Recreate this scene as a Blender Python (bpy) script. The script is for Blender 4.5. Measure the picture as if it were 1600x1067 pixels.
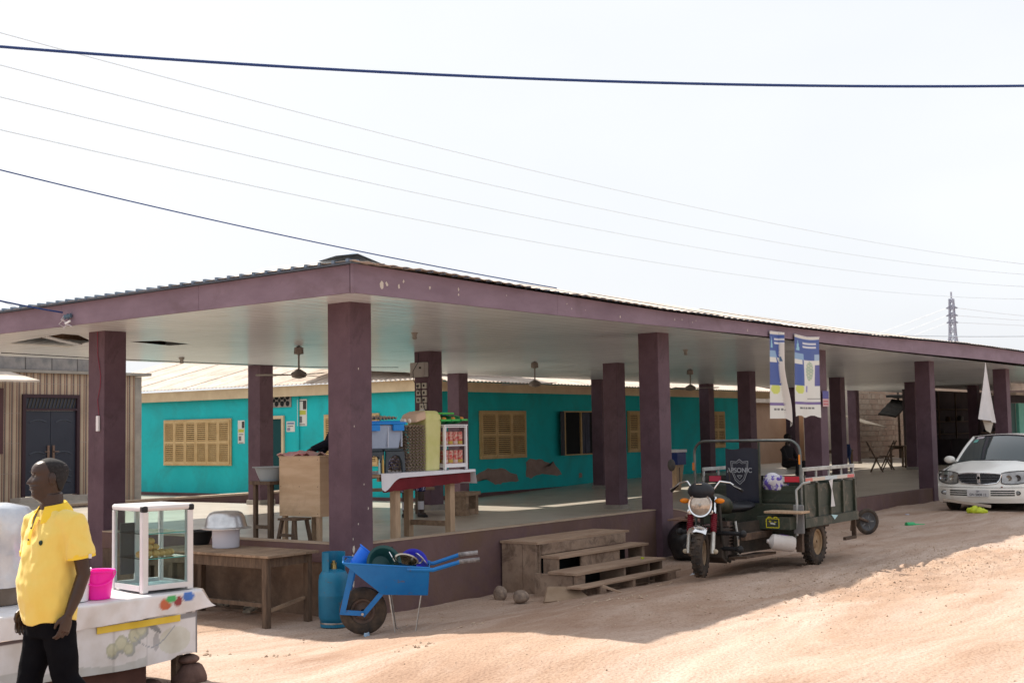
import bpy, bmesh, math, random
from mathutils import Vector, Matrix, Euler
R = math.radians
scene = bpy.context.scene
for o in list(bpy.data.objects): bpy.data.objects.remove(o)
col = scene.collection

# ------------------------------------------------------------------ camera
cam_d = bpy.data.cameras.new("camera"); cam = bpy.data.objects.new("camera", cam_d); col.objects.link(cam)
F = Vector((0.7999, 0.5963, 0.0709)); yaw, pitch, roll = 0.6407, 0.0710, -0.0171
F = Vector((math.cos(pitch)*math.cos(yaw), math.cos(pitch)*math.sin(yaw), math.sin(pitch)))
r0 = Vector((math.sin(yaw), -math.cos(yaw), 0)); u0 = r0.cross(F)
rr = math.cos(roll)*r0 + math.sin(roll)*u0; uu = -math.sin(roll)*r0 + math.cos(roll)*u0
M = Matrix(((rr.x, uu.x, -F.x), (rr.y, uu.y, -F.y), (rr.z, uu.z, -F.z))).to_4x4()
M.translation = Vector((-9.685, -9.147, 1.268))
cam.matrix_world = M
cam_d.sensor_width = 36.0; cam_d.lens = 44.52; cam_d.clip_start = 0.1; cam_d.clip_end = 3000
cam_d.dof.use_dof = True; cam_d.dof.focus_distance = 12.0; cam_d.dof.aperture_fstop = 5.6
scene.camera = cam
# ------------------------------------------------------------------ world + sun
world = bpy.data.worlds.new("World"); scene.world = world; world.use_nodes = True
wn = world.node_tree.nodes; wl = world.node_tree.links; wn.clear()
out = wn.new('ShaderNodeOutputWorld'); bg = wn.new('ShaderNodeBackground')
sky = wn.new('ShaderNodeTexSky'); sky.sky_type = 'NISHITA'; sky.sun_disc = False
sun_dir = Vector((0.09, 0.98, 1.0)).normalized()
sky.sun_elevation = math.asin(sun_dir.z)
sky.sun_rotation = math.atan2(sun_dir.x, sun_dir.y)
sky.altitude = 0; sky.air_density = 1.0; sky.dust_density = 6.0; sky.ozone_density = 2.0
# thin high cloud and harmattan haze: the sky's own colour is washed towards white in soft banks
tc = wn.new('ShaderNodeTexCoord'); mp = wn.new('ShaderNodeMapping'); mp.inputs['Scale'].default_value = (1.4, 1.4, 3.2)
nz = wn.new('ShaderNodeTexNoise'); nz.inputs['Scale'].default_value = 1.5; nz.inputs['Detail'].default_value = 4; nz.inputs['Roughness'].default_value = 0.5
cr = wn.new('ShaderNodeValToRGB'); cr.color_ramp.elements[0].position = 0.3; cr.color_ramp.elements[0].color = (0.80,)*3+(1,)
cr.color_ramp.elements[1].position = 0.72; cr.color_ramp.elements[1].color = (0.95,)*3+(1,)
mx = wn.new('ShaderNodeMix'); mx.data_type = 'RGBA'; mx.inputs['B'].default_value = (7.3, 7.5, 7.8, 1)
wl.new(tc.outputs['Generated'], mp.inputs['Vector']); wl.new(mp.outputs['Vector'], nz.inputs['Vector'])
wl.new(nz.outputs['Fac'], cr.inputs['Fac']); wl.new(cr.outputs['Color'], mx.inputs['Factor'])
wl.new(sky.outputs['Color'], mx.inputs['A']); wl.new(mx.outputs['Result'], bg.inputs['Color'])
bg.inputs['Strength'].default_value = 0.086
wl.new(bg.outputs['Background'], out.inputs['Surface'])
sd = bpy.data.lights.new("sun", 'SUN'); sun = bpy.data.objects.new("sun", sd); col.objects.link(sun)
sd.energy = 5.0; sd.angle = R(0.8); sd.color = (1.0, 0.93, 0.82)
sun.rotation_euler = (-sun_dir).to_track_quat('-Z', 'Y').to_euler(); sun.location = (0, 0, 30)
scene.view_settings.view_transform = 'Standard'; scene.view_settings.look = 'None'
scene.view_settings.gamma = 1.0; scene.view_settings.use_curve_mapping = False
scene.view_settings.exposure = 0.7
scene.render.engine = 'CYCLES'
scene.cycles.max_bounces = 8; scene.cycles.diffuse_bounces = 5; scene.cycles.transparent_max_bounces = 12
scene.render.resolution_x = 1024; scene.render.resolution_y = 682

# ------------------------------------------------------------------ materials
def rgb(c): return (c[0], c[1], c[2], 1.0)
def mat(name, c, c2=None, scale=3.0, rough=0.8, bump=0.0, bscale=None, metal=0.0, spec=0.35, lo=0.35, hi=0.65,
        grime=None, gscale=1.2, gpos=(0.5, 0.72), stretch=(1, 1, 1), coat=0.0, detail=6, gst=None, trans=0.0, ior=1.45, sheen=0.0):
    m = bpy.data.materials.new(name); m.use_nodes = True
    n = m.node_tree.nodes; l = m.node_tree.links; b = n['Principled BSDF']
    b.inputs['Base Color'].default_value = rgb(c); b.inputs['Roughness'].default_value = rough
    b.inputs['Metallic'].default_value = metal; b.inputs['Specular IOR Level'].default_value = spec
    b.inputs['Coat Weight'].default_value = coat; b.inputs['IOR'].default_value = ior
    b.inputs['Transmission Weight'].default_value = trans
    if sheen: b.inputs['Sheen Weight'].default_value = sheen
    if c2 is None and not grime and not bump: return m
    t = n.new('ShaderNodeTexCoord'); mapn = n.new('ShaderNodeMapping'); mapn.inputs['Scale'].default_value = stretch
    l.new(t.outputs['Object'], mapn.inputs['Vector'])
    colour = None
    if c2 is not None:
        a = n.new('ShaderNodeTexNoise'); a.inputs['Scale'].default_value = scale; a.inputs['Detail'].default_value = detail
        a.inputs['Roughness'].default_value = 0.65
        rp = n.new('ShaderNodeValToRGB'); rp.color_ramp.elements[0].position = lo; rp.color_ramp.elements[1].position = hi
        rp.color_ramp.elements[0].color = rgb(c); rp.color_ramp.elements[1].color = rgb(c2)
        l.new(mapn.outputs['Vector'], a.inputs['Vector']); l.new(a.outputs['Fac'], rp.inputs['Fac']); colour = rp.outputs['Color']
    if grime:
        a = n.new('ShaderNodeTexNoise'); a.inputs['Scale'].default_value = gscale; a.inputs['Detail'].default_value = 8
        a.inputs['Roughness'].default_value = 0.7; a.inputs['Distortion'].default_value = 0.6
        rp = n.new('ShaderNodeValToRGB'); rp.color_ramp.elements[0].position = gpos[0]; rp.color_ramp.elements[1].position = gpos[1]
        rp.color_ramp.elements[0].color = (0, 0, 0, 1); rp.color_ramp.elements[1].color = (1, 1, 1, 1)
        x = n.new('ShaderNodeMix'); x.data_type = 'RGBA'; x.inputs['B'].default_value = rgb(grime)
        if colour: l.new(colour, x.inputs['A'])
        else: x.inputs['A'].default_value = rgb(c)
        gm = n.new('ShaderNodeMapping'); gm.inputs['Scale'].default_value = gst or (1, 1, 1)
        l.new(t.outputs['Object'], gm.inputs['Vector']); l.new(gm.outputs['Vector'], a.inputs['Vector']); l.new(a.outputs['Fac'], rp.inputs['Fac']); l.new(rp.outputs['Color'], x.inputs['Factor'])
        colour = x.outputs['Result']
    if colour: l.new(colour, b.inputs['Base Color'])
    if bump:
        a = n.new('ShaderNodeTexNoise'); a.inputs['Scale'].default_value = bscale or scale*4; a.inputs['Detail'].default_value = 8
        l.new(mapn.outputs['Vector'], a.inputs['Vector'])
        bp = n.new('ShaderNodeBump'); bp.inputs['Strength'].default_value = 0.6; bp.inputs['Distance'].default_value = bump
        l.new(a.outputs['Fac'], bp.inputs['Height']); l.new(bp.outputs['Normal'], b.inputs['Normal'])
    return m
def pnode(m): return m.node_tree.nodes['Principled BSDF']

# ------------------------------------------------------------------ mesh building
class MB:
    def __init__(s): s.v = []; s.f = []; s.m = []
    def add(s, vs, fs, mi=0, T=None):
        k = len(s.v)
        if T is not None: vs = [T @ Vector(p) for p in vs]
        s.v += [tuple(p) for p in vs]; s.f += [tuple(i+k for i in f) for f in fs]; s.m += [mi]*len(fs); return s
    def box(s, x0, x1, y0, y1, z0, z1, mi=0, T=None):
        vs = [(x, y, z) for z in (z0, z1) for y in (y0, y1) for x in (x0, x1)]
        return s.add(vs, [(0,2,3,1), (4,5,7,6), (0,1,5,4), (2,6,7,3), (0,4,6,2), (1,3,7,5)], mi, T)
    def cbox(s, c, d, rot=None, mi=0):
        T = Matrix.Translation(Vector(c)) @ (Euler(rot).to_matrix().to_4x4() if rot else Matrix.Identity(4))
        a, b, e = d[0]/2, d[1]/2, d[2]/2
        return s.box(-a, a, -b, b, -e, e, mi, T)
    def bar(s, p0, p1, w, h=None, up=(0, 0, 1), mi=0):
        h = h or w; p0 = Vector(p0); p1 = Vector(p1); d = (p1-p0).normalized(); up = Vector(up)
        if abs(d.dot(up)) > 0.95: up = Vector((1, 0, 0))
        x = d.cross(up).normalized(); z = x.cross(d)
        vs = []
        for p in (p0, p1):
            for a, b in ((-1,-1), (1,-1), (1,1), (-1,1)): vs.append(p + x*(a*w/2) + z*(b*h/2))
        return s.add(vs, [(0,1,2,3), (7,6,5,4), (0,4,5,1), (1,5,6,2), (2,6,7,3), (3,7,4,0)], mi)
    def tube(s, pts, r, seg=8, mi=0, cap=True, flat=1.0, up=(0, 0, 1)):
        pts = [Vector(p) for p in pts]; n = len(pts); rs = r if isinstance(r, (list, tuple)) else [r]*n
        vs = []; fs = []; px = None
        for i, p in enumerate(pts):
            d = (pts[min(i+1, n-1)] - pts[max(i-1, 0)]).normalized()
            if px is None:
                u = Vector(up)
                if abs(d.dot(u)) > 0.95: u = Vector((1, 0, 0))
                x = d.cross(u).normalized()
            else:
                x = (px - d*px.dot(d)).normalized()
            px = x; y = d.cross(x)
            for k in range(seg):
                a = 2*math.pi*k/seg; vs.append(p + x*(math.cos(a)*rs[i]) + y*(math.sin(a)*rs[i]*flat))
        for i in range(n-1):
            for k in range(seg):
                k2 = (k+1) % seg; fs.append((i*seg+k, i*seg+k2, (i+1)*seg+k2, (i+1)*seg+k))
        if cap: fs.append(tuple(reversed(range(seg)))); fs.append(tuple((n-1)*seg+k for k in range(seg)))
        return s.add(vs, fs, mi)
    def lathe(s, prof, c=(0, 0, 0), seg=24, T=None, mi=0, sx=1.0, sy=1.0):
        vs = []; fs = []; n = len(prof)
        for r_, z in prof:
            for k in range(seg):
                a = 2*math.pi*k/seg; vs.append((math.cos(a)*max(r_, 1e-4)*sx, math.sin(a)*max(r_, 1e-4)*sy, z))
        for i in range(n-1):
            for k in range(seg):
                k2 = (k+1) % seg; fs.append((i*seg+k, i*seg+k2, (i+1)*seg+k2, (i+1)*seg+k))
        fs.append(tuple(reversed(range(seg)))); fs.append(tuple((n-1)*seg+k for k in range(seg)))
        TT = Matrix.Translation(Vector(c)) @ (T if T is not None else Matrix.Identity(4))
        return s.add(vs, fs, mi, TT)
    def ball(s, c, rad, seg=16, rings=10, mi=0, T=None):
        if not isinstance(rad, (tuple, list)): rad = (rad,)*3
        prof = [(math.sin(math.pi*i/rings), -math.cos(math.pi*i/rings)) for i in range(rings+1)]
        S = Matrix.Diagonal((rad[0], rad[1], rad[2], 1))
        return s.lathe(prof, c, seg, (T if T is not None else Matrix.Identity(4)) @ S, mi)
    def loft(s, secs, cap=True, mi=0):
        n = len(secs[0]); vs = [p for q in secs for p in q]; fs = []
        for i in range(len(secs)-1):
            for k in range(n):
                k2 = (k+1) % n; fs.append((i*n+k, i*n+k2, (i+1)*n+k2, (i+1)*n+k))
        if cap: fs.append(tuple(reversed(range(n)))); fs.append(tuple((len(secs)-1)*n+k for k in range(n)))
        return s.add(vs, fs, mi)
    def sheet(s, grid, th=0.0, mi=0):
        """grid[i][j] of points; with a thickness it becomes a closed thin shell"""
        a, b = len(grid), len(grid[0]); vs = [Vector(p) for r_ in grid for p in r_]; fs = []
        for i in range(a-1):
            for j in range(b-1): fs.append((i*b+j, (i+1)*b+j, (i+1)*b+j+1, i*b+j+1))
        if th:
            nm = [Vector((0, 0, 0)) for _ in vs]
            for f in fs:
                nn = (vs[f[1]]-vs[f[0]]).cross(vs[f[3]]-vs[f[0]])
                for i in f: nm[i] += nn
            k = len(vs); vs2 = [v - n_.normalized()*th for v, n_ in zip(vs, nm)]
            fs2 = [tuple(i+k for i in reversed(f)) for f in fs]
            ed = []
            for i in range(a-1): ed += [(i*b, (i+1)*b), ((i+1)*b+b-1, i*b+b-1)]
            for j in range(b-1): ed += [(j+1, j), ((a-1)*b+j, (a-1)*b+j+1)]
            fs = fs + fs2 + [(p, q, q+k, p+k) for p, q in ed]; vs = vs + vs2
        return s.add(vs, fs, mi)
    def extrude(s, poly, axis, a0, a1, mi=0):
        """poly: 2-D points; axis 'x','y' or 'z' is the direction of extrusion"""
        def P(p, a): return {'x': (a, p[0], p[1]), 'y': (p[0], a, p[1]), 'z': (p[0], p[1], a)}[axis]
        n = len(poly); vs = [P(p, a0) for p in poly] + [P(p, a1) for p in poly]
        fs = [tuple(range(n)), tuple(reversed(range(n, 2*n)))] + [(i, (i+1) % n, (i+1) % n+n, i+n) for i in range(n)]
        return s.add(vs, fs, mi)
    def build(s, name, m, parent=None, smooth=None, bevel=0.0, kind=None, loc=None):
        me = bpy.data.meshes.new(name); me.from_pydata(s.v, [], s.f)
        ms = m if isinstance(m, (list, tuple)) else [m]
        for x in ms: me.materials.append(x)
        if len(ms) > 1: me.polygons.foreach_set('material_index', s.m)
        bm = bmesh.new(); bm.from_mesh(me); bmesh.ops.recalc_face_normals(bm, faces=bm.faces); bm.to_mesh(me); bm.free()
        if smooth is not None:
            me.shade_smooth()
            me.set_sharp_from_angle(angle=R(smooth))
        o = bpy.data.objects.new(name, me); col.objects.link(o)
        if parent is not None: o.parent = parent
        if loc: o.location = loc
        if bevel:
            b = o.modifiers.new('bevel', 'BEVEL'); b.width = bevel; b.segments = 2; b.limit_method = 'ANGLE'; b.angle_limit = R(40)
        if kind: o['kind'] = kind
        return o
def tag(o, label=None, cat=None, group=None, kind=None):
    if label: o['label'] = label
    if cat: o['category'] = cat
    if group: o['group'] = group
    if kind: o['kind'] = kind
    return o
def thing(name, label, cat, loc=(0, 0, 0), rz=0.0, group=None):
    o = bpy.data.objects.new(name, None); col.objects.link(o); o.empty_display_size = 0.2
    o.location = loc; o.rotation_euler = (0, 0, rz); return tag(o, label, cat, group)
def copy_part(src, parent, loc=None, rot=None, name=None):
    c = src.copy(); col.objects.link(c); c.parent = parent
    if loc is not None: c.location = loc
    if rot is not None: c.rotation_euler = rot
    return c
def copy_tree(o, parent=None):
    c = o.copy(); col.objects.link(c); c.parent = parent
    for ch in list(o.children): copy_tree(ch, c)
    return c
def lerp(a, b, t): return a+(b-a)*t
def sstep(t): t = max(0, min(1, t)); return t*t*(3-2*t)
def text_part(body, size, m, parent, loc, rot, name='lettering', depth=0.0015, align='CENTER', bold=False, sx=1.0):
    cu = bpy.data.curves.new(name, 'FONT'); cu.body = body; cu.size = size; cu.extrude = depth
    cu.align_x = align; cu.align_y = 'CENTER'
    if bold: cu.offset = size*0.02
    tmp = bpy.data.objects.new('tmp', cu); col.objects.link(tmp)
    dg = bpy.context.evaluated_depsgraph_get(); me = bpy.data.meshes.new_from_object(tmp.evaluated_get(dg))
    bpy.data.objects.remove(tmp); me.materials.clear(); me.materials.append(m)
    o = bpy.data.objects.new(name, me); col.objects.link(o); o.parent = parent; o.location = loc; o.rotation_euler = rot
    o.scale = (sx, 1, 1)
    return o
def stroke(pts, w, m, parent, name, th=0.0015, closed=False, rot=None, loc=None):
    """flat ribbon in the local XZ plane facing -Y"""
    mb = MB(); n = len(pts); q = list(pts)+([pts[0]] if closed else [])
    for i in range(len(q)-1):
        a = Vector((q[i][0], 0, q[i][1])); b = Vector((q[i+1][0], 0, q[i+1][1]))
        if (b-a).length > 1e-6: mb.bar(a, b, th, w, up=(0, 1, 0)) if False else mb.bar(a, b, w, th, up=(0, 1, 0))
    o = mb.build(name, m, parent)
    if rot: o.rotation_euler = rot
    if loc: o.location = loc
    return o
rnd = random.Random(7)

# common materials
purple = mat('purple_paint', (0.085, 0.048, 0.066), (0.13, 0.08, 0.103), 1.6, 0.66, 0.004, 30, grime=(0.04, 0.026, 0.032), gscale=2.6, gpos=(0.54, 0.76), gst=(1, 1, .55))
purple_wall = mat('purple_wall_paint', (0.105, 0.062, 0.068), (0.155, 0.095, 0.092), 1.4, 0.85, 0.008, 18, grime=(0.14, 0.085, 0.06), gscale=0.9, gpos=(0.45, 0.7))
purple_fascia = mat('purple_fascia_paint', (0.185, 0.13, 0.17), (0.24, 0.175, 0.225), 1.2, 0.7, 0.003, 12, grime=(0.12, 0.08, 0.09), gscale=0.7, gpos=(0.55, 0.8), stretch=(1, 1, 3))
render_mud = mat('mud_render', (0.13, 0.085, 0.06), (0.22, 0.15, 0.105), 2.5, 0.95, 0.03, 9, grime=(0.07, 0.05, 0.04), gscale=1.6, gpos=(0.45, 0.7))
ceil_m = mat('ceiling_panel', (0.84, 0.91, 0.97), (0.76, 0.83, 0.90), 0.8, 0.22, 0.0, grime=(0.5, 0.5, 0.5), gscale=0.6, gpos=(0.58, 0.85), spec=0.6)
wood = mat('weathered_wood', (0.20, 0.135, 0.09), (0.34, 0.24, 0.165), 3, 0.85, 0.004, 30, grime=(0.10, 0.07, 0.05), gscale=2, gpos=(0.5, 0.75), stretch=(1, 6, 6))
wood_pale = mat('pale_wood', (0.36, 0.25, 0.165), (0.46, 0.33, 0.22), 4, 0.8, 0.002, 30, stretch=(6, 6, 1), grime=(0.22, 0.15, 0.1), gscale=3, gpos=(0.55, 0.8))
wood_dark = mat('dark_wood', (0.075, 0.05, 0.036), (0.14, 0.095, 0.065), 4, 0.85, 0.003, 30, stretch=(6, 6, 1))
concrete = mat('concrete', (0.36, 0.33, 0.29), (0.25, 0.23, 0.21), 2, 0.9, 0.004, 20)
black_plastic = mat('black_plastic', (0.015, 0.015, 0.017), rough=0.45)
rubber = mat('tyre_rubber', (0.022, 0.021, 0.021), (0.10, 0.07, 0.05), 6, 0.85, 0.001, 40)
steel = mat('bare_steel', (0.45, 0.44, 0.42), (0.3, 0.28, 0.26), 12, 0.35, metal=0.9)
chrome = mat('chrome', (0.75, 0.75, 0.76), rough=0.15, metal=1.0)
white_p = mat('white_plastic', (0.75, 0.75, 0.78), rough=0.4)
glass = mat('clear_glass', (0.93, 0.97, 0.96), rough=0.02, trans=1.0, ior=1.1, spec=0.5)
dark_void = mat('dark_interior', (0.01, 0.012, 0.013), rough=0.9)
# ================================================================== GROUND
def gz(x, y):
    """height of the laterite ground"""
    base = lerp(-0.62, -0.38, sstep((x-2.5)/9.5))
    t = sstep((-y-0.5)/2.5)
    z = lerp(base, -0.37, t)
    if x < -1.5: z = lerp(z, -0.53, sstep((-x-1.5)/2.0))
    if x > -0.5 and y > 0.3: z = min(z, -0.62)          # under the buildings the ground stays below their floors
    elif y > 2: z = lerp(z, -0.06, sstep((y-3)/9.0))
    return z
def hn(x, y):
    s = 0
    for k, (a, b, c, d) in enumerate(((1.7, 0.6, .3, .012), (.8, 2.1, 1.2, .012), (3.9, -2.7, .7, .007), (-5.3, 6.1, 2.2, .005), (9.7, 8.3, 4.4, .0035), (-17, 14, .5, .002))):
        s += d*math.sin(a*x+b*y+c)*math.cos(b*.7*x-a*1.1*y+c*2)
    return s
xs = []; x = -400.0
def steps(segs):
    o = []
    for a, b, st in segs:
        n = max(1, int(round((b-a)/st)))
        o += [a+(b-a)*i/n for i in range(n)]
    return o+[segs[-1][1]]
gxs = steps([(-600, -60, 60), (-60, -12, 6), (-12, -6, 0.5), (-6, -.5, 0.09), (-.5, 9.5, .055), (9.5, 22, 0.25), (22, 60, 3), (60, 900, 70)])
gys = steps([(-600, -60, 60), (-60, -10, 5), (-10, -7, 0.4), (-7, -6, .09), (-6, -2, 0.055), (-2, 2, .09), (2, 14, 0.5), (14, 60, 4), (60, 900, 70)])
rough_rnd = random.Random(3)
pits = [(rough_rnd.uniform(0.5, 9), rough_rnd.uniform(-6.5, -2.6), rough_rnd.uniform(.05, .28), rough_rnd.uniform(-.014, .014)) for _ in range(160)]
for _ in range(2600):
    px0 = rough_rnd.gauss(5.0, 2.6); py0 = -3.55-.10*px0+rough_rnd.gauss(0, .55)
    if px0 > -.3: pits.append((px0, py0, rough_rnd.uniform(.05, .12), rough_rnd.uniform(-.012, .018)))
grid_p = {}
for p in pits:
    for i in range(int((p[0]-p[2])//0.5), int((p[0]+p[2])//0.5)+1):
        for j in range(int((p[1]-p[2])//0.5), int((p[1]+p[2])//0.5)+1): grid_p.setdefault((i, j), []).append(p)
def gfull(x, y):
    z = gz(x, y)
    if -8 < x < 24 and -8 < y < 4:
        z += hn(x, y)
        for (ya, yb, sl_) in ((-3.1, .13, .10), (-4.55, .13, .10)):
            q = (y-(ya+sl_*x+.10*math.sin(x*.6+ya)))/yb
            if abs(q) < 2: z += -.010*math.exp(-q*q*2.2)+.004*math.exp(-(abs(q)-1.3)**2*9)
        for (a, b, r_, d) in grid_p.get((int(x//0.5), int(y//0.5)), ()):
            q = ((x-a)**2+(y-b)**2)/(r_*r_)
            if q < 1: z += d*(1-q)**2
    return z
vs = [(x, y, gfull(x, y)) for y in gys for x in gxs]; nx = len(gxs)
# carve the ground away below the buildings' floors is not needed: the floors stand above it
fs = [(j*nx+i, j*nx+i+1, (j+1)*nx+i+1, (j+1)*nx+i) for j in range(len(gys)-1) for i in range(nx-1)]
earth = mat('laterite_earth', (0.30, 0.19, 0.135), (0.42, 0.30, 0.225), 0.7, 0.95, 0.022, 34, grime=(0.50, 0.39, 0.325), gscale=0.55, gst=(.35, 1.3, 1), gpos=(0.42, 0.62), spec=0.15, lo=0.3, hi=0.7, detail=10)
n = earth.node_tree.nodes; l = earth.node_tree.links
t = n.new('ShaderNodeTexCoord'); a = n.new('ShaderNodeTexNoise'); a.inputs['Scale'].default_value = 48; a.inputs['Detail'].default_value = 8
rp = n.new('ShaderNodeValToRGB'); rp.color_ramp.elements[0].position = 0.34; rp.color_ramp.elements[0].color = (0.62, 0.57, 0.53, 1)
rp.color_ramp.elements[1].position = 0.52; rp.color_ramp.elements[1].color = (1, 1, 1, 1)
x_ = n.new('ShaderNodeMix'); x_.data_type = 'RGBA'; x_.blend_type = 'MULTIPLY'; x_.inputs['Factor'].default_value = 0.6
src = pnode(earth).inputs['Base Color'].links[0].from_socket
l.new(t.outputs['Object'], a.inputs['Vector']); l.new(a.outputs['Fac'], rp.inputs['Fac']); l.new(src, x_.inputs['A']); l.new(rp.outputs['Color'], x_.inputs['B'])
l.new(x_.outputs['Result'], pnode(earth).inputs['Base Color'])
g = MB(); g.add(vs, fs); tag(g.build('ground', earth, smooth=60), kind='structure')

# loose gravel, too many bits to count
st = MB(); sr = random.Random(11)
def pebble(mb, x, y, r_, zz=None):
    z = (gfull(x, y) if zz is None else zz)+r_*0.25
    vv = []
    for (a, b, c) in ((1,0,0), (-1,0,0), (0,1,0), (0,-1,0), (0,0,1), (0,0,-1)):
        k = r_*sr.uniform(.7, 1.25); vv.append((x+a*k+sr.uniform(-.2, .2)*r_, y+b*k+sr.uniform(-.2, .2)*r_, z+c*k*.65))
    mb.add(vv, [(0,2,4), (2,1,4), (1,3,4), (3,0,4), (2,0,5), (1,2,5), (3,1,5), (0,3,5)])
for _ in range(3400):
    if sr.random() < .80:
        x = sr.gauss(4.6, 2.4); y = -3.6-.10*x+sr.gauss(0, .6)
    else:
        x = sr.uniform(-5, 14); y = sr.uniform(-7, 0)
    if y > -0.3 and x > -.4: continue
    pebble(st, x, y, sr.choice((.004, .005, .006, .008, .010, .013 if x > 0 else .007)))
for _ in range(420):
    x = sr.uniform(-1.5, 12); y = -.05-abs(sr.gauss(0, .55)); pebble(st, x, y if x > .2 else y-.3, sr.choice((.006, .008, .011, .015)))
for (cx_, cy_) in ((.9, -2.2), (1.3, -2.4), (1.1, -2.55), (-.6, -1.9), (2.9, -1.9), (7.5, -1.4), (9.8, -1.2), (-2.3, -1.2), (-2.6, -.6), (-1.9, -2.4)):
    for _ in range(14): pebble(st, cx_+sr.gauss(0, .12), cy_+sr.gauss(0, .07), sr.choice((.006, .009, .013, .02)))
gravel = mat('gravel', (0.36, 0.245, 0.17), (0.50, 0.39, 0.30), 9, 0.95)
tag(st.build('gravel', gravel), kind='stuff')

# ================================================================== VERANDA
ver = thing('veranda', 'long open-sided veranda with purple square pillars and a white boarded ceiling', 'veranda', (0, 0, 0))
CZ = 2.66
def cz(x, y): return 2.64 - 0.0085*max(y, -1)
XE = 44.0
GX = [-0.2, 5.95, 11.77, 17.68, 23.46, 29.4, 35.3]
def pillar_mesh(base, top, w=0.325, cham=0.006):
    p = MB(); a = w/2
    sec = lambda z, k=0.0: [(-a-k+cham, -a-k, z), (a+k-cham, -a-k, z), (a+k, -a-k+cham, z), (a+k, a+k-cham, z), (a+k-cham, a+k, z), (-a-k+cham, a+k, z), (-a-k, a+k-cham, z), (-a-k, -a-k+cham, z)]
    p.loft([sec(base), sec(base+.9), sec(top)])
    return p
def fz(x, y):
    """veranda floor: slopes down to the right and away"""
    return lerp(0.03, -0.30, sstep((x-5.5)/5.5)) if x < 14 else lerp(-0.30, -0.12, sstep((x-14)/8.0))
rows = [0.0, 4.27, 8.42]
for ri, ry in enumerate(rows):
    for k, gx in enumerate(GX):
        x = gx + (0.10 if ri == 0 and k == 0 else 0)
        x = {(0,0): -.22, (1,0): -.15, (1,1): 6.04, (2,1): 6.13, (2,2): 11.89, (0,1): 5.95, (2,0): 0.0}.get((ri, k), gx)
        y = {(2,6): 8.65, (1,5): 4.4, (1,4): 4.39, (0,1): -.07}.get((ri, k), ry)
        base = -0.75 if ri == 0 or k == 0 else fz(x, y)-0.02
        p = pillar_mesh(base, cz(x, y)+.01).build('pillar', purple, ver)
        p.location = (x+.1625, y+.1625, 0)
        if ri > 0 and k > 0:   # tiled foot block
            f_ = MB(); f_.box(-.185, .185, -.185, .185, base+.0, base+.105); f_.build('pillar_foot', concrete, p, bevel=.004)
# plinth (front wall, left wall) with a raised lip, floor, steps in the lip height
def lip(x): return lerp(0.125, -0.085, sstep((x-6.2)/1.5)) if x < 9 else lerp(-0.085, -0.10, (x-9)/10)
def wall_strip(pts, name, m, off=0.0):
    mb = MB(); secs = []
    for (x, y, ztop, zbot, th, ax) in pts:
        if ax == 'x': secs.append([(x, y, zbot), (x, y+th, zbot), (x, y+th, ztop), (x, y, ztop)])
        else: secs.append([(x, y, zbot), (x+th, y, zbot), (x+th, y, ztop), (x, y, ztop)])
    mb.loft(secs); return mb.build(name, m, ver)
fr = [(x, 0.03, lip(x), -0.8, 0.13, 'x') for x in [0.104, 1, 2, 3, 4, 5, 5.948]]
wall_strip(fr, 'plinth_wall', purple_wall)
fr = [(x, 0.0+.03, lip(x), -0.8, 0.13, 'x') for x in [6.277, 6.6, 7.0, 7.5, 8, 9, 10, 11.768]]
wall_strip(fr, 'plinth_wall', purple_wall)
for a, b in ((12.097, 17.678), (18.007, 23.458), (23.787, XE)):
    wall_strip([(x, 0.03, lip(x), -0.8, 0.13, 'x') for x in (a, (a+b)/2, b)], 'plinth_wall', purple_wall)
wall_strip([(-.18, y, 0.13, -0.8, .12, 'y') for y in (0.327, 2, 4.238)], 'plinth_wall', render_mud)
wall_strip([(-.18, y, 0.14, -0.8, .12, 'y') for y in (4.567, 6, 8.4)], 'plinth_wall', render_mud)
# purple painted band along the top of the left plinth, a thin coat proud of the mud render
b_ = MB(); b_.box(-.188, -.179, .33, 4.236, -.06, .128); b_.box(-.188, -.179, 4.57, 8.4, -.06, .138); b_.build('painted_band', purple_wall, ver)
cap_m = mat('plinth_cap_cement', (0.33, 0.25, 0.19), (0.42, 0.33, 0.25), 5, 0.9, 0.003, 25)
c_ = MB()
for pts in ([0.104, 1, 2, 3, 4, 5, 5.948], [6.277, 6.6, 7.0, 7.5, 8, 9, 10, 11.768]):
    c_.loft([[(x, 0.022, lip(x)+.001), (x, 0.168, lip(x)+.001), (x, 0.168, lip(x)+.014), (x, 0.022, lip(x)+.014)] for x in pts])
c_.build('plinth_cap', cap_m, ver)
c_ = MB(); c_.box(-.19, -.05, .33, 4.236, .131, .145); c_.box(-.19, -.05, 4.57, 8.4, .141, .155); c_.build('plinth_cap', cap_m, ver)
# floor sheet
fl = MB(); fxs = [-.06, 1, 3, 5.5, 6.2, 6.9, 7.6, 8.3, 9, 9.7, 10.4, 11.2, 14, 16, 18, 20, 22, 30, XE]; fys = [.16, 2, 4, 6, 8, 10, 13, 16, 22]
fl.add([(x, y, fz(x, y)) for y in fys for x in fxs], [(j*len(fxs)+i, j*len(fxs)+i+1, (j+1)*len(fxs)+i+1, (j+1)*len(fxs)+i) for j in range(len(fys)-1) for i in range(len(fxs)-1)])
floor_m = mat('terrazzo_floor', (0.38, 0.34, 0.285), (0.46, 0.41, 0.35), 1.1, 0.33, 0.0006, 30, grime=(0.26, 0.21, 0.17), gscale=0.9, gpos=(0.5, 0.75), spec=0.5)
tag(fl.build('floor', floor_m, smooth=60), kind='structure')
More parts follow.
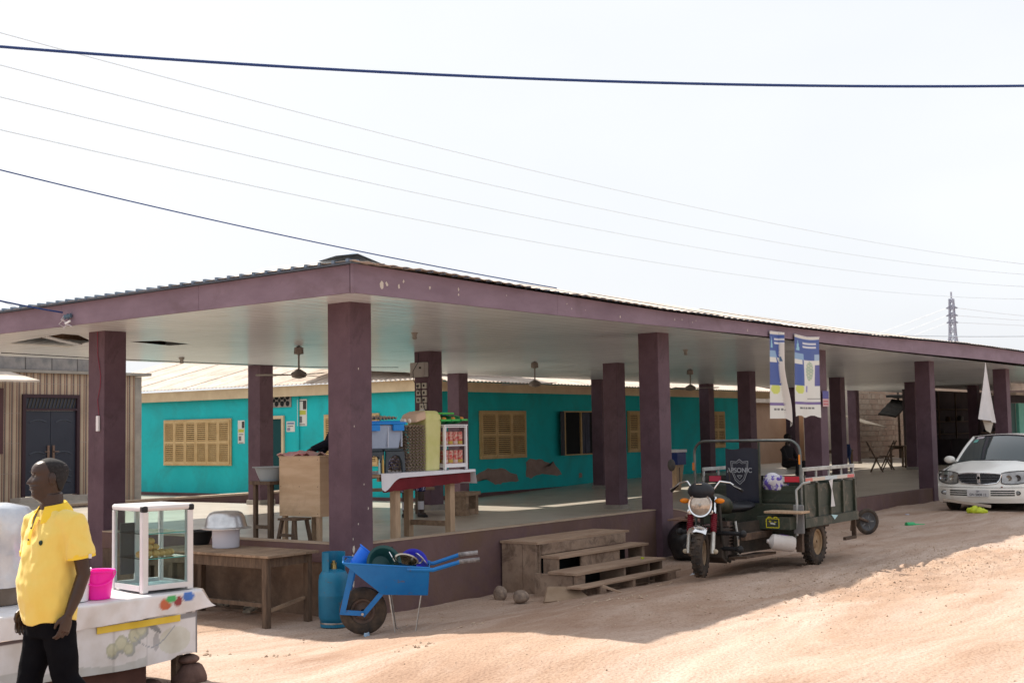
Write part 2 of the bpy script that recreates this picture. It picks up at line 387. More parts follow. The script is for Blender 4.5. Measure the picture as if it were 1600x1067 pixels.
# ceiling: sheet at 2.64 with two broken-out holes, tongue-and-groove lines in the material
holes = [[(0.01, 6.7), (-0.29, 4.95), (-.02, 5.0), (0.66, 5.7), (1.07, 6.82)], [(1.11, 5.47), (1.35, 5.12), (2.04, 5.35), (1.99, 5.73)]]
bm = bmesh.new()
outer = [(-.86, -.63), (XE, -.63), (XE, 8.8), (-.86, 8.8)]
loops = [outer]+holes
edges = []
for lp in loops:
    vv = [bm.verts.new((p[0], p[1], cz(*p))) for p in lp]
    edges += [bm.edges.new((vv[i], vv[(i+1) % len(vv)])) for i in range(len(vv))]
bmesh.ops.triangle_fill(bm, edges=edges, use_beauty=True)
bmesh.ops.recalc_face_normals(bm, faces=bm.faces)
me = bpy.data.meshes.new('ceiling'); bm.to_mesh(me); bm.free(); me.materials.append(ceil_m)
ce = bpy.data.objects.new('ceiling', me); col.objects.link(ce); ce.parent = ver
n = ceil_m.node_tree.nodes; l = ceil_m.node_tree.links; b = pnode(ceil_m)
t = n.new('ShaderNodeTexCoord'); w = n.new('ShaderNodeTexWave'); w.wave_type = 'BANDS'; w.bands_direction = 'Y'; w.wave_profile = 'SAW'
w.inputs['Scale'].default_value = 1.3; w.inputs['Distortion'].default_value = 0.15; w.inputs['Detail'].default_value = 0
rp = n.new('ShaderNodeValToRGB'); rp.color_ramp.elements[0].position = 0.0; rp.color_ramp.elements[0].color = (0, 0, 0, 1); rp.color_ramp.elements[1].position = 0.16; rp.color_ramp.elements[1].color = (1, 1, 1, 1)
mul = n.new('ShaderNodeMix'); mul.data_type = 'RGBA'; mul.blend_type = 'MULTIPLY'; mul.inputs['Factor'].default_value = 0.30
src = b.inputs['Base Color'].links[0].from_socket
l.new(t.outputs['Object'], w.inputs['Vector']); l.new(w.outputs['Fac'], rp.inputs['Fac']); l.new(src, mul.inputs['A']); l.new(rp.outputs['Color'], mul.inputs['B'])
l.new(mul.outputs['Result'], b.inputs['Base Color'])
bp = n.new('ShaderNodeBump'); bp.inputs['Distance'].default_value = 0.012; bp.inputs['Strength'].default_value = 0.9; l.new(rp.outputs['Color'], bp.inputs['Height'])
nz2 = n.new('ShaderNodeTexNoise'); nz2.inputs['Scale'].default_value = 0.9; l.new(t.outputs['Object'], nz2.inputs['Vector'])
bp2 = n.new('ShaderNodeBump'); bp2.inputs['Distance'].default_value = 0.05; bp2.inputs['Strength'].default_value = 0.4
l.new(nz2.outputs['Fac'], bp2.inputs['Height']); l.new(bp.outputs['Normal'], bp2.inputs['Normal']); l.new(bp2.outputs['Normal'], b.inputs['Normal'])
# loose board hanging at the edge of the big hole, joists above it
h = MB(); h.bar((-.12, 5.55, 2.60), (0.66, 6.0, 2.56), .12, .012); h.build('loose_ceiling_board', ceil_m, ver)
h = MB()
for yy in (5.1, 5.9, 6.6): h.box(-.6, 2.6, yy, yy+.05, 2.68, 2.78)
h.build('ceiling_joist', wood_dark, ver)
# fascia boards: front run in lengths, left run
def fb(x): return 2.63 + 0.003*x - (0.012*math.sin(x*0.55))*0.6       # underside
def ft(x): return (2.905 - 0.012*x if x < 5 else 2.845 + 0.0*(x-5)) if x < 8.5 else lerp(2.845, 2.99, sstep((x-8.5)/12))
segs_f = [-.87, 2.6, 5.8, 9.0, 12.2, 15.4, 18.6, 21.8, 25, 30, 36, XE]
for a, b in zip(segs_f[:-1], segs_f[1:]):
    mb = MB(); k = max(2, int((b-a)/.4)); a2 = a+.004
    xs_ = [lerp(a2, b, i/k) for i in range(k+1)]
    mb.loft([[(x, -.665, fb(x)), (x, -.635, fb(x)), (x, -.635, ft(x)), (x, -.665, ft(x))] for x in xs_])
    mb.build('fascia_board', purple_fascia, ver)
def fbl(y): return 2.63 - 0.006*(y+.6)
def ftl(y): return 2.905 - 0.0095*(y+.6)
for a, b in ((-.63, 1.6), (1.604, 4.1), (4.104, 6.6), (6.604, 8.8)):
    mb = MB(); ys_ = [lerp(a, b, i/6) for i in range(7)]
    mb.loft([[(-.87, y, fbl(y)), (-.84, y, fbl(y)), (-.84, y, ftl(y)), (-.87, y, ftl(y))] for y in ys_])
    mb.build('fascia_board', purple_fascia, ver)
mb = MB(); mb.box(-.885, -.86, -.68, -.655, 2.62, 2.91); mb.build('fascia_corner', purple_fascia, ver)
# roof: corrugated sheets; each sheet its own part
roof_m = mat('weathered_roof_sheet', (0.52, 0.47, 0.42), (0.64, 0.58, 0.53), 1.2, 0.75, 0.003, 10, grime=(0.40, 0.33, 0.28), gscale=0.8, gpos=(0.5, 0.8), metal=0.15)
roof_blue = mat('blue_grey_roof_sheet', (0.10, 0.15, 0.22), (0.17, 0.23, 0.31), 2, 0.6, 0.002, 10)
def roofz(x, y):
    e = ft(max(x, -.87)) + 0.015
    r_ = 3.5 if x > 2.6 else lerp(3.10, 3.5, sstep((x+.9)/3.5))
    up = lerp(e, r_, max(0, min(1, (y+.7)/2.9))) if y < 2.2 else lerp(r_, 2.75, (y-2.2)/6.7)
    ex = lerp(ftl(max(y, -.6))+.015, up, sstep((x+.92)/1.7))
    return ex if x < .8 else up
rs = random.Random(5)
def roof_sheet(x0, x1, y0, y1, along='x', lift=0.0, torn=0.0, m=None):
    mb = MB(); g_ = []; nxs = int((x1-x0)/.02375)+1; ny = 12
    for i in range(nxs+1):
        x = x0+(x1-x0)*i/nxs; row = []
        for j in range(ny+1):
            y = y0+(y1-y0)*j/ny
            z = roofz(x, y)+lift+.0045*math.cos(2*math.pi*x/.19)
            z += torn*math.exp(-((j/ny-.55)**2)*14)*math.sin(math.pi*i/nxs)**2
            row.append((x, y, z))
        g_.append(row)
    mb.sheet(g_, .003); return mb.build('roof_sheet', m or roof_m, ver, smooth=50)
xx = -.95; k = 0
while xx < XE:
    w_ = .95 if xx < 22 else 2.85
    tz = {0: .02, 1: .10, 2: .05}.get(k, 0)
    roof_sheet(xx, xx+w_+.04, -.74-rs.uniform(0, .05), 2.2, lift=.004*(k % 2)+rs.uniform(0, .01), torn=tz)
    roof_sheet(xx, xx+w_+.04, 2.2, 8.95, lift=.004*(k % 2))
    xx += w_; k += 1
# sheet ends with raised ribs along the left eave
mb = MB(); yy = -.7
while yy < 8.9:
    z = ftl(yy)+.012
    mb.box(-.96, -.80, yy, yy+.035, z, z+.032); yy += .19
mb.build('roof_rib', roof_blue, ver, kind='stuff')
mb = MB(); mb.box(-.955, -.78, -.72, 8.9, 2.90, 2.903)
g_ = [[(x, y, ftl(y)+.008+.002*i) for y in [lerp(-.72, 8.9, j/20) for j in range(21)]] for i, x in enumerate((-.955, -.9, -.8))]
mb = MB(); mb.sheet(g_, .003); mb.build('eave_flashing', roof_blue, ver)
mb = MB(); xx = -.9
while xx < 26:
    z = ft(max(xx, -.87))+.012; mb.box(xx, xx+.02, -.765, -.70, z, z+.012); xx += .19+.01*math.sin(xx*3)
mb.build('roof_rib', roof_blue, ver, kind='stuff')
# bent ridge cap over the corner
mb = MB()
g_ = [[(-1.0, -.35, 2.95), (-.97, -.55, 2.985), (-.93, -.80, 2.985), (-.80, -.80, 2.96), (-.62, -.8, 2.925)],
      [(-.8, -.2, 2.97), (-.82, -.45, 3.0), (-.82, -.64, 3.02), (-.66, -.66, 2.98), (-.45, -.7, 2.93)],
      [(0.1, .3, 3.05), (0.05, .1, 3.07), (.1, .0, 3.07), (.2, -.1, 3.05), (.4, -.2, 3.0)]]
mb.sheet(g_, .004); mb.build('ridge_cap', roof_blue, ver, smooth=40)
# flakes of missing paint on the fascia
flake = mat('bare_timber_flake', (0.55, 0.5, 0.44), rough=0.9); fkr = random.Random(21)
fk = MB()
for (fx, fzz, s_) in [(-.45, 2.73, .05), (-.38, 2.75, .03), (-.2, 2.74, .03), (-.13, 2.8, .018), (.28, 2.77, .022), (.75, 2.79, .02), (.75, 2.73, .015), (1.6, 2.79, .012), (2.8, 2.78, .012), (2.9, 2.73, .014), (3.2, 2.73, .01), (4.0, 2.70, .02), (5.4, 2.75, .02), (5.6, 2.76, .014), (5.9, 2.74, .014), (6.0, 2.77, .012), (7.6, 2.72, .02), (7.9, 2.7, .012)]:
    kk = 7; c = (fx, -.6665, fzz)
    ang = [2*math.pi*i/kk for i in range(kk)]
    fk.add([(c[0]+s_*.7*math.cos(a)*fkr.uniform(.5, 1.2), c[1]-.0005, c[2]+s_*math.sin(a)*fkr.uniform(.5, 1.2)) for a in ang], [tuple(range(kk))])
for (px_c, pz_c, s_) in [(-.19, .10, .03), (-.205, .02, .022), (-.20, .2, .012), (-.12, .35, .01), (.02, -.05, .012), (-.15, -.1, .02), (-.1, 1.95, .010), (-.17, 1.35, .008), (-.03, .75, .009), (.03, .5, .014), (-.2, -.25, .026)]:
    kk = 8; fk.add([(px_c+s_*.6*math.cos(2*math.pi*i/kk)*fkr.uniform(.5, 1.3), -.0028, pz_c+s_*1.4*math.sin(2*math.pi*i/kk)*fkr.uniform(.5, 1.3)) for i in range(kk)], [tuple(range(kk))])
fk.build('paint_chip', flake, ver, kind='stuff')
# wire sagging under the ceiling on small cleats
wire_m = mat('black_cable', (0.02, 0.02, 0.03), rough=0.6)
mb = MB(); mb.tube([(0.3, 7.3, 2.50), (2, 7.2, 2.47), (3.7, 7.6, 2.5), (6, 7.0, 2.46), (8, 6.7, 2.5)], .006, 5); mb.build('ceiling_wire', wire_m, ver)
for p in [(3.2, 2.1, 2.62), (3.7, 7.6, 2.56), (9.6, 1.5, 2.62)]:
    mb = MB(); mb.lathe([(.045, .03), (.05, 0), (.03, -.03), (.028, -.06), (.035, -.075), (.02, -.09)], p, 12); mb.build('lamp_holder', mat('lamp_holder_plastic', (.3, .28, .26), rough=.5), ver, smooth=40)
mb = MB(); mb.tube([(5.7, 4.2, 2.55), (5.66, 4.18, 2.4), (5.5, 4.15, 2.25), (5.48, 4.12, 2.1), (5.66, 4.13, 1.9), (5.78, 4.15, 1.65), (5.84, 4.15, 1.5), (5.74, 4.1, 1.45)], .006, 5); mb.build('dangling_wire', wire_m, ver)

# ---- ceiling fans
fan_m = mat('fan_metal', (0.14, 0.12, 0.11), (0.22, 0.19, 0.17), 5, 0.5, metal=0.3)
def fan(loc, rz, label, g='ceiling fans under the veranda ceiling'):
    t_ = thing('ceiling_fan', label, 'ceiling fan', loc, rz, g)
    m_ = MB(); m_.lathe([(.012, 0), (.07, -.03), (.075, -.12), (.03, -.13), (.014, -.14)], (0, 0, 0), 14); m_.build('canopy', fan_m, t_, smooth=40)
    m_ = MB(); m_.tube([(0, 0, -.12), (0, 0, -.40)], .014, 8); m_.build('down_rod', fan_m, t_)
    m_ = MB(); m_.lathe([(.03, -.35), (.06, -.37), (.11, -.40), (.12, -.43), (.10, -.47), (.04, -.485), (.01, -.49)], (0, 0, 0), 18); m_.build('motor_housing', fan_m, t_, smooth=40)
    for k in range(3):
        a = k*2*math.pi/3; m_ = MB()
        c_, s_ = math.cos(a), math.sin(a)
        pts = [(.10, .03), (.22, .055), (.62, .07), (.64, .0), (.62, -.06), (.22, -.045), (.10, -.03)]
        top = [(x*c_-y*s_, x*s_+y*c_, -.43+y*.15) for x, y in pts]; bot = [(p[0], p[1], p[2]-.006) for p in top]
        nn = len(pts); m_.add(top+bot, [tuple(range(nn)), tuple(reversed(range(nn, 2*nn)))]+[(i, (i+1) % nn, (i+1) % nn+nn, i+nn) for i in range(nn)])
        m_.build('blade', fan_m, t_)
    return t_
fan((3.55, 4.7, 2.60), .35, 'ceiling fan left of the corner pillar, above the plywood counter')
fan((10.0, 5.0, 2.60), .2, 'ceiling fan above the shuttered window with the peeling plaster')
fan((15.4, 4.6, 2.60), .9, 'ceiling fan between the tall second and third front pillars')

# ---- switches on the pillar (1,1): left face at x=6.04
sb = thing('fuse_box', 'grey metal fuse box at the top of a dark pillar behind the vending table', 'fuse box', (6.03, 4.43, 2.18))
box_m = mat('grey_box_metal', (0.36, 0.34, 0.33), (0.3, 0.28, 0.27), 6, 0.5)
m_ = MB(); m_.box(-.09, 0.005, -.15, .17, 0, .24); m_.build('casing', box_m, sb, bevel=.01)
m_ = MB(); m_.box(-.1, -.088, -.14, .16, .01, .23); m_.build('door', box_m, sb, bevel=.004)
m_ = MB(); m_.lathe([(.018, 0), (.018, .012), (.005, .014)], (-.1, -.06, .15), 10, Euler((0, -R(90), 0)).to_matrix().to_4x4()); m_.build('knob', black_plastic, sb)
sw_m = mat('switch_plastic', (0.5, 0.48, 0.42), rough=.5)
pos = [(1, .0), (1, .11), (1, .22), (0, .0), (0, .11), (0, .22)]
names = {(0, 0): 'upper left', (1, 0): 'upper right', (0, 1): 'middle left', (1, 1): 'middle right', (0, 2): 'lower left', (1, 2): 'lower right'}
for c in (0, 1):
    for r_ in (0, 1, 2):
        t_ = thing('light_switch', f'{names[(c, r_)]} square beige switch of the six below the fuse box', 'light switch', (6.035, 4.49-.125*c, 2.04-.115*r_), 0, 'light switches below the fuse box')
        m_ = MB(); m_.box(-.025, 0.004, -.045, .045, -.045, .045); m_.build('plate', sw_m, t_, bevel=.004)
        m_ = MB(); m_.box(-.034, -.026, -.015, .015, -.02, .02); m_.build('rocker', black_plastic, t_)
t_ = thing('socket_outlet', 'wide beige socket below the six switches on the dark pillar', 'socket', (6.035, 4.40, 1.70))
m_ = MB(); m_.box(-.03, .004, -.075, .06, -.045, .05); m_.build('plate', sw_m, t_, bevel=.004)
for dy in (-.04, .02):
    m_ = MB(); m_.box(-.034, -.031, dy-.012, dy+.012, -.015, .015); m_.build('socket_hole', black_plastic, t_)
t_ = thing('plugged_adapter', 'pale plug adapter hanging in the socket above the wrapped yellow block', 'adapter', (6.0, 4.40, 1.60))
m_ = MB(); m_.ball((0, 0, 0), (.05, .075, .06), 12, 8); m_.box(-.03, .03, -.06, .05, -.16, -.03); m_.build('adapter_body', white_p, t_, smooth=40)

# ================================================================== TEAL HOUSE
teal = mat('teal_wall_paint', (0.006, 0.42, 0.45), (0.012, 0.48, 0.51), 1.0, 0.75, 0.003, 25, grime=(0.02, 0.29, 0.30), gscale=0.8, gpos=(0.45, 0.75), stretch=(1, 1, .5))
cream = mat('cream_board', (0.52, 0.40, 0.26), (0.62, 0.50, 0.33), 2, 0.8, 0.002, 15)
tan_paint = mat('tan_shutter_paint', (0.50, 0.34, 0.16), (0.58, 0.42, 0.22), 4, 0.7)
th = thing('teal_house', 'low teal house behind the veranda with cream louvred shutters and a pale sheet roof', 'house', (0, 0, 0))
WX, WY = 12.5, 10.0; XR = 29.2; YL = 22.0
w_ = MB(); w_.box(WX, XR, WY, WY+.2, -.6, 2.5); w_.box(WX, WX+.2, WY+.2, YL, -.6, 2.5); w_.box(XR-.2, XR, WY+.2, YL, -.6, 2.5)
w_.build('wall', teal, th)
w_ = MB(); w_.box(WX-.03, XR+.03, WY-.03, WY, -.5, -.2); w_.box(WX-.03, WX, WY-.03, YL, -.5, -.22); w_.build('painted_plinth', mat('dark_purple_plinth', (.10, .05, .055), (.14, .075, .075), 2, .8, .004, 20), th)
w_ = MB(); w_.box(WX-.30, XR+.1, WY-.28, WY-.031, -.6, -.40); w_.box(WX-.30, WX-.031, WY-.28, YL, -.6, -.32); w_.build('cement_ledge', cap_m, th)
w_ = MB(); w_.box(WX-.62, XR+.4, WY-.65, WY-.62, 2.24, 2.46); w_.box(WX-.65, WX-.62, WY-.65, YL, 2.28, 2.50)
w_ = MB(); w_.box(WX-.12, XR+.3, WY-.72, WY-.69, 2.21, 2.43); w_.build('eave_board', cream, th)
w_ = MB(); w_.box(WX-.15, WX-.121, WY-.72, YL, 2.24, 2.50); w_.build('eave_board', cream, th)
roof_p = mat('pale_roof_sheet', (0.46, 0.39, 0.33), (0.60, 0.52, 0.45), 2.0, 0.8, 0.003, 10, grime=(0.32, 0.25, 0.2), gscale=1.2, gpos=(0.5, 0.75))
def th_sheet(p, d1, d2, L1, L2, name='roof_sheet'):
    """corrugated: p corner at the eave, d1 along the eave, d2 up the slope"""
    mb = MB(); g_ = []; n1 = max(8, int(L1/.03)); p = Vector(p); d1 = Vector(d1); d2 = Vector(d2); nn = d1.cross(d2).normalized()
    if nn.z < 0: nn = -nn
    for i in range(n1+1):
        q = p+d1*(L1*i/n1); k_ = .014*math.cos(2*math.pi*(L1*i/n1)/.15)
        g_.append([q+nn*k_, q+d2*(L2*.5)+nn*k_, q+d2*L2+nn*k_])
    mb.sheet(g_, .004); return mb.build(name, roof_p, th, smooth=50)
y = WY-.2; k = 0
while y < YL+1:
    th_sheet((WX-.28, y, 2.50+.004*(k % 2)+max(0, (y-WY))*.006), (0, 1, 0), Vector((1, 0, .26)).normalized(), 1.22, 4.6); y += 1.2; k += 1
x = WX-.2; k = 0
while x < XR:
    th_sheet((x, WY-.85, 2.45+.004*(k % 2)), (1, 0, 0), Vector((0, 1, .20)).normalized(), 1.22, 5.6); x += 1.2; k += 1
r_ = MB()
for q in range(9): r_.tube([(WX+3.9, 11+q*1.25, 3.66), (WX+4.5, 11+q*1.25, 3.80)], .06, 6)
r_.build('ridge_tile', roof_p, th)
# windows
def shutter_window(loc, rz, nleaf, w, h, first=None):
    fr_ = MB(); t_ = .035
    fr_.box(0, w, -.05, -.012, 0, t_); fr_.box(0, w, -.05, -.012, h-t_, h); fr_.box(0, t_, -.05, -.012, t_, h-t_); fr_.box(w-t_, w, -.05, -.012, t_, h-t_)
    win = fr_.build('window', tan_paint, th); win.location = loc; win.rotation_euler = (0, 0, rz)
    bk = MB(); bk.box(t_, w-t_, -.014, -.006, t_, h-t_); bk.build('backing', dark_void, win)
    lw = (w-2*t_)/nleaf
    for i in range(nleaf):
        x0 = t_+i*lw+.004; x1 = t_+(i+1)*lw-.004; s_ = MB(); b_ = .045
        s_.box(x0, x0+b_, -.075, -.045, t_, h-t_); s_.box(x1-b_, x1, -.075, -.045, t_, h-t_)
        for z0, z1 in ((t_, t_+.07), (h-t_-.06, h-t_), (h*.5-.035, h*.5+.035)): s_.box(x0+b_, x1-b_, -.075, -.045, z0, z1)
        for za, zb in ((t_+.07, h*.5-.035), (h*.5+.035, h-t_-.06)):
            n_ = 9
            for q in range(n_):
                zc = lerp(za, zb, (q+.5)/n_); s_.cbox(((x0+x1)/2, -.060, zc), (x1-x0-2*b_, .006, (zb-za)/n_*.72), (R(30), 0, 0))
        s_.build('shutter', tan_paint, win)
    return win
Lrot = -R(90)
# windows in the wall that faces left (-X): local x runs along -Y
shutter_window((WX, 19.31, .51), Lrot, 6, 2.75, 1.23)
shutter_window((WX, 13.15, .51), Lrot, 4, 1.82, 1.25)
shutter_window((14.58, WY, .61), 0, 3, 1.90, 1.18)
shutter_window((21.43, WY, .62), 0, 3, 1.6, 1.18)
shutter_window((25.9, WY, .64), 0, 3, 1.5, 1.16)
# open window with curtains
fr_ = MB(); w, h, t_ = 1.75, 1.18, .045
for q in (0, .78, w-t_): fr_.box(q, q+t_, -.06, -.01, 0, h)
for z_ in (0, h-.03): fr_.box(t_, .78, -.06, -.01, z_, z_+.03); fr_.box(.78+t_, w-t_, -.06, -.01, z_, z_+.03)
win = fr_.build('window', tan_paint, th); win.location = (18.2, WY, .61)
bk = MB(); bk.box(.045, w-.045, -.013, -.006, .03, h-.03); bk.build('backing', dark_void, win)
cu_m = mat('dim_curtain', (0.10, 0.11, 0.15), (0.03, 0.03, 0.05), 3, 0.9, stretch=(6, 1, .6))
g_ = [[(x_c, -.024+.008*math.sin(x_c*40), z_) for z_ in (.04, .6, 1.14)] for x_c in [.85+.02*i for i in range(22)]]
mb = MB(); mb.sheet(g_, .002); mb.build('curtain', cu_m, win, smooth=60)
for a0 in (0, 1):
    s_ = MB(); x0 = -.02 if a0 == 0 else w+.02
    d = Vector((-1, -.35, 0)).normalized() if a0 == 0 else Vector((.35, -1, 0)).normalized()
    p = Vector((x0, -.05, 0)); s_.bar(p+Vector((0, 0, .59)), p+d*(.32 if a0 == 0 else .12)+Vector((0, 0, .59)), .03, 1.16); s_.build('open_shutter', mat('dark_shutter_back', (.05, .055, .07), rough=.8), win)
# doorway and vent block in the left wall
dr = MB(); dr.box(0, .10, -.06, -.01, 0, 2.1); dr.box(.95, 1.03, -.06, -.01, 0, 2.1); dr.box(.10, .95, -.06, -.01, 2.02, 2.1)
d_ = dr.build('doorway', cream, th); d_.location = (WX, 15.6, -.33); d_.rotation_euler = (0, 0, Lrot)
bk = MB(); bk.box(.10, .95, -.013, -.006, 0, 2.02); bk.build('dark_opening', mat('dark_teal_inside', (.006, .05, .055), rough=.9), d_)
vb = MB(); vb.box(0, .82, -.03, -.002, 0, .34); v_ = vb.build('vent_block', mat('vent_cement', (.35, .3, .26), (.2, .18, .17), 6, .9), th); v_.location = (WX, 15.15, 1.98); v_.rotation_euler = (0, 0, Lrot)
for i in range(4):
    for j in range(2):
        m_ = MB(); m_.lathe([(.07, 0), (.07, .006)], (.11+.2*i, -.032, .09+.16*j), 10, Euler((R(90), 0, 0)).to_matrix().to_4x4()); m_.build('vent_hole', dark_void, v_)
for i in range(3):
    m_ = MB(); m_.lathe([(.05, 0), (.05, .006)], (.21+.2*i, -.032, .17), 8, Euler((R(90), 0, 0)).to_matrix().to_4x4()); m_.build('vent_hole', dark_void, v_)
# downpipe, and bare plaster patches
m_ = MB(); m_.tube([(WX-.03, 14.05, 2.25), (WX-.03, 14.05, -.3)], .02, 8); m_.build('conduit', teal, th)
plaster = mat('bare_plaster', (0.30, 0.22, 0.19), (0.24, 0.17, 0.15), 5, .95, .004, 25)
def patch(pts):
    m_ = MB(); n_ = len(pts); c = (sum(p[0] for p in pts)/n_, sum(p[1] for p in pts)/n_)
    m_.add([(c[0], WY-.004, c[1])]+[(p[0], WY-.004, p[1]) for p in pts], [(0, i+1, (i+1) % n_+1) for i in range(n_)]); m_.build('bare_plaster_patch', plaster, th)
def ragged(pts, k=3, s_=.03, seed=1):
    q = random.Random(seed); o = []
    for i in range(len(pts)):
        a, b = pts[i], pts[(i+1) % len(pts)]
        for j in range(k): o.append((lerp(a[0], b[0], j/k)+q.uniform(-s_, s_), lerp(a[1], b[1], j/k)+q.uniform(-s_, s_)))
    return o
patch(ragged([(14.3, .2), (14.9, .38), (15.6, .34), (16.1, .18), (16.2, .02), (15.6, .0), (15.2, -.03), (14.8, .12), (14.35, .08)], 4, .02, 2))
patch(ragged([(16.5, .5), (16.7, .58), (17.2, .52), (17.6, .40), (17.7, .46), (18.1, .12), (17.8, .1), (17.2, .18), (16.7, .08), (16.5, .12)], 4, .02, 4))
patch(ragged([(18.9, .1), (19.05, .12), (19.05, 0), (18.9, 0)], 3, .02, 5))
patch(ragged([(26.6, 1.6), (26.7, 1.6), (26.7, 1.5), (26.6, 1.5)], 3, .02, 5))
C0 = Vector((-9.685, -9.147, 1.268))
# ================================================================== TILED HOUSE ON THE LEFT
tl = thing('striped_tile_house', 'house front clad in beige and brown striped tiles with a dark double door', 'house', (0, 14, 0))
stripe = bpy.data.materials.new('striped_tile'); stripe.use_nodes = True
n = stripe.node_tree.nodes; l = stripe.node_tree.links; b = pnode(stripe); b.inputs['Roughness'].default_value = .45
t = n.new('ShaderNodeTexCoord'); sx_ = n.new('ShaderNodeSeparateXYZ'); m1 = n.new('ShaderNodeMath'); m1.operation = 'MULTIPLY'; m1.inputs[1].default_value = 1/0.155
fr_ = n.new('ShaderNodeMath'); fr_.operation = 'FRACT'; rp = n.new('ShaderNodeValToRGB'); rp.color_ramp.interpolation = 'CONSTANT'
E_ = rp.color_ramp.elements; E_[0].position = 0; E_[0].color = (.50, .40, .29, 1); E_[1].position = .40; E_[1].color = (.22, .10, .07, 1)
for p_, c_ in ((.52, (.42, .30, .22, 1)), (.72, (.11, .10, .09, 1)), (.86, (.33, .20, .15, 1))):
    e = E_.new(p_); e.color = c_
l.new(t.outputs['Object'], sx_.inputs[0]); l.new(sx_.outputs['X'], m1.inputs[0]); l.new(m1.outputs[0], fr_.inputs[0]); l.new(fr_.outputs[0], rp.inputs['Fac'])
br = n.new('ShaderNodeMath'); br.operation = 'MULTIPLY'; br.inputs[1].default_value = 1/0.6; l.new(sx_.outputs['Z'], br.inputs[0])
f2 = n.new('ShaderNodeMath'); f2.operation = 'FRACT'; l.new(br.outputs[0], f2.inputs[0])
gt = n.new('ShaderNodeMath'); gt.operation = 'LESS_THAN'; gt.inputs[1].default_value = .012; l.new(f2.outputs[0], gt.inputs[0])
x_ = n.new('ShaderNodeMix'); x_.data_type = 'RGBA'; x_.inputs['B'].default_value = (.35, .30, .26, 1); l.new(gt.outputs[0], x_.inputs['Factor']); l.new(rp.outputs['Color'], x_.inputs['A'])
nz = n.new('ShaderNodeTexNoise'); nz.inputs['Scale'].default_value = 1.3; nz.inputs['Detail'].default_value = 6; l.new(t.outputs['Object'], nz.inputs['Vector'])
rq = n.new('ShaderNodeValToRGB'); rq.color_ramp.elements[0].position = .35; rq.color_ramp.elements[0].color = (.72, .70, .68, 1); rq.color_ramp.elements[1].position = .65; rq.color_ramp.elements[1].color = (1, 1, 1, 1)
y_ = n.new('ShaderNodeMix'); y_.data_type = 'RGBA'; y_.blend_type = 'MULTIPLY'; y_.inputs['Factor'].default_value = 1; l.new(nz.outputs['Fac'], rq.inputs['Fac']); l.new(x_.outputs['Result'], y_.inputs['A']); l.new(rq.outputs['Color'], y_.inputs['B'])
l.new(y_.outputs['Result'], b.inputs['Base Color'])
m_ = MB(); m_.box(-6, 4.83, 0, .2, -.3, 2.62); m_.box(6.15, 7.55, 0, .2, -.3, 2.62); m_.box(4.83, 6.15, 0, .2, 2.19, 2.62); m_.build('tiled_wall', stripe, tl)
m_ = MB(); m_.box(7.551, 7.72, -.01, 8, -.3, 2.60); m_.build('side_wall', concrete, tl)
m_ = MB(); m_.box(-6, 7.9, -.12, .3, 2.621, 2.68); m_.build('parapet_ledge', concrete, tl)
gb = mat('grey_block', (0.20, 0.19, 0.19), (0.30, 0.28, 0.27), 3, .9, .01, 14, grime=(.12, .13, .14), gscale=2, gpos=(.45, .7))
blk = None; br_r = random.Random(3)
m_ = MB(); m_.box(0, .585, 0, .18, 0, .285)
for i in range(21):
    loc = (-5.9+.6*i+3*.0, -.03+br_r.uniform(-.01, .01), 2.684)
    if loc[0] > 6.95: break
    if blk is None: blk = m_.build('block', gb, tl, bevel=.01); blk.location = loc
    else: copy_part(blk, tl, loc)
m_ = MB(); m_.box(7.0, 7.3, -.01, .15, 2.684, 2.99); m_.build('block', gb, tl, bevel=.01)
# dark double door
dm = mat('dark_door_steel', (0.016, 0.022, 0.04), (0.028, 0.034, 0.055), 1, .4, spec=.6)
dfr = MB(); dfr.box(4.832, 4.90, -.05, .1, .12, 2.188); dfr.box(6.08, 6.148, -.05, .1, .12, 2.188); dfr.box(4.90, 6.08, -.05, .1, 2.12, 2.188); dfr.box(4.90, 6.08, -.05, .1, 1.86, 1.90)
dfr.build('door_frame', mat('dark_maroon_frame', (.045, .022, .03), rough=.5), tl)
m_ = MB(); m_.box(4.9, 6.08, 0, .04, 1.90, 2.12); gr_ = m_.build('fanlight', dm, tl)
m_ = MB()
for i in range(14): m_.bar((4.96+.08*i, -.01, 1.91), (5.02+.08*i, -.01, 2.11), .012, .012)
m_.build('scroll_grille', mat('bronze_grille', (.10, .085, .06), rough=.4, metal=.5), tl)
for q, (x0, x1) in enumerate(((4.905, 5.485), (5.495, 6.075))):
    m_ = MB(); m_.box(x0, x1, 0, .05, .14, 1.855); dl = m_.build('door_leaf', dm, tl, bevel=.004)
    hl = mat('door_moulding', (.06, .068, .09), rough=.35)
    for zc in (1.62, .97, .62, .50, .38):
        mo = MB(); mo.tube([(lerp(x0+.1, x1-.1, k/10), -.008, zc+.05*math.sin(math.pi*k/10)) for k in range(11)], .012, 6); mo.build('moulding', hl, dl)
    hx = 5.43 if q == 0 else 5.55
    m_ = MB(); m_.box(hx-.025, hx+.025, -.025, -.002, .85, 1.15); m_.tube([(hx, -.03, 1.02), (hx, -.06, 1.02), (hx+(-.1 if q == 0 else .1), -.06, 1.02)], .012, 6); m_.build('handle', mat('brass_handle', (.22, .15, .12), rough=.35, metal=.7), dl)
m_ = MB(); m_.box(4.6, 6.35, -.35, -.001, -.3, .115); m_.box(4.4, 6.6, -.75, -.351, -.3, .0); m_.build('door_step', mat('pale_step', (.45, .40, .35), (.36, .32, .28), 3, .8), tl)
m_ = MB(); m_.box(3.2, 4.42, -.03, -.001, 1.0, 2.3); m_.build('window_frame', mat('maroon_frame', (.10, .045, .05), rough=.5), tl)
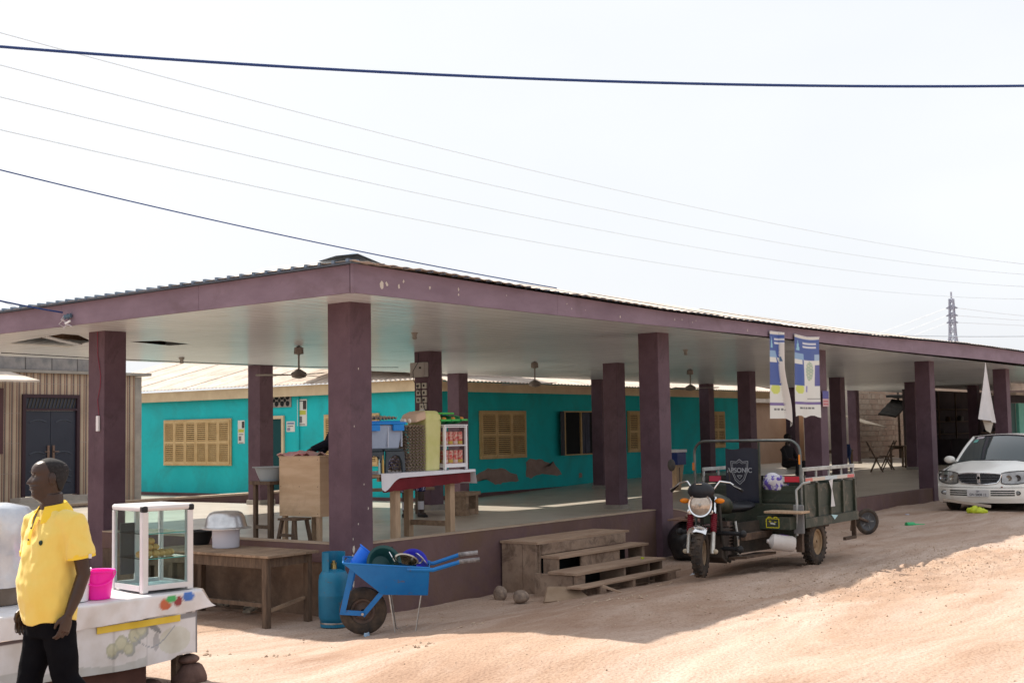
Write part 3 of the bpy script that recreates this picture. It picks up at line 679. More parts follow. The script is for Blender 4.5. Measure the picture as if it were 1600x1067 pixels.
m_ = MB(); m_.add([(3.6, -.9, 2.42), (4.75, -.75, 2.44), (4.45, 0, 2.66), (3.6, 0, 2.66), (3.6, -.9, 2.38), (4.75, -.75, 2.40), (4.45, 0, 2.62), (3.6, 0, 2.62)], [(0,1,2,3), (7,6,5,4), (0,4,5,1), (1,5,6,2), (2,6,7,3), (3,7,4,0)]); m_.build('window_awning', roof_p, tl)
# low purple kerb wall between the houses
kw = thing('low_kerb_wall', 'low purple wall with a cement top running below the teal wall to the striped house', 'wall', (0, 0, 0))
m_ = MB(); m_.box(4.0, 10.5, 11.2, 11.4, -.2, .05); m_.build('wall', purple_wall, kw)
m_ = MB(); m_.box(3.98, 10.52, 11.18, 11.42, .051, .09); m_.build('coping', cap_m, kw)

# ================================================================== RIGHT BACKGROUND
bw = thing('block_house', 'tall bare sandcrete block building beyond the far end of the veranda', 'building', (0, 0, 0))
bm_ = mat('sand_block', (0.50, 0.38, 0.28), (0.40, 0.29, 0.21), 0.45, .95, .01, 10, grime=(.20, .15, .12), gscale=.6, gpos=(.4, .65))
bm2 = mat('sand_block_dark', (0.32, 0.22, 0.16), (0.38, 0.27, 0.20), 0.7, .95, .01, 10)
mo_m = mat('mortar', (.62, .54, .45), (.52, .44, .36), 2, .95)
m_ = MB(); m_.box(36.6, 50.0, 11.03, 11.3, -.6, 4.3); m_.build('mortar_wall', mo_m, bw)
b1 = b2 = None; rb = random.Random(9); j = 0; z = -.3
cnt = 0
while z < 3.3:
    x = 40.8 - (.225 if j % 2 else 0)
    while x < 48.5:
        loc = (x, 11.0+rb.uniform(-.008, .006), z)
        if rb.random() < .45:
            if b2 is None: q = MB(); q.box(0, .43, 0, .05, 0, .205); b2 = q.build('block', bm2, bw); b2.location = loc
            else: copy_part(b2, bw, loc)
        else:
            if b1 is None: q = MB(); q.box(0, .43, 0, .05, 0, .205); b1 = q.build('block', bm_, bw); b1.location = loc
            else: copy_part(b1, bw, loc)
        x += .45; cnt += 1
    z += .225; j += 1
m_ = MB(); m_.box(29.6, 41.5, 12.2, 12.4, -.5, 2.7); m_.build('rendered_wall', mat('brown_render', (.30, .19, .13), (.36, .24, .17), 1, .9), bw)
m_ = MB(); m_.box(29.5, 41.8, 11.9, 12.6, 2.2, 2.35); m_.build('roof_edge', roof_p, bw)
# thatched / sheet awning on poles in front of the block wall
aw = thing('pole_shelter', 'ragged dark awning on wooden poles against the block building', 'shelter', (41.6, 9.6, 0))
m_ = MB(); m_.sheet([[(-1.2+.27*i, -.6+.25*j, 1.62+.10*i+.04*j+.02*math.sin(i*3+j)) for j in range(4)] for i in range(7)], .07); m_.build('awning', mat('old_thatch', (.016, .014, .012), (.04, .034, .028), 8, .95, .02, 30), aw)
m_ = MB(); m_.sheet([[(-.1+.5*i, -.8+.5*j, 2.5+.03*math.sin(i*2)) for j in range(3)] for i in range(5)], .1); m_.build('upper_awning', mat('dark_sheet', (.03, .03, .03), (.07, .06, .05), 5, .9), aw)
for p, q, r_ in (((.9, -.5, -.4), (.9, -.5, 2.7), .06), ((1.7, -.5, -.4), (1.7, -.5, 2.7), .05), ((.9, -.5, 1.2), (.1, -.5, 1.75), .035), ((1.3, .2, -.4), (1.3, .2, 2.7), .05), ((.9, -.5, 1.1), (1.7, -.5, 1.1), .03), ((.9, -.5, .6), (1.7, -.5, .65), .03)):
    m_ = MB(); m_.tube([p, q], r_, 7); m_.build('pole', wood_dark, aw)
# cloth/sheet patch bright
tn = tag(MB().add([(38.2, 9.4, 1.35), (40.1, 9.3, 1.2), (40.2, 10.4, 1.55), (38.3, 10.4, 1.7), (38.2, 9.4, 1.32), (40.1, 9.3, 1.17), (40.2, 10.4, 1.52), (38.3, 10.4, 1.67)], [(0,1,2,3), (7,6,5,4), (0,4,5,1), (1,5,6,2), (2,6,7,3), (3,7,4,0)]).build('cloth_shade', mat('pale_tarpaulin', (.6, .5, .38), rough=.9)), 'pale tarpaulin shade stretched in front of the block building', 'tarpaulin')
# wooden chairs and tables under the far end
def slat_chair(loc, rz, label, m, g='chairs at the far end of the veranda', s=1.0):
    t_ = thing('wooden_chair', label, 'chair', loc, rz, g)
    m_ = MB(); m_.box(-.21, .21, -.2, .2, .42, .45); m_.build('seat', m, t_)
    for a in (-1, 1):
        m_ = MB(); m_.bar((a*.19, .19, 0), (a*.19, -.02, .44), .035); m_.build('leg', m, t_)
        m_ = MB(); m_.bar((a*.19, -.17, 0), (a*.19, .28, .92), .035); m_.build('back_post', m, t_)
    m_ = MB(); m_.box(-.19, .19, .235, .26, .80, .88); m_.box(-.19, .19, .19, .215, .64, .70); m_.build('backrest', m, t_)
    return t_
slat_chair((27.3, 4.9, -.13), .4, 'dark slatted wooden chair left of the two in front of the block wall', wood_dark)
slat_chair((29.2, 5.3, -.13), -2.6, 'dark slatted wooden chair right of the two, turned away beside the pole shelter', wood_dark)
def plank_table(name, label, loc, rz, L, W, H, m, cat='table', leg=.06, apron=.08):
    t_ = thing(name, label, cat, loc, rz)
    m_ = MB(); m_.box(-L/2, L/2, -W/2, W/2, H-.03, H); m_.build('table_top', m, t_)
    for a in (-1, 1):
        for b_ in (-1, 1):
            m_ = MB(); m_.box(a*(L/2-.06)-leg/2, a*(L/2-.06)+leg/2, b_*(W/2-.06)-leg/2, b_*(W/2-.06)+leg/2, 0, H-.031); m_.build('leg', m, t_)
    m_ = MB(); m_.box(-L/2+.06+leg/2, L/2-.06-leg/2, -W/2+.03, -W/2+.055, H-.03-apron, H-.031); m_.box(-L/2+.06+leg/2, L/2-.06-leg/2, W/2-.055, W/2-.03, H-.03-apron, H-.031); m_.build('apron', m, t_)
    return t_
plank_table('low_table', 'long low dark table against the block wall', (30.2, 7.3, -.13), 0, 1.5, .5, .62, wood_dark)
plank_table('low_table', 'dark wooden table between the slatted chair and the pole shelter', (31.6, 5.6, -.13), 0, 1.2, .6, .72, wood_dark)
# blue plastic chair behind the trike's rails
bc_m = mat('dark_blue_plastic', (.012, .035, .12), rough=.4)
bc = thing('plastic_chair', 'dark blue plastic armchair standing beyond the tricycle beside a far pillar', 'chair', (27.6, 6.1, -.13), -1.2)
m_ = MB(); m_.box(-.24, .24, -.22, .22, .42, .45); m_.build('seat', bc_m, bc, bevel=.01)
m_ = MB(); m_.sheet([[(lerp(-.25, .25, i/6), .22+.02*j+.03*(1-abs(i-3)/3), .45+.13*j) for j in range(4)] for i in range(7)], .02); m_.build('backrest', bc_m, bc, smooth=50)
for a in (-1, 1):
    for b_ in (-1, 1):
        m_ = MB(); m_.bar((a*.26, b_*.26, 0), (a*.21, b_*.2, .43), .05); m_.build('leg', bc_m, bc)
    m_ = MB(); m_.tube([(a*.25, .24, .72), (a*.27, .0, .68), (a*.26, -.2, .62), (a*.23, -.2, .44)], .02, 6); m_.build('armrest', bc_m, bc)
# brown partition boards and dark kiosk under the far right of the canopy
ks = thing('dark_kiosk', 'dark wooden kiosk with shelves at the right end of the veranda', 'kiosk', (0, 0, 0))
km = mat('kiosk_dark_timber', (.022, .016, .02), (.04, .028, .032), 2, .8)
m_ = MB(); m_.box(33.6, 46.6, 6.2, 6.3, -.2, 2.5); m_.box(33.6, 33.7, 5.2, 6.2, -.2, 2.5); m_.build('back_wall', km, ks)
for zz in (.45, .9, 1.35, 1.8):
    m_ = MB(); m_.box(33.9, 46.4, 5.75, 6.19, zz, zz+.03); m_.build('shelf', wood_dark, ks)
for xx_ in (33.9, 35.6, 37.5, 39.5, 41.5, 43.5, 46.3):
    m_ = MB(); m_.box(xx_, xx_+.06, 5.7, 5.745, -.1, 2.4); m_.build('shelf_post', wood_dark, ks)
m_ = MB(); m_.box(34.6, 37.2, 5.0, 5.6, -.1, .75); m_.build('counter', km, ks)
gr = random.Random(8)
for i in range(16):
    x = 34.1+.76*i+gr.uniform(0, .3); z = (.48, .93, 1.38)[(i*7+i//3) % 3]
    m_ = MB(); s_ = gr.uniform(.06, .13); m_.lathe([(s_, 0), (s_*1.05, s_*1.2), (s_*.6, s_*1.8)], (0, 0, 0), 10)
    cn, c_ = (('black', (.03, .03, .035)), ('brown', (.10, .06, .03)), ('blue', (.03, .05, .11)), ('grey', (.12, .11, .1)))[(i*5+i//4) % 4]; sn_ = {.48: 'lowest', .93: 'middle', 1.38: 'highest'}[z]
    tag(m_.build('shop_goods', mat('shop_goods', c_, rough=.6), loc=(x, 5.95, z)), f"dim {cn} container, {('first', 'second', 'third', 'fourth', 'fifth', 'sixth', 'seventh', 'eighth', 'ninth', 'tenth', 'eleventh', 'twelfth', 'thirteenth', 'fourteenth', 'fifteenth', 'last')[i]} from the left on the kiosk shelves", 'container', 'goods on the kiosk shelves')
gd = thing('mint_panel_kiosk', 'bright mint green panelled kiosk at the right edge beyond the white car', 'kiosk', (0, 0, 0))
m_ = MB(); m_.box(35.7, 38.5, 3.0, 3.1, -.35, 1.95); m_.build('mint_panel', mat('mint_paint', (.16, .52, .42), (.2, .58, .47), 1, .6), gd)
m_ = MB(); m_.box(33.9, 35.65, 3.1, 3.2, -.35, 1.95); m_.build('dark_green_panel', mat('dark_green_paint', (.02, .09, .08), rough=.6), gd)
m_ = MB(); m_.box(34.0, 39.0, 2.6, 3.4, 2.2, 2.28); m_.build('roof_edge', roof_p, gd)
m_ = MB(); m_.box(34.0, 39.0, 2.9, 3.0, 1.96, 2.19); m_.build('header_board', km, gd)

# roofs beyond the veranda at the right
fr2 = thing('gable_roof_house', 'pale gabled roof showing above the right part of the veranda roof', 'house', (0, 0, 0))
m_ = MB(); m_.add([tuple(C0[i]+(q[i]-C0[i])*1.5 for i in range(3)) for q in ((40, 6, 3.4), (40, 16, 3.4), (40, 11, 5.05), (52, 6, 3.4), (52, 16, 3.4), (52, 11, 5.05))], [(0,1,2), (3,5,4), (0,2,5,3), (1,4,5,2), (0,3,4,1)]); m_.build('roof', roof_p, fr2)
m_ = MB(); m_.box(65.5, 82, 14.2, 28, -.5, 4.45); m_.build('wall', mat('dark_render', (.12, .09, .08), rough=.9), fr2)
fr3 = thing('brown_roof_house', 'low brown roof peeking over the veranda at the far right', 'house', (0, 0, 0))
m_ = MB(); m_.add([(50, -1.5, 3.2), (50, 6, 3.2), (48.5, 2.5, 4.45), (72, -6, 3.1), (72, 6, 3.1), (72, 1, 3.9)], [(0,1,2), (3,5,4), (0,2,5,3), (1,4,5,2), (0,3,4,1)]); m_.build('roof', mat('brown_roof', (.22, .17, .15), (.3, .24, .2), 1, .8), fr3)
m_ = MB(); m_.box(50.5, 71, -1.2, 5, -.5, 3.05); m_.build('wall', mat('dark_render2', (.12, .09, .08), rough=.9), fr3)

# ================================================================== PYLON AND WIRES
py = thing('lattice_pylon', 'tall steel lattice power pylon far behind the veranda roof', 'pylon', (191.6, 54.2, 0))
pm = mat('hazed_pylon_steel', (.30, .33, .42), rough=.6)  # steel paled towards blue: the distance haze is put into its colour
def lat(parts, r_): 
    m_ = MB()
    for a, b in parts: m_.bar(a, b, r_)
    return m_
H_ = 22.0
def wd(z): return lerp(2.3, .45, min(1, z/15.0)) if z < 15 else lerp(.45, .25, (z-15)/7)
lg = []
zs = [0, 3.5, 6.5, 9, 11, 12.8, 14.2, 15.4, 16.6, 17.8, 19, 20.2, 21]
for sx_1, sy_1 in ((1, 1), (1, -1), (-1, -1), (-1, 1)):
    m_ = lat([((sx_1*wd(a), sy_1*wd(a), a), (sx_1*wd(b), sy_1*wd(b), b)) for a, b in zip(zs[:-1], zs[1:])], .16); m_.build('leg', pm, py)
br_ = []
for a, b in zip(zs[:-1], zs[1:]):
    for s_ in (-1, 1):
        br_ += [((-wd(a), s_*wd(a), a), (wd(b), s_*wd(b), b)), ((wd(a), s_*wd(a), a), (-wd(b), s_*wd(b), b)), ((s_*wd(a), -wd(a), a), (s_*wd(b), wd(b), b)), ((s_*wd(a), wd(a), a), (s_*wd(b), -wd(b), b))]
lat(br_, .09).build('bracing', pm, py, kind='stuff')
vd = Vector((math.cos(.42+1.57), math.sin(.42+1.57), 0))*-1
for z in (17.2, 18.3, 19.5):
    w_ = .85
    lat([(-vd*w_+Vector((0, 0, z)), vd*w_+Vector((0, 0, z))), (-vd*w_+Vector((0, 0, z)), Vector((0, 0, z+.5))), (vd*w_+Vector((0, 0, z)), Vector((0, 0, z+.5)))], .16).build('cross_arm', pm, py)
lat([((0, 0, 21), (0, 0, 22.1))], .2).build('peak', pm, py)
def cable(name, label, a, b, sag, r_, m, n_=24, group=None):
    """straight-hung cable between two points with a parabolic sag"""
    a = Vector(a); b = Vector(b)
    m_ = MB(); m_.tube([a.lerp(b, i/n_)-Vector((0, 0, 4*sag*(i/n_)*(1-i/n_))) for i in range(n_+1)], r_, 6)
    return tag(m_.build(name, m), label, 'cable', group)
near_m = mat('black_insulated_cable', (.01, .04, .17), rough=.5); far_m = mat('grey_aluminium_cable', (.60, .68, .76), rough=.5)
K5 = lambda p: tuple(C0[i]+(p[i]-C0[i])*.55 for i in range(3))
cable('overhead_cable', 'thick dark cable crossing the whole sky above everything else', K5((-3.85, 2.7, 5.11)), K5((5.61, -6.62, 4.98)), .105, .0080, near_m, 30)
tz_ = 'thin grey power lines crossing the sky'
cable('power_line', 'highest thin grey power line, crossing under the thick cable at the left', (1.31, 12.1, 8.81), (54.47, 4.59, 8.43), .78, .010, far_m, 30, tz_)
cable('power_line', 'second highest of the four thin grey power lines', (1.34, 12.14, 8.23), (54.49, 4.61, 8.07), .90, .010, far_m, 30, tz_)
cable('power_line', 'third highest of the four thin grey power lines', (1.37, 12.17, 7.65), (54.51, 4.63, 7.58), .95, .010, far_m, 30, tz_)
cable('power_line', 'lowest of the four thin grey power lines, passing just by the pylon top', (1.39, 12.2, 7.06), (54.54, 4.66, 7.1), 1.05, .010, far_m, 30, tz_)
cable('service_cable', 'dark cable slanting from the upper left down to the veranda roof ridge', (-1.6, 6.41, 5.0), (6.45, 2.0, 3.48), .10, .009, near_m, 24)
cable('service_cable', 'low grey cable running behind the roof past the foot of the pylon', (43.7, 19.3, 6.23), (55.5, 3.54, 5.41), .35, .02, far_m, 24)
for i, z in enumerate((17.2, 18.3, 19.5)):
    for s_, nm in ((-1, 'right'), (1, 'left')):
        a = Vector((191.6, 54.2, z)) - vd*(.85*s_)*-1
        e = Vector((300, -60+30*i, z+7)) if s_ == 1 else Vector((250, 170, 6+2.2*i))
        cable('pylon_line', f"faint pylon line leaving the {('lowest', 'middle', 'highest')[i]} arm towards the {('left','right')[s_ == 1]}", a, e, 4.0, .035, far_m, 14, 'faint lines strung from the pylon')
cable('service_cable', 'short thick dark cable reaching the insulator on the left fascia board', (-2.6, 4.3, 3.05), (-.92, 4.0, 2.76), .03, .010, near_m, 10)
cable('service_cable', 'thin cable above the thick one ending at the left roof edge', (-2.6, 4.6, 3.25), (-.9, 5.0, 2.9), .0, .004, far_m, 6)
ins = thing('cable_insulator', 'tangle of insulators and cut wires on the left fascia board', 'insulator', (-.89, 3.95, 2.72))
m_ = MB(); m_.lathe([(.015, 0), (.03, .01), (.02, .03), (.035, .05), (.02, .07), (.03, .09), (.012, .1)], (-.04, 0, -.02), 10, Euler((R(80), 0, .4)).to_matrix().to_4x4()); m_.build('insulator_body', mat('blue_grey_insulator', (.10, .16, .22), rough=.4), ins, smooth=40)
m_ = MB(); m_.tube([(-.03, .02, 0), (-.08, .0, -.05), (-.03, -.05, -.09), (-.06, -.02, -.16)], .007, 6); m_.tube([(-.03, 0, -.02), (-.07, .06, -.1), (-.02, .04, -.13), (-.05, -.09, -.12)], .005, 6); m_.tube([(-.05, -.02, -.09), (-.04, -.16, -.14)], .006, 6); m_.build('loose_wire', mat('pale_wire', (.5, .48, .5), rough=.5), ins)
m_ = MB(); m_.bar((-.05, -.04, -.10), (-.04, -.12, -.07), .02, .02); m_.build('tape_end', white_p, ins)

# wire and switch on the left pillar
pw = thing('pillar_wire', 'thin red wire with a white switch hanging on the left purple pillar', 'wire', (-.15-.004, 4.36, 0))
m_ = MB(); m_.tube([(-.004, .04, 2.6), (-.004, .03, 2.3), (-.004, -.03, 2.05), (-.004, -.02, 1.9), (-.004, .03, 1.75), (-.004, .0, 1.55)], .004, 5); m_.build('red_wire', mat('red_wire', (.25, .02, .05), rough=.5), pw)
m_ = MB(); m_.box(-.03, 0, -.02, .03, 1.36, 1.55); m_.build('switch_box', white_p, pw, bevel=.006)

# ================================================================== PAPERS ON THE WALLS
def poster(label, loc, rz, w, h, bands, lines, name='poster', cat='poster'):
    t_ = thing(name, label, cat, loc, rz)
    m_ = MB(); m_.box(-w/2, w/2, -.004, -.001, 0, h); m_.build('paper', mat('poster_paper', (.62, .62, .58), rough=.8), t_)
    for (x0, x1, z0, z1, c) in bands:
        m_ = MB(); m_.box(x0*w-w/2, x1*w-w/2, -.0065, -.0045, z0*h, z1*h); m_.build('printed_panel', mat('print_colour', c, rough=.8), t_)
    for z_ in lines:
        m_ = MB(); m_.box(-w*.36, w*.30, -.0065, -.0045, z_*h, z_*h+.018); m_.build('text_line', mat('print_ink', (.05, .05, .06), rough=.8), t_)
    return t_
poster('election style poster with a green bar, right of the left window', (12.495, 16.2, 1.08), Lrot, .26, .60, [(.08, .9, .48, .62, (.45, .45, .08)), (.6, .95, .66, .95, (.05, .04, .04)), (.12, .5, .12, .32, (.15, .14, .15))], [.02, .38])
poster('tall poster with a green bar and two small portraits, left of the corner pillar', (12.495, 13.95, 1.50), Lrot, .34, .66, [(.06, .9, .42, .58, (.45, .45, .08)), (.6, .95, .62, .95, (.05, .04, .04)), (.12, .5, .12, .36, (.15, .14, .15))], [.04, .92])
poster('small white printed notice beside the doorway in the teal wall', (12.495, 14.36, 1.36), Lrot, .30, .26, [(.1, .9, .7, .9, (.2, .25, .35)), (.1, .45, .1, .4, (.25, .22, .3))], [.5])

# ================================================================== BANNERS AND FLAG
ban = bpy.data.materials.new('printed_banner'); ban.use_nodes = True; b = pnode(ban); b.inputs['Roughness'].default_value = .55
at_ = ban.node_tree.nodes.new('ShaderNodeVertexColor'); at_.layer_name = 'print'; ban.node_tree.links.new(at_.outputs['Color'], b.inputs['Base Color'])
def banner_color(u, v):
    """u across 0-1, v from the top 0-1: flat print of the banner"""
    white = (.66, .66, .62); blue = (.035, .08, .30); pale = (.30, .42, .58)
    if v < .03: return white
    if v < .22:
        if .05 < u < .2 and .06 < v < .18 and abs((u-.13))*1.6 < (v-.05)*.8: return (.25, .5, .62)
        if .32 < u < .86 and (.07 < v < .095 or .115 < v < .135): return (.6, .62, .68)
        return blue
    if v < .30: return (.22, .36, .55) if u < .35 else blue if u < .8 else pale
    if v < .35 and (u < .3 or u > .75): return white
    if v < .62:
        e = ((u-.57)/.16)**2+((v-.43)/.12)**2
        if ((u-.57)/.24)**2+((v-.45)/.22)**2 < 1:
            if e < 1: return (.32, .42, .33) if math.sin(v*160)*math.cos(u*30) > -.2 else (.55, .56, .42)
            return white
        if u < .34: return blue
        if u > .8: return (.08, .08, .28)
        return white
    if ((u-.18)/.14)**2+((v-.66)/.06)**2 < 1: return (.55, .60, .12)
    if .42 < u < .5 and .58 < v < .70: return (.2, .18, .45)
    if .815 < v < .845: return (.14, .09, .28)
    if .77 < v < .785 and u > .5: return (.2, .2, .2)
    if .885 < v < .905 and .15 < u < .85 and int(u*30) % 4 != 0: return (.08, .08, .09)
    return white
def paint(o, fn):
    me = o.data; ca = me.color_attributes.new('print', 'FLOAT_COLOR', 'POINT')
    for i in range(len(me.vertices)): ca.data[i].color = rgb(fn(i))
def banner(label, x0, x1, zt, zb, shape, nu=40, nv=90, back=(.60, .58, .55)):
    t_ = thing('banner', label, 'banner', ((x0+x1)/2, -.70, zt), 0, 'printed banners hanging from the fascia')
    w = x1-x0; h = zt-zb; g_ = []; cols = []
    for i in range(nu+1):
        row = []
        for j in range(nv+1):
            u = i/nu; v = j/nv; x, y, z, c = shape(u, v, w, h); row.append((x, y, z)); cols.append(c or banner_color(u, v))
        g_.append(row)
    m_ = MB(); m_.sheet(g_, -.0015); nfront = (nu+1)*(nv+1)
    o = m_.build('printed_sheet', ban, t_, smooth=60); paint(o, lambda i: cols[i] if i < nfront else back)
    m_ = MB(); m_.tube([g_[0][0], g_[nu//2][0], g_[nu][0]], .009, 6); m_.build('hem_cord', white_p, t_)
    return t_
def shape_open(u, v, w, h):
    y = .02*math.sin(u*7+v*4)*v+.015*math.sin(u*16)*v*.5
    x = -w/2+w*u - .06*v*w + .02*math.sin(v*5)*v
    return x, y, -h*v + .025*math.sin(math.pi*u)*-(1-v) + (0.02*math.sin(u*11) if v > .99 else 0), None
def shape_twist(u, v, w, h):
    # right half folds over across the front, showing its plain back
    k = sstep((v-.06)/.5); f = .62-.30*sstep((v-.1)/.3)*(1-sstep((v-.55)/.45)) 
    wt = w*lerp(.50, .86, sstep((v-.35)/.6)); shift = -.10*w*v
    if u <= f: x = -w/2*.55+wt*u/f*.72+shift; y = 0; c = None
    else:
        t_ = (u-f)/(1-f); x = -w/2*.55+wt*.72+shift + wt*(.26*math.sin(t_*math.pi*.5)-.05*t_); y = -.05*math.sin(t_*math.pi)-.02; c = (.60, .57, .54) if v > .13 else None
    if v > .28 and .55 < f+.2 and u > f and v < .55 and (u-f)/(1-f) < .5-abs(v-.42)*3: c = (.04, .10, .2)
    return x, y, -h*v-(.10*h*max(0, (u-f)/(1-f))*sstep((v-.8)/.2) if u > f else 0), c
banner('blue and white printed banner, left of the two, twisted round so its pale back shows', 8.10, 8.95, 2.74, 1.40, shape_twist)
banner('blue and white printed banner, right of the two, hanging open with ragged lower edge', 9.20, 10.17, 2.74, 1.43, shape_open)
wf = thing('white_cloth_banner', 'plain white cloth hanging from one corner near the parked white car', 'flag', (19.3, -.72, 2.62))
g_ = []
for i in range(13):
    row = []
    for j in range(17):
        u = i/12; v = j/16; w_ = .03+1.35*v**1.15
        row.append((-w_*.55+w_*u+.0*v-.12*v, .05*math.sin(u*9)*v-.05*v, -1.24*v-.10*u*v+.0))
    g_.append(row)
wcl = mat('white_cloth', (.55, .54, .55), (.62, .61, .62), 3, .9)
m_ = MB(); m_.sheet(g_, .002); m_.build('cloth', wcl, wf, smooth=60)
m_ = MB(); m_.sheet([[(-.35+.9*u_*(1-v_*.6)+.25*v_, .03, -1.20-.07*u_-.30*v_) for v_ in (0, .33, .66, 1)] for u_ in (0, .25, .5, .75, 1)], .002); m_.build('folded_corner', mat('yellowed_cloth', (.42, .39, .34), rough=.9), wf, smooth=60)
# stickers on pillars
def sticker(label, loc, w, h, c1, c2=None, words=None):
    t_ = thing('sticker', label, 'sticker', loc)
    m_ = MB(); m_.box(0, w, -.003, -.001, 0, h); m_.build('paper', mat('sticker_paper', c1, rough=.6), t_)
    if c2:
        m_ = MB(); m_.box(0, w, -.005, -.0035, h*.5, h); m_.build('printed_panel', mat('sticker_print', c2, rough=.6), t_)
        for q in (.12, .3):
            m_ = MB(); m_.box(w*.1, w*.9, -.005, -.0035, h*q, h*q+.02); m_.build('text_line', mat('sticker_red', (.5, .1, .12), rough=.6), t_)
    return t_
sticker('pink and blue sticker on the pillar right of the banners', (11.80, -.032, 1.62), .27, .28, (.55, .36, .38), (.10, .10, .32))
sticker('torn pale blue sticker on the pillar left of the white car', (17.8, .037, 1.02), .12, .28, (.42, .48, .52))
for (px_, py_, nm) in ((17.72, 4.27, 'above the right of the trike hoop'), (23.6, 4.37, 'left of the block wall'), (29.43, 4.38, 'by the pole shelter')):
    t_ = thing('house_plate', 'small cream plate on a pillar '+nm, 'plate', (px_-.004, py_+.10, 1.42)); m_ = MB(); m_.box(-.012, 0, -.0, .14, 0, .10); m_.build('plate', mat('cream_plate', (.42, .38, .3), rough=.6), t_)
# ================================================================== FURNITURE AND GOODS AT THE CORNER
def legs_at(t_, pts, w, H, m, z0=0):
    for (x, y) in pts:
        m_ = MB(); m_.box(x-w/2, x+w/2, y-w/2, y+w/2, z0, H); m_.build('leg', m, t_, bevel=.004)
# --- weathered plank table left of the corner
wt = thing('plank_table', 'weathered wooden plank table against the mud plinth, beside the blue gas cylinder', 'table', (-.73, 1.2, -.60))
H = .69
for i in range(4):
    x0 = -.35+.175*i; m_ = MB(); m_.box(x0, x0+.171, -.90, .95, H-.025, H+.002*(i % 2)); m_.build('plank', wood, wt, bevel=.003)
legs_at(wt, [(-.30, -.82), (.28, -.80), (-.30, .86), (.28, .86)], .065, H-.026, wood_dark, -.03)
m_ = MB(); m_.box(-.325, -.30, -.78, .82, H-.13, H-.027); m_.build('apron', wood_dark, wt)
m_ = MB(); m_.box(-.26, .24, -.83, -.805, H-.12, H-.027); m_.build('apron', wood_dark, wt)
m_ = MB(); m_.bar((-.28, -.79, .13), (.27, -.78, .22), .04, .03); m_.build('stretcher', wood, wt)
m_ = MB(); m_.bar((-.30, -.8, .2), (-.30, .8, .2), .03, .04); m_.build('stretcher', wood_dark, wt)
zt_ = -.60+H+.003
pl_ = thing('white_pail', 'plain white plastic pail on the plank table, under an upturned aluminium basin', 'pail', (-.62, 1.46, zt_))
m_ = MB(); m_.lathe([(.135, 0), (.142, .01), (.146, .20), (.150, .205), (.150, .225), (.14, .225), (.132, .02)], seg=32); m_.build('body', mat('white_pail_plastic', (.62, .62, .70), rough=.35), pl_, smooth=35)
alu = mat('aluminium', (.62, .62, .63), (.45, .45, .46), 8, .32, .001, 20, metal=.9)
ab = thing('aluminium_basin', 'dull aluminium basin turned upside down over the white pail', 'basin', (-.62, 1.46, zt_+.20))
m_ = MB(); m_.lathe([(.262, .0), (.262, .008), (.225, .02), (.215, .05), (.20, .12), (.17, .165), (.13, .182), (.02, .19), (.02, .184), (.16, .155), (.19, .11), (.205, .04)], seg=36); m_.build('bowl', alu, ab, smooth=35)
bb = thing('black_basin', 'small black plastic basin on the plank table behind the glass display case', 'basin', (-.50, 2.02, zt_))
m_ = MB(); m_.lathe([(.09, 0), (.14, .14), (.165, .145), (.165, .152), (.13, .15), (.085, .01)], seg=28); m_.build('bowl', black_plastic, bb, smooth=35)
# second low stool table beneath/behind
st2 = plank_table('low_bench', 'dark low bench standing under the far end of the plank table', (-.45, 2.75, -.6), R(90), .8, .35, .55, wood_dark, 'bench', .07)
tr = MB(); rr_ = random.Random(4)
for i in range(5): tr.cbox((-.3+rr_.uniform(-.12, .12), 1.6+rr_.uniform(-.3, .3), -.585+.012*i), (.16, .10, .02), (rr_.uniform(-.3, .3), rr_.uniform(-.3, .3), rr_.uniform(0, 3)))
tag(tr.build('trash_scraps', mat('scrap', (.05, .045, .04), (.3, .26, .2), 9, .8)), 'heap of scraps and rubbish under the plank table', 'rubbish', kind='stuff')

# --- gas cylinder
gc_m = mat('cylinder_blue', (.003, .125, .24), (.006, .165, .30), 4, .5, .001, 15, grime=(.09, .07, .06), gscale=9, gpos=(.60, .70), spec=.5)
gc = thing('gas_cylinder', 'tall blue gas cylinder standing between the plank table and the wheelbarrow', 'gas cylinder', (-.60, -.12, -.615))
m_ = MB(); m_.lathe([(.128, 0), (.135, .0), (.135, .05), (.128, .05)], seg=36); m_.build('foot_ring', gc_m, gc, smooth=40)
m_ = MB(); m_.lathe([(.10, .03), (.138, .06), (.150, .10), (.152, .30), (.1535, .305), (.152, .31), (.150, .45), (.142, .50), (.12, .535), (.07, .555), (.02, .56)], seg=40); m_.build('tank', gc_m, gc, smooth=35)
m_ = MB(); g_ = []
for i in range(25):
    a = R(-60)+R(260)*i/24; g_.append([(.115*math.cos(a)-.0, .115*math.sin(a), z_) for z_ in (.52, .60, .70, .725)])
m_.sheet(g_, .004); m_.build('collar', gc_m, gc, smooth=50)
m_ = MB(); m_.lathe([(.035, .55), (.03, .60), (.018, .61), (.018, .64)], seg=12); m_.box(-.03, .03, -.012, .012, .60, .62); m_.build('valve', mat('brass', (.4, .3, .12), rough=.4, metal=.8), gc)
m_ = MB(); m_.lathe([(.136, .03), (.1365, .038), (.136, .045)], seg=36); m_.build('ring_band', steel, gc)

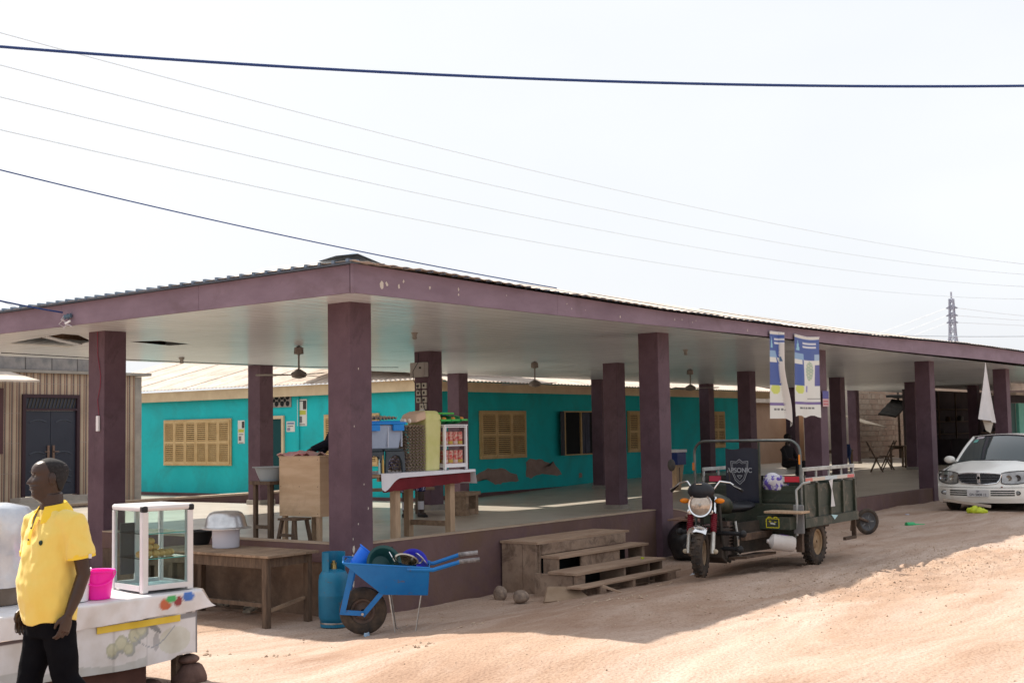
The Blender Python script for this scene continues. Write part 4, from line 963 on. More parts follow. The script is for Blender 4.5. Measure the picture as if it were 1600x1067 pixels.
# --- wheelbarrow
wb_m = mat('barrow_blue', (.0, .135, .43), (.005, .175, .50), 3, .45, .001, 20, grime=(.12, .08, .06), gscale=11, gpos=(.61, .70), spec=.5)
wb = thing('wheelbarrow', 'blue metal wheelbarrow loaded with basins and pots in front of the corner pillar', 'wheelbarrow', (-.92, -.82, -.60), R(-50))
TW = .30; BW = .17
tray = MB(); th_ = .004
A = lambda x, y, z: (x, y, z)
F1, F2 = (-.16, .695), (.19, .39); R1, R2 = (.625, .635), (.605, .375)
for s_ in (-1, 1):   # sides
    tray.sheet([[A(F1[0], s_*TW, F1[1]), A(F2[0], s_*BW, F2[1])], [A(.24, s_*TW, .665), A(.38, s_*BW, .382)], [A(R1[0], s_*TW, R1[1]), A(R2[0], s_*BW, R2[1])]], th_)
tray.sheet([[A(F1[0], -TW, F1[1]), A(F1[0], TW, F1[1])], [A(F2[0], -BW, F2[1]), A(F2[0], BW, F2[1])]], th_)
tray.sheet([[A(F2[0], -BW, F2[1]), A(F2[0], BW, F2[1])], [A(R2[0], -BW, R2[1]), A(R2[0], BW, R2[1])]], th_)
tray.sheet([[A(R2[0], -BW, R2[1]), A(R2[0], BW, R2[1])], [A(R1[0], -TW, R1[1]), A(R1[0], TW, R1[1])]], th_)
tray.build('tray', wb_m, wb)
m_ = MB(); rim = [(F1[0], -TW, F1[1]), (F1[0]-.02, 0, F1[1]+.03), (F1[0], TW, F1[1]), (R1[0], TW, R1[1]), (R1[0], -TW, R1[1]), (F1[0], -TW, F1[1])]; m_.tube(rim, .009, 7); m_.build('rim', wb_m, wb)
for s_ in (-1, 1):
    m_ = MB(); y = s_*(TW-.01)
    hz = 0 if s_ < 0 else .012
    m_.tube([(.42, y, .625), (.66, y, .615), (.92, y*.95, .685+hz)], .019, 8); m_.build('handle', wb_m, wb, smooth=40)
    m_ = MB(); m_.tube([(.90, y*.95, .682+hz), (1.09, y*.95, .70+hz)], .021, 8); m_.build('grip', mat('worn_grip', (.35, .33, .33), (.12, .11, .11), 12, .5), wb, smooth=40)
    m_ = MB(); y2 = s_*.09; yt = s_*.2
    m_.bar((-.085, yt, .63), (-.185, y2, .22), .05, .012, up=(0, 1, 0)); m_.build('fork_strap', wb_m, wb)
    m_ = MB(); m_.bar((.18, s_*.16, .40), (.0, y2, .19), .045, .012, up=(0, 1, 0)); m_.build('fork_strap', wb_m, wb)
    m_ = MB(); m_.bar((-.21, y2-s_*.008, .225), (.03, y2-s_*.008, .205), .045, .010, up=(0, 1, 0)); m_.build('axle_plate', wb_m, wb)
    m_ = MB(); yy = s_*.15
    m_.tube([(.25, yy, .385), (.30, yy*1.1, .0+.03), (.36, yy*1.1, .0), (.45, yy*1.1, .0), (.49, yy*1.1, .03), (.545, yy, .37)], .007, 6); m_.build('leg', steel, wb)
m_ = MB(); m_.tube([(.36, -.165, .0), (.36, .165, .0)], .007, 6); m_.build('leg_brace', steel, wb)
def wheel(parent, R_, w, rimR, loc, rim_m, seg=40, rot=(0, 0, 0), tread=0, name='wheel', hub=.05, spokes=0):
    """axis along local y"""
    T = Euler((R(90), 0, 0)).to_matrix().to_4x4(); a = w/2
    m_ = MB(); m_.lathe([(rimR, -a*.75), (rimR+.01, -a*.95), ((R_+rimR)/2, -a), (R_-.025, -a*.88), (R_-.006, -a*.6), (R_, 0), (R_-.006, a*.6), (R_-.025, a*.88), ((R_+rimR)/2, a), (rimR+.01, a*.95), (rimR, a*.75)], seg=seg, T=T)
    k = len(m_.f); m_.f = m_.f[:-2]; m_.m = m_.m[:-2]
    if tread:
        for i in range(tread):
            for s_ in (-1, 1):
                an = 2*math.pi*(i+.5*(s_ > 0))/tread
                Tm = Matrix.Rotation(an, 4, 'Y')
                m_.box(-.012, .012, s_*.01 if s_ > 0 else -a*.86, a*.86 if s_ > 0 else -.01, R_-.016, R_+.009, 0, Tm)
    tyre = m_.build(name, rubber, parent, smooth=40); tyre.location = loc; tyre.rotation_euler = rot
    d = MB(); b_ = a*.62
    d.lathe([(rimR+.004, -b_), (rimR-.02, -b_*.9), (rimR-.03, -b_*.4), (hub*1.6, -b_*.25), (hub, -b_*.8), (hub*.4, -b_*.9), (hub*.4, b_*.9), (hub, b_*.8), (hub*1.6, b_*.25), (rimR-.03, b_*.4), (rimR-.02, b_*.9), (rimR+.004, b_)], seg=seg, T=T)
    d.f = d.f[:-2]; d.m = d.m[:-2]
    d.build('rim', rim_m, tyre, smooth=40)
    return tyre
wheel(wb, .222, .10, .115, (0, 0, .222), mat('rusty_rim', (.06, .045, .04), (.14, .09, .07), 8, .7), 44, name='wheel')
m_ = MB(); m_.tube([(0, -.12, .205), (0, .12, .205)], .013, 8); m_.build('axle', steel, wb)
# --- contents of the barrow (each a thing)
wbM = Matrix.Translation((-.92, -.82, -.60)) @ Matrix.Rotation(R(-50), 4, 'Z')
def inbarrow(name, label, cat, prof, loc, rot, m, seg=28, extra=None, pn='body'):
    t_ = bpy.data.objects.new(name, None); col.objects.link(t_); t_.empty_display_size = .1
    t_.matrix_world = wbM @ Matrix.Translation(loc) @ Euler([R(a) for a in rot]).to_matrix().to_4x4(); tag(t_, label, cat)
    m_ = MB(); m_.lathe(prof, seg=seg); m_.build(pn, m, t_, smooth=35)
    if extra: extra(t_)
    return t_
bluep = mat('bright_blue_plastic', (.0, .13, .72), (.01, .2, .82), 4, .35)
inbarrow('blue_pail', 'bright blue plastic pail lying tilted at the front of the wheelbarrow', 'pail', [(.085, -.02), (.105, .2), (.118, .205), (.118, .215), (.10, .212), (.08, 0)], (-.07, .02, .60), (-6, 40, 0), bluep)
inbarrow('green_basin', 'dark green plastic basin standing on edge in the middle of the wheelbarrow', 'basin', [(.09, 0), (.10, -.008), (.115, 0), (.15, .09), (.17, .10), (.17, .108), (.145, .10), (.09, .01)], (.17, -.06, .64), (72, 6, 20), mat('dark_green_plastic', (.012, .06, .065), (.02, .09, .09), 4, .35))
def pot_handle(t_):
    m_ = MB(); m_.tube([(.105, .0, .11), (.14, .0, .13), (.15, .0, .17), (.12, .0, .19)], .008, 6); m_.build('pot_handle', steel, t_)
pot_m = mat('polished_steel_pot', (.55, .50, .42), (.35, .30, .25), 5, .22, metal=1.0)
inbarrow('steel_pot', 'shiny steel cooking pot tipped towards the road in the wheelbarrow', 'pot', [(.085, 0), (.095, .01), (.105, .12), (.113, .125), (.113, .132), (.098, .125), (.088, .015)], (.385, -.10, .585), (20, 14, 0), pot_m, extra=pot_handle)
inbarrow('purple_basin', 'deep blue and purple basin on edge behind the steel pot', 'basin', [(.06, 0), (.12, .07), (.135, .075), (.135, .083), (.115, .075), (.055, .01)], (.46, .17, .615), (60, 20, 0), mat('purple_blue_plastic', (.035, .02, .42), (.03, .05, .55), 3, .35))
inbarrow('pot_lid', 'dented aluminium lid leaning at the back of the barrow beside the handles', 'pot lid', [(.11, 0), (.112, .006), (.06, .018), (.01, .024), (.01, .018), (.06, .010)], (.56, -.05, .66), (0, 55, 20), alu)
la = thing('steel_ladle', 'steel ladle sticking out beside the steel pot', 'ladle', tuple((wbM @ Vector((.30, -.1, .68)))), R(-50))
m_ = MB(); m_.tube([(0, 0, 0), (-.05, 0, .09)], .008, 6); m_.build('handle', chrome, la)
m_ = MB(); m_.ball((.02, 0, -.02), (.035, .035, .02), 12, 8); m_.build('bowl', chrome, la)
bk_ = thing('black_saucepan', 'small black saucepan half buried among the basins in the barrow', 'saucepan', tuple((wbM @ Vector((.26, .06, .66)))), R(-50))
m_ = MB(); m_.lathe([(.07, 0), (.075, .01), (.08, .08), (.075, .08), (.065, .012)], seg=20); m_.build('body', black_plastic, bk_, smooth=35)
m_ = MB(); m_.tube([(0, 0, .07), (-.03, -.02, .12), (.02, -.03, .14)], .012, 6); m_.build('handle', black_plastic, bk_)
ct = tag(MB().add([(-.02, -.01, 0), (.05, 0, 0), (.06, .03, .01), (0, .03, .015), (.0, 0, .04), (.045, .005, .045), (.05, .03, .03), (.01, .03, .04)], [(0,1,2,3), (4,7,6,5), (0,4,5,1), (1,5,6,2), (2,6,7,3), (3,7,4,0)]).build('crumpled_packet', mat('foil_blue', (.08, .30, .55), (.6, .65, .7), 14, .35), loc=(-1.0, -.93, -.605)), 'small crumpled blue packet at the foot of the barrow wheel', 'litter')

# --- plywood counter behind the lip
pc = thing('plywood_counter', 'tall boxy plywood counter on short legs, just left of the corner pillar', 'counter', (.35, 1.03, .03))
ply = mat('plywood', (.46, .32, .20), (.54, .39, .26), 1.4, .75, .001, 10, stretch=(1, .6, 5), grime=(.34, .24, .15), gscale=2, gpos=(.5, .8), lo=.42, hi=.58)
m_ = MB(); m_.box(0, .014, 0, .65, .33, .99); m_.build('side_panel', ply, pc, bevel=.002)
m_ = MB(); m_.box(.015, .55, 0, .014, .33, .99); m_.build('front_panel', mat('plywood_side', (.40, .27, .17), (.47, .33, .22), 1.4, .75, stretch=(.6, 1, 5)), pc, bevel=.002)
m_ = MB(); m_.box(.015, .55, .636, .65, .33, .99); m_.build('front_panel', ply, pc)
m_ = MB(); m_.box(.015, .54, .015, .635, .33, .345); m_.build('shelf', ply, pc)
m_ = MB(); m_.box(-.005, .56, -.005, .655, .991, 1.004); m_.build('counter_top', ply, pc)
legs_at(pc, [(.04, .05), (.04, .60), (.50, .05), (.50, .60)], .05, .329, wood_pale)
scr = MB()
for yy in (.03, .32, .62):
    for zz in (.36, .66, .96): scr.box(-.002, .0, yy, yy+.008, zz, zz+.008)
scr.build('nail_head', black_plastic, pc, kind='stuff')
stl = thing('bar_stool', 'dark wooden stool standing in front of the plywood counter legs', 'stool', (.22, 1.30, .03))
for p, q in (((-.12, -.15, 0), (-.09, -.1, .30)), ((.12, -.15, 0), (.09, -.1, .30)), ((-.12, .15, 0), (-.09, .1, .30)), ((.12, .15, 0), (.09, .1, .30))):
    m_ = MB(); m_.bar(p, q, .035); m_.build('leg', wood_dark, stl)
m_ = MB(); m_.box(-.12, .12, -.14, .14, .301, .325); m_.build('seat', wood_dark, stl)
m_ = MB(); m_.bar((-.11, -.13, .14), (-.11, .13, .14), .03); m_.build('stretcher', wood_dark, stl)
cl_ = tag(MB().sheet([[(.35+.07*i, 1.30+.06*j, 1.045+.03*math.sin(i*1.9+j*1.3)+.03*math.sin(math.pi*i/6)*math.sin(math.pi*j/7)) for j in range(8)] for i in range(7)], .01).build('folded_cloth', mat('pink_cloth', (.55, .22, .24), (.5, .4, .36), 5, .9), smooth=60), 'crumpled pink and grey cloth lying on the plywood counter', 'cloth')
# grey basin on a dark stand left of the counter
gs = thing('basin_stand', 'narrow dark wooden stand left of the plywood counter', 'stand', (.42, 1.90, .03))
legs_at(gs, [(-.12, -.12), (.12, -.12), (-.12, .12), (.12, .12)], .045, .68, wood_dark)
m_ = MB(); m_.box(-.17, .17, -.17, .17, .681, .72); m_.build('top', wood_dark, gs)
m_ = MB(); m_.box(-.14, -.1, -.1, .1, .18, .22); m_.build('stretcher', wood_dark, gs)
gb_ = thing('grey_basin', 'grey plastic basin on the narrow stand left of the plywood counter', 'basin', (.42, 1.90, .75))
m_ = MB(); m_.lathe([(.12, 0), (.18, .15), (.21, .155), (.21, .163), (.17, .158), (.11, .01)], seg=28); m_.build('bowl', mat('grey_plastic', (.30, .34, .36), rough=.4), gb_, smooth=35)

# --- vending table
vt = thing('vending_table', 'wooden vending table on the veranda right of the corner pillar', 'table', (0, 0, .03))
TOP = .79
legs_at(vt, [(.97, .47), (1.93, .47), (1.93, 1.12), (.72, 1.12)], .085, TOP-.07, wood_pale, -.0)
m_ = MB(); m_.box(.66, 2.02, .42, .46, TOP-.075, TOP-.03); m_.build('apron', wood_pale, vt); m_ = MB(); m_.box(.66, 2.02, 1.14, 1.18, TOP-.075, TOP-.03); m_.build('apron', wood_pale, vt)
m_ = MB(); m_.box(1.91, 1.95, .52, 1.07, .14, .20); m_.build('stretcher', wood, vt)
for i in range(4):
    m_ = MB(); m_.box(.60, 2.10, .38+.215*i, .38+.215*i+.21, TOP-.029, TOP); m_.build('plank', wood_pale, vt)
# cloth: white plastic on top, hanging red front
zc = TOP+.035
clo = thing('table_cloth', 'white cloth with a dark red hanging front over the vending table', 'tablecloth', (0, 0, 0))
wc_m = mat('white_table_cloth', (.62, .62, .68), (.70, .70, .74), 5, .7); rc_m = mat('dark_red_cloth', (.11, .008, .014), (.155, .013, .02), 6, .8, .002, 20)
g_ = [[(lerp(.62, 2.28, i/40), lerp(.36, 1.25, j/8), zc+.006*math.sin(i*.8+j)-(.03*((i-35)/5)**2 if i > 35 else 0)) for j in range(9)] for i in range(41)]
m_ = MB(); m_.sheet(g_, -.003); m_.build('white_top', wc_m, clo, smooth=60)
g_ = []
for i in range(41):
    u = i/40; x = lerp(.62, 2.28, u); d_ = .17 if x < .8 else lerp(.055, .03, (x-.8)/1.5)
    if .62 < x < .95: d_ = lerp(.20, .05, sstep((x-.62)/.33))
    g_.append([(x, .358-.004*k-.008*math.sin(i*.9)*k/3, zc+.004-(d_*k/3)) for k in range(4)])
m_ = MB(); m_.sheet(g_, .003); m_.build('white_edge', wc_m, clo, smooth=60)
g_ = []
for i in range(37):
    u = i/36; x = lerp(.66, 2.20, u); d_ = lerp(.19, .13, u)+.004*math.sin(i*1.1)
    g_.append([(x, .372-.006*math.sin(i*.7)*k/4, zc-.01-d_*k/4) for k in range(5)])
m_ = MB(); m_.sheet(g_, .003); m_.build('red_front', rc_m, clo, smooth=60)
m_ = MB(); m_.sheet([[(2.285+.01*k, lerp(.36, 1.25, j/6), zc-.03-.045*k-.0*j) for j in range(7)] for k in range(4)], .003); m_.build('white_edge', wc_m, clo, smooth=60)
# plastic stools (dark grey, arched) standing on the table and storage box over them
dg = mat('dark_grey_plastic', (.04, .055, .07), (.06, .075, .09), 3, .4)
def arch_stool(label, x, y):
    t_ = thing('plastic_stool', label, 'stool', (x, y, zc+.006), 0, 'dark grey plastic stools on the vending table')
    m_ = MB(); m_.box(-.16, .16, -.15, .15, .24, .265); m_.build('seat', dg, t_, bevel=.012)
    for s_ in (-1, 1):
        pr_ = [(-.165, 0), (-.125, 0), (-.115, .12), (-.07, .185), (0, .20), (.07, .185), (.115, .12), (.125, 0), (.165, 0), (.150, .238), (-.150, .238)]
        m_ = MB(); m_.extrude(pr_, 'y', s_*.155-.008, s_*.155+.008); m_.build('leg_panel', dg, t_)
        m_ = MB(); pr2 = [(-.140, 0), (-.115, 0), (-.10, .12), (-.06, .18), (0, .195), (.06, .18), (.10, .12), (.115, 0), (.140, 0), (.135, .238), (-.135, .238)]
        m_.extrude([(p[0], p[1]) for p in pr2], 'x', s_*.158-.006, s_*.158+.006); m_.build('leg_panel', dg, t_)
    return t_
arch_stool('dark grey plastic stool on the vending table, partly behind the corner pillar', .62, .62)
arch_stool('dark grey plastic stool on the vending table, next to the stack of egg trays', .98, .63)
for (x_, z_, nm, c_) in ((.66, .16, 'thin pale bottle inside the stool arch beside the corner pillar', (.4, .6, .6)), (.72, .2, 'thin yellow capped bottle inside the arch of the left stool', (.6, .4, .12))):
    t_ = thing('small_bottle', nm, 'bottle', (x_, .42, zc+.006)); m_ = MB(); m_.lathe([(.012, 0), (.012, z_*.7), (.006, z_*.8), (.006, z_)], seg=10); m_.build('body', mat('bottle_plastic', c_, rough=.3), t_)
sbx = thing('storage_box', 'clear plastic storage box with a bright blue lid on top of the grey stools', 'storage box', (.80, .66, zc+.275))
clearp = mat('translucent_plastic', (.30, .38, .52), (.36, .44, .58), 3, .25, spec=.5)
m_ = MB(); m_.loft([[(-.28, -.16, 0), (.28, -.16, 0), (.28, .16, 0), (-.28, .16, 0)], [(-.32, -.19, .27), (.32, -.19, .27), (.32, .19, .27), (-.32, .19, .27)]]); m_.build('tub', clearp, sbx, bevel=.015)
lid_m = mat('blue_lid_plastic', (.0, .22, .70), rough=.35)
m_ = MB(); m_.box(-.345, .345, -.215, .215, .272, .30); m_.box(-.30, .30, -.17, .17, .301, .312); m_.build('lid', lid_m, sbx, bevel=.008)
m_ = MB(); m_.box(.12, .30, -.225, -.205, .20, .268); m_.box(-.28, -.10, -.225, -.205, .20, .268); m_.build('clip', lid_m, sbx, bevel=.004)
for xx_ in (.06, .29):
    m_ = MB(); m_.box(xx_, xx_+.012, -.19, -.172, .02, .25); m_.build('moulded_rib', mat('pale_rib', (.5, .56, .66), rough=.3), sbx)
# egg trays
et_m = mat('egg_tray_pulp', (.30, .235, .18), (.42, .34, .27), 12, .95)
ebase = Vector((1.36, .62, zc+.004))
def tray_mesh(n=5, s_=.060):
    m_ = MB(); g_ = []
    N = n*6
    for i in range(N+1):
        row = []
        for j in range(N+1):
            x = (i/N-.5)*n*s_; y = (j/N-.5)*n*s_
            z = .017*(math.cos(2*math.pi*i/6)*math.cos(2*math.pi*j/6))+.008*(abs(math.cos(math.pi*i/6))+abs(math.cos(math.pi*j/6)))/2
            row.append((x, y, z))
        g_.append(row)
    m_.sheet(g_, .003); return m_
tm = tray_mesh(); eg = None; er = random.Random(2)
for i in range(15):
    loc = ebase+Vector((er.uniform(-.006, .006), er.uniform(-.006, .006), .018+.0355*i))
    lab = f"cardboard egg tray, {('lowest', 'second', 'third', 'fourth', 'fifth', 'sixth', 'seventh', 'eighth', 'ninth', 'tenth', 'eleventh', 'twelfth', 'thirteenth', 'fourteenth', 'topmost')[i]} {'of' if i in (0, 14) else 'from the bottom of'} the tall stack"
    if eg is None: eg = tm.build('egg_tray', et_m, None, smooth=70); o = eg
    else: o = eg.copy(); col.objects.link(o)
    o.location = loc; o.rotation_euler = (0, 0, er.uniform(-.03, .03)); tag(o, lab, 'egg tray', 'stack of cardboard egg trays')
o = eg.copy(); col.objects.link(o); o.location = (1.08, .80, zc+.625); o.rotation_euler = (R(4), R(-2), .15); tag(o, 'cardboard egg tray lying on the storage box lid, left of the stack', 'egg tray', 'stack of cardboard egg trays')
for i, (a, b_) in enumerate(((1.20, .52), (1.26, .50), (1.22, .58))):
    tag(MB().ball((0, 0, 0), (.022, .022, .028), 12, 8).build('egg', mat('egg_white', (.7, .66, .6), rough=.5), smooth=80, loc=(a, b_, zc+.585)), ('left', 'right', 'rear')[i]+' one of the pale eggs on top of the tray stack', 'egg', 'eggs on the top tray')
# wrapped yellow block
yb = thing('wrapped_block', 'tall pale yellow wrapped foam block standing between egg trays and showcase', 'foam block', (1.66, .62, zc+.004))
m_ = MB(); q = lambda a, b_, z: [(-a, -b_, z), (a, -b_, z), (a, b_, z), (-a, b_, z)]
m_.loft([q(.125, .13, 0), q(.13, .14, .3), q(.14, .15, .6), q(.135, .14, .66), q(.10, .11, .70)]); m_.build('wrapping', mat('pale_yellow_wrap', (.56, .56, .22), (.64, .62, .30), 4, .6, .004, 12), yb, bevel=.02)
m_ = MB(); m_.loft([[(-.30, -.14, .56), (-.13, -.15, .60), (-.13, .14, .60), (-.30, .14, .56)], [(-.25, -.12, .66), (-.12, -.13, .70), (-.12, .12, .70), (-.25, .12, .66)]]); m_.build('folded_end', mat('pink_brown_wrap', (.55, .38, .28), (.62, .46, .34), 5, .7, .004, 12), yb, bevel=.02)
# showcase with tins
sc = thing('tin_showcase', 'small white framed glass case filled with two rows of red tins', 'showcase', (2.01, .60, zc+.004))
for x in (-.2, .2):
    for y in (-.16, .16):
        m_ = MB(); m_.box(x-.014, x+.014, y-.014, y+.014, 0, .52); m_.build('post', white_p, sc, bevel=.003)
for z in (.03, .28, .50):
    m_ = MB()
    hh = .045 if z == .03 else .014
    m_.box(-.186, .186, -.17, .17, z, z+hh); m_.build('shelf', white_p, sc, bevel=.003)
m_ = MB(); m_.box(-.22, .22, -.18, .18, .521, .535); m_.build('top', white_p, sc, bevel=.003)
tin_r = mat('red_tin', (.50, .06, .06), (.55, .35, .28), 30, .45, lo=.45, hi=.55); gold = mat('gold_band', (.45, .33, .06), rough=.4); tin_top = mat('tin_top', (.35, .3, .25), rough=.4, metal=.6)
k = 0
for zi, z in enumerate((.077, .296)):
    for yi, y in enumerate((-.11, .02)):
        for xi in range(4):
            x = -.137+.091*xi
            t_ = thing('tin', f"red tin, {('first', 'second', 'third', 'fourth')[xi]} from left, {('front', 'rear')[yi]} row, {('lower', 'upper')[zi]} shelf of the showcase", 'tin', (2.01+x, .60+y, zc+.004+z), xi*1.3+zi, 'red tins in the showcase')
            m_ = MB(); m_.lathe([(.036, 0), (.038, .004), (.038, .15), (.036, .154)], seg=16); m_.build('body', tin_r, t_, smooth=35)
            m_ = MB(); m_.lathe([(.0385, .01), (.0385, .045)], seg=16); m_.f = m_.f[:-2]; m_.m = m_.m[:-2]; m_.build('label_band', gold if xi % 2 else mat('pale_band', (.55, .42, .38), rough=.5), t_)
            m_ = MB(); m_.lathe([(.03, .155), (.035, .158), (.03, .161)], seg=16); m_.build('lid', tin_top, t_)
gbag = mat('green_wrapper', (.01, .22, .07), (.02, .10, .04), 14, .35, lo=.45, hi=.55)
gb2 = mat('orange_print', (.6, .25, .05), rough=.4)
for i in range(3):
    t_ = thing('snack_packet', ('left', 'middle', 'right')[i]+' one of the glossy green packets lying on top of the tin showcase', 'packet', (1.87+.14*i, .60, zc+.54+.002*i), .2*i-.2, 'green packets on the showcase')
    m_ = MB(); m_.ball((0, 0, .055), (.085, .15, .055), 14, 8); m_.build('bag', gbag, t_, smooth=80)
    m_ = MB(); m_.box(-.075, .075, -.175, -.155, .04, .06); m_.build('sealed_edge', mat('bright_green', (.04, .45, .08), rough=.4), t_)
    m_ = MB(); m_.ball((.0, -.125, .065), (.035, .03, .025), 8, 6); m_.build('printed_fruit', gb2, t_, smooth=80)
t_ = thing('green_strip', 'flat bright green packet lying on top of the pile above the showcase', 'packet', (1.88, .6, zc+.66)); m_ = MB(); m_.box(-.12, .13, -.15, .1, 0, .022); m_.build('packet', mat('leaf_green', (.06, .42, .07), rough=.4), t_, bevel=.006)

# bench behind
bn = thing('low_bench', 'long low wooden bench behind the vending table', 'bench', (4.5, 4.2, .02), R(-35))
m_ = MB(); m_.box(-1.0, 1.0, -.15, .15, .38, .42); m_.build('seat', wood, bn)
for x in (-.8, .8):
    m_ = MB(); m_.box(x-.04, x+.04, -.13, .13, 0, .379); m_.build('leg', wood_dark, bn)
wc = thing('wooden_block_seat', 'rough low wooden stool made of blocks behind the vending table legs', 'stool', (5.3, 3.0, 0.0), .3)
for x in (-.2, .2):
    m_ = MB(); m_.box(x-.05, x+.05, -.15, .15, 0, .32); m_.build('leg', wood, wc)
m_ = MB(); m_.box(-.28, .28, -.18, .18, .321, .37); m_.build('seat', wood, wc); m_ = MB(); m_.box(-.149, .149, -.14, -.10, .02, .12); m_.build('stretcher', wood, wc)
# cooler on a wooden stand beyond the second front pillar
cs = thing('cooler_stand', 'pale brown tapering wooden stand under the blue cooler', 'stand', (17.6, 6.3, -.23))
m_ = MB(); m_.loft([q(.10, .10, 0), q(.17, .16, .62)]); m_.build('stand_body', wood_pale, cs)
ck = thing('cooler_box', 'dark blue cooler with a white lid beyond the second front pillar', 'cooler', (17.6, 6.3, .395))
m_ = MB(); m_.box(-.22, .22, -.2, .2, 0, .30); m_.build('body', mat('navy_plastic', (.01, .03, .16), rough=.4), ck, bevel=.01)
m_ = MB(); m_.box(-.24, .24, -.22, .22, .301, .37); m_.build('lid', white_p, ck, bevel=.01)

# ================================================================== STEPS
sp = thing('wooden_steps', 'rough plank steps leading up to the veranda between the corner and second pillars', 'steps', (0, 0, 0))
sw = mat('step_plank', (.28, .185, .13), (.40, .285, .205), 2.2, .9, .004, 20, stretch=(1, 5, 5), grime=(.36, .26, .19), gscale=2.5, gpos=(.5, .75))
sw2 = mat('step_plank_grey', (.24, .165, .12), (.36, .265, .20), 3, .9, .004, 20, grime=(.12, .08, .06), gscale=4.5, gpos=(.48, .68))
def plank(x0, x1, y0, y1, z0, z1, m=sw, name='tread', rot=None):
    m_ = MB(); 
    n_ = 6; secs = []; q_ = random.Random(int(x0*100+z0*1000))
    for i in range(n_+1):
        x = lerp(x0, x1, i/n_); dz = q_.uniform(-.003, .003); dy = q_.uniform(-.004, .004)
        secs.append([(x, y0+dy, z0), (x, y1+dy, z0), (x, y1+dy, z1+dz), (x, y0+dy, z1+dz)])
    m_.loft(secs); o = m_.build(name, m, sp, bevel=.002); return o
plank(2.30, 4.32, -.53, .018, -.040, -.010)                       # top tread
plank(2.38, 4.22, -.535, -.505, -.16, -.041, sw2, 'riser')         # top riser board
plank(2.38, 4.38, -.78, -.50, -.20, -.17)                         # second tread
plank(2.85, 3.70, -.765, -.74, -.335, -.201, sw2, 'riser')
plank(2.16, 4.15, -1.16, -.76, -.35, -.32)                        # third tread
plank(1.92, 4.12, -1.38, -1.18, -.462, -.44, sw, 'tread')          # lowest thin board
for (x0, x1, y0, y1, z0, z1) in ((2.31, 2.345, -.30, .0, -.66, -.041), (2.30, 2.34, -.50, -.31, -.66, -.041), (2.345, 2.375, -.52, -.40, -.66, -.041), (2.39, 2.43, -.74, -.54, -.66, -.201), (2.18, 2.36, -1.14, -1.10, -.60, -.351), (2.18, 2.22, -1.09, -.56, -.66, -.351), (4.26, 4.32, -.75, -.54, -.6, -.201), (4.06, 4.12, -1.12, -.79, -.6, -.351), (3.2, 3.25, -1.13, -.79, -.6, -.351), (3.75, 3.80, -1.13, -.79, -.6, -.351)):
    m_ = MB(); m_.box(x0, x1, y0, y1, z0, z1); m_.build('side_board', sw2, sp, bevel=.003)
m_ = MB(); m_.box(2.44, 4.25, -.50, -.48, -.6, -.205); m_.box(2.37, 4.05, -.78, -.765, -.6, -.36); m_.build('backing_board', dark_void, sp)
for (x0, x1) in ((2.3, 2.42), (3.0, 3.05), (3.8, 4.0)):
    m_ = MB(); m_.box(x0, x1, -1.38, -1.20, -.60, -.463); m_.build('block_support', sw2, sp)
m_ = MB(); m_.bar((2.25, -1.44, -.45), (2.35, -1.72, -.55), .05, .02); tag(m_.build('broken_slat', sw), 'broken slat leaning against the lowest step', 'plank')
m_ = MB(); m_.add([(1.62, -1.1, -.575), (2.05, -1.4, -.56), (2.07, -1.2, -.45), (1.85, -.98, -.44), (1.62, -1.08, -.59), (2.05, -1.38, -.575), (2.07, -1.18, -.465), (1.85, -.96, -.455)], [(0,1,2,3), (7,6,5,4), (0,4,5,1), (1,5,6,2), (2,6,7,3), (3,7,4,0)]); tag(m_.build('cardboard_sheet', mat('cardboard', (.26, .18, .12), (.33, .24, .17), 4, .9)), 'sheet of brown cardboard leaning at the left foot of the steps', 'cardboard')
def rock(label, loc, rad, m, name='rock', seed=1, g=None, seg=18):
    m_ = MB(); m_.ball((0, 0, 0), rad, seg, 12); q_ = random.Random(seed)
    ph = [q_.uniform(0, 6) for _ in range(6)]
    m_.v = [(x*(1+.10*math.sin(x*30+ph[0])+.08*math.sin(z*38+ph[1])), y*(1+.10*math.sin(y*27+ph[2]+x*12)), z*(1+.09*math.sin(y*33+ph[3])+.05*math.sin(x*60+ph[4]))) for x, y, z in m_.v]
    return tag(m_.build(name, m, smooth=80, loc=loc), label, 'rock', g)
rk = mat('dusty_rock', (.16, .12, .10), (.34, .26, .20), 14, .95, .008, 30)
rock('round dusty rock left of the steps, standing against the plinth', (1.74, -.40, -.545), (.085, .08, .085), rk, seed=1)
rock('round dusty rock at the foot of the steps, right of its twin', (1.60, -.80, -.535), (.095, .09, .075), rk, seed=5)
tag(MB().lathe([(.02, 0), (.022, .02), (.01, .022)], seg=10).build('bottle_cap', mat('lime_plastic', (.5, .6, .05), rough=.4), loc=(3.85, -1.0, -.318)), 'small lime yellow cap on the third step', 'bottle cap')
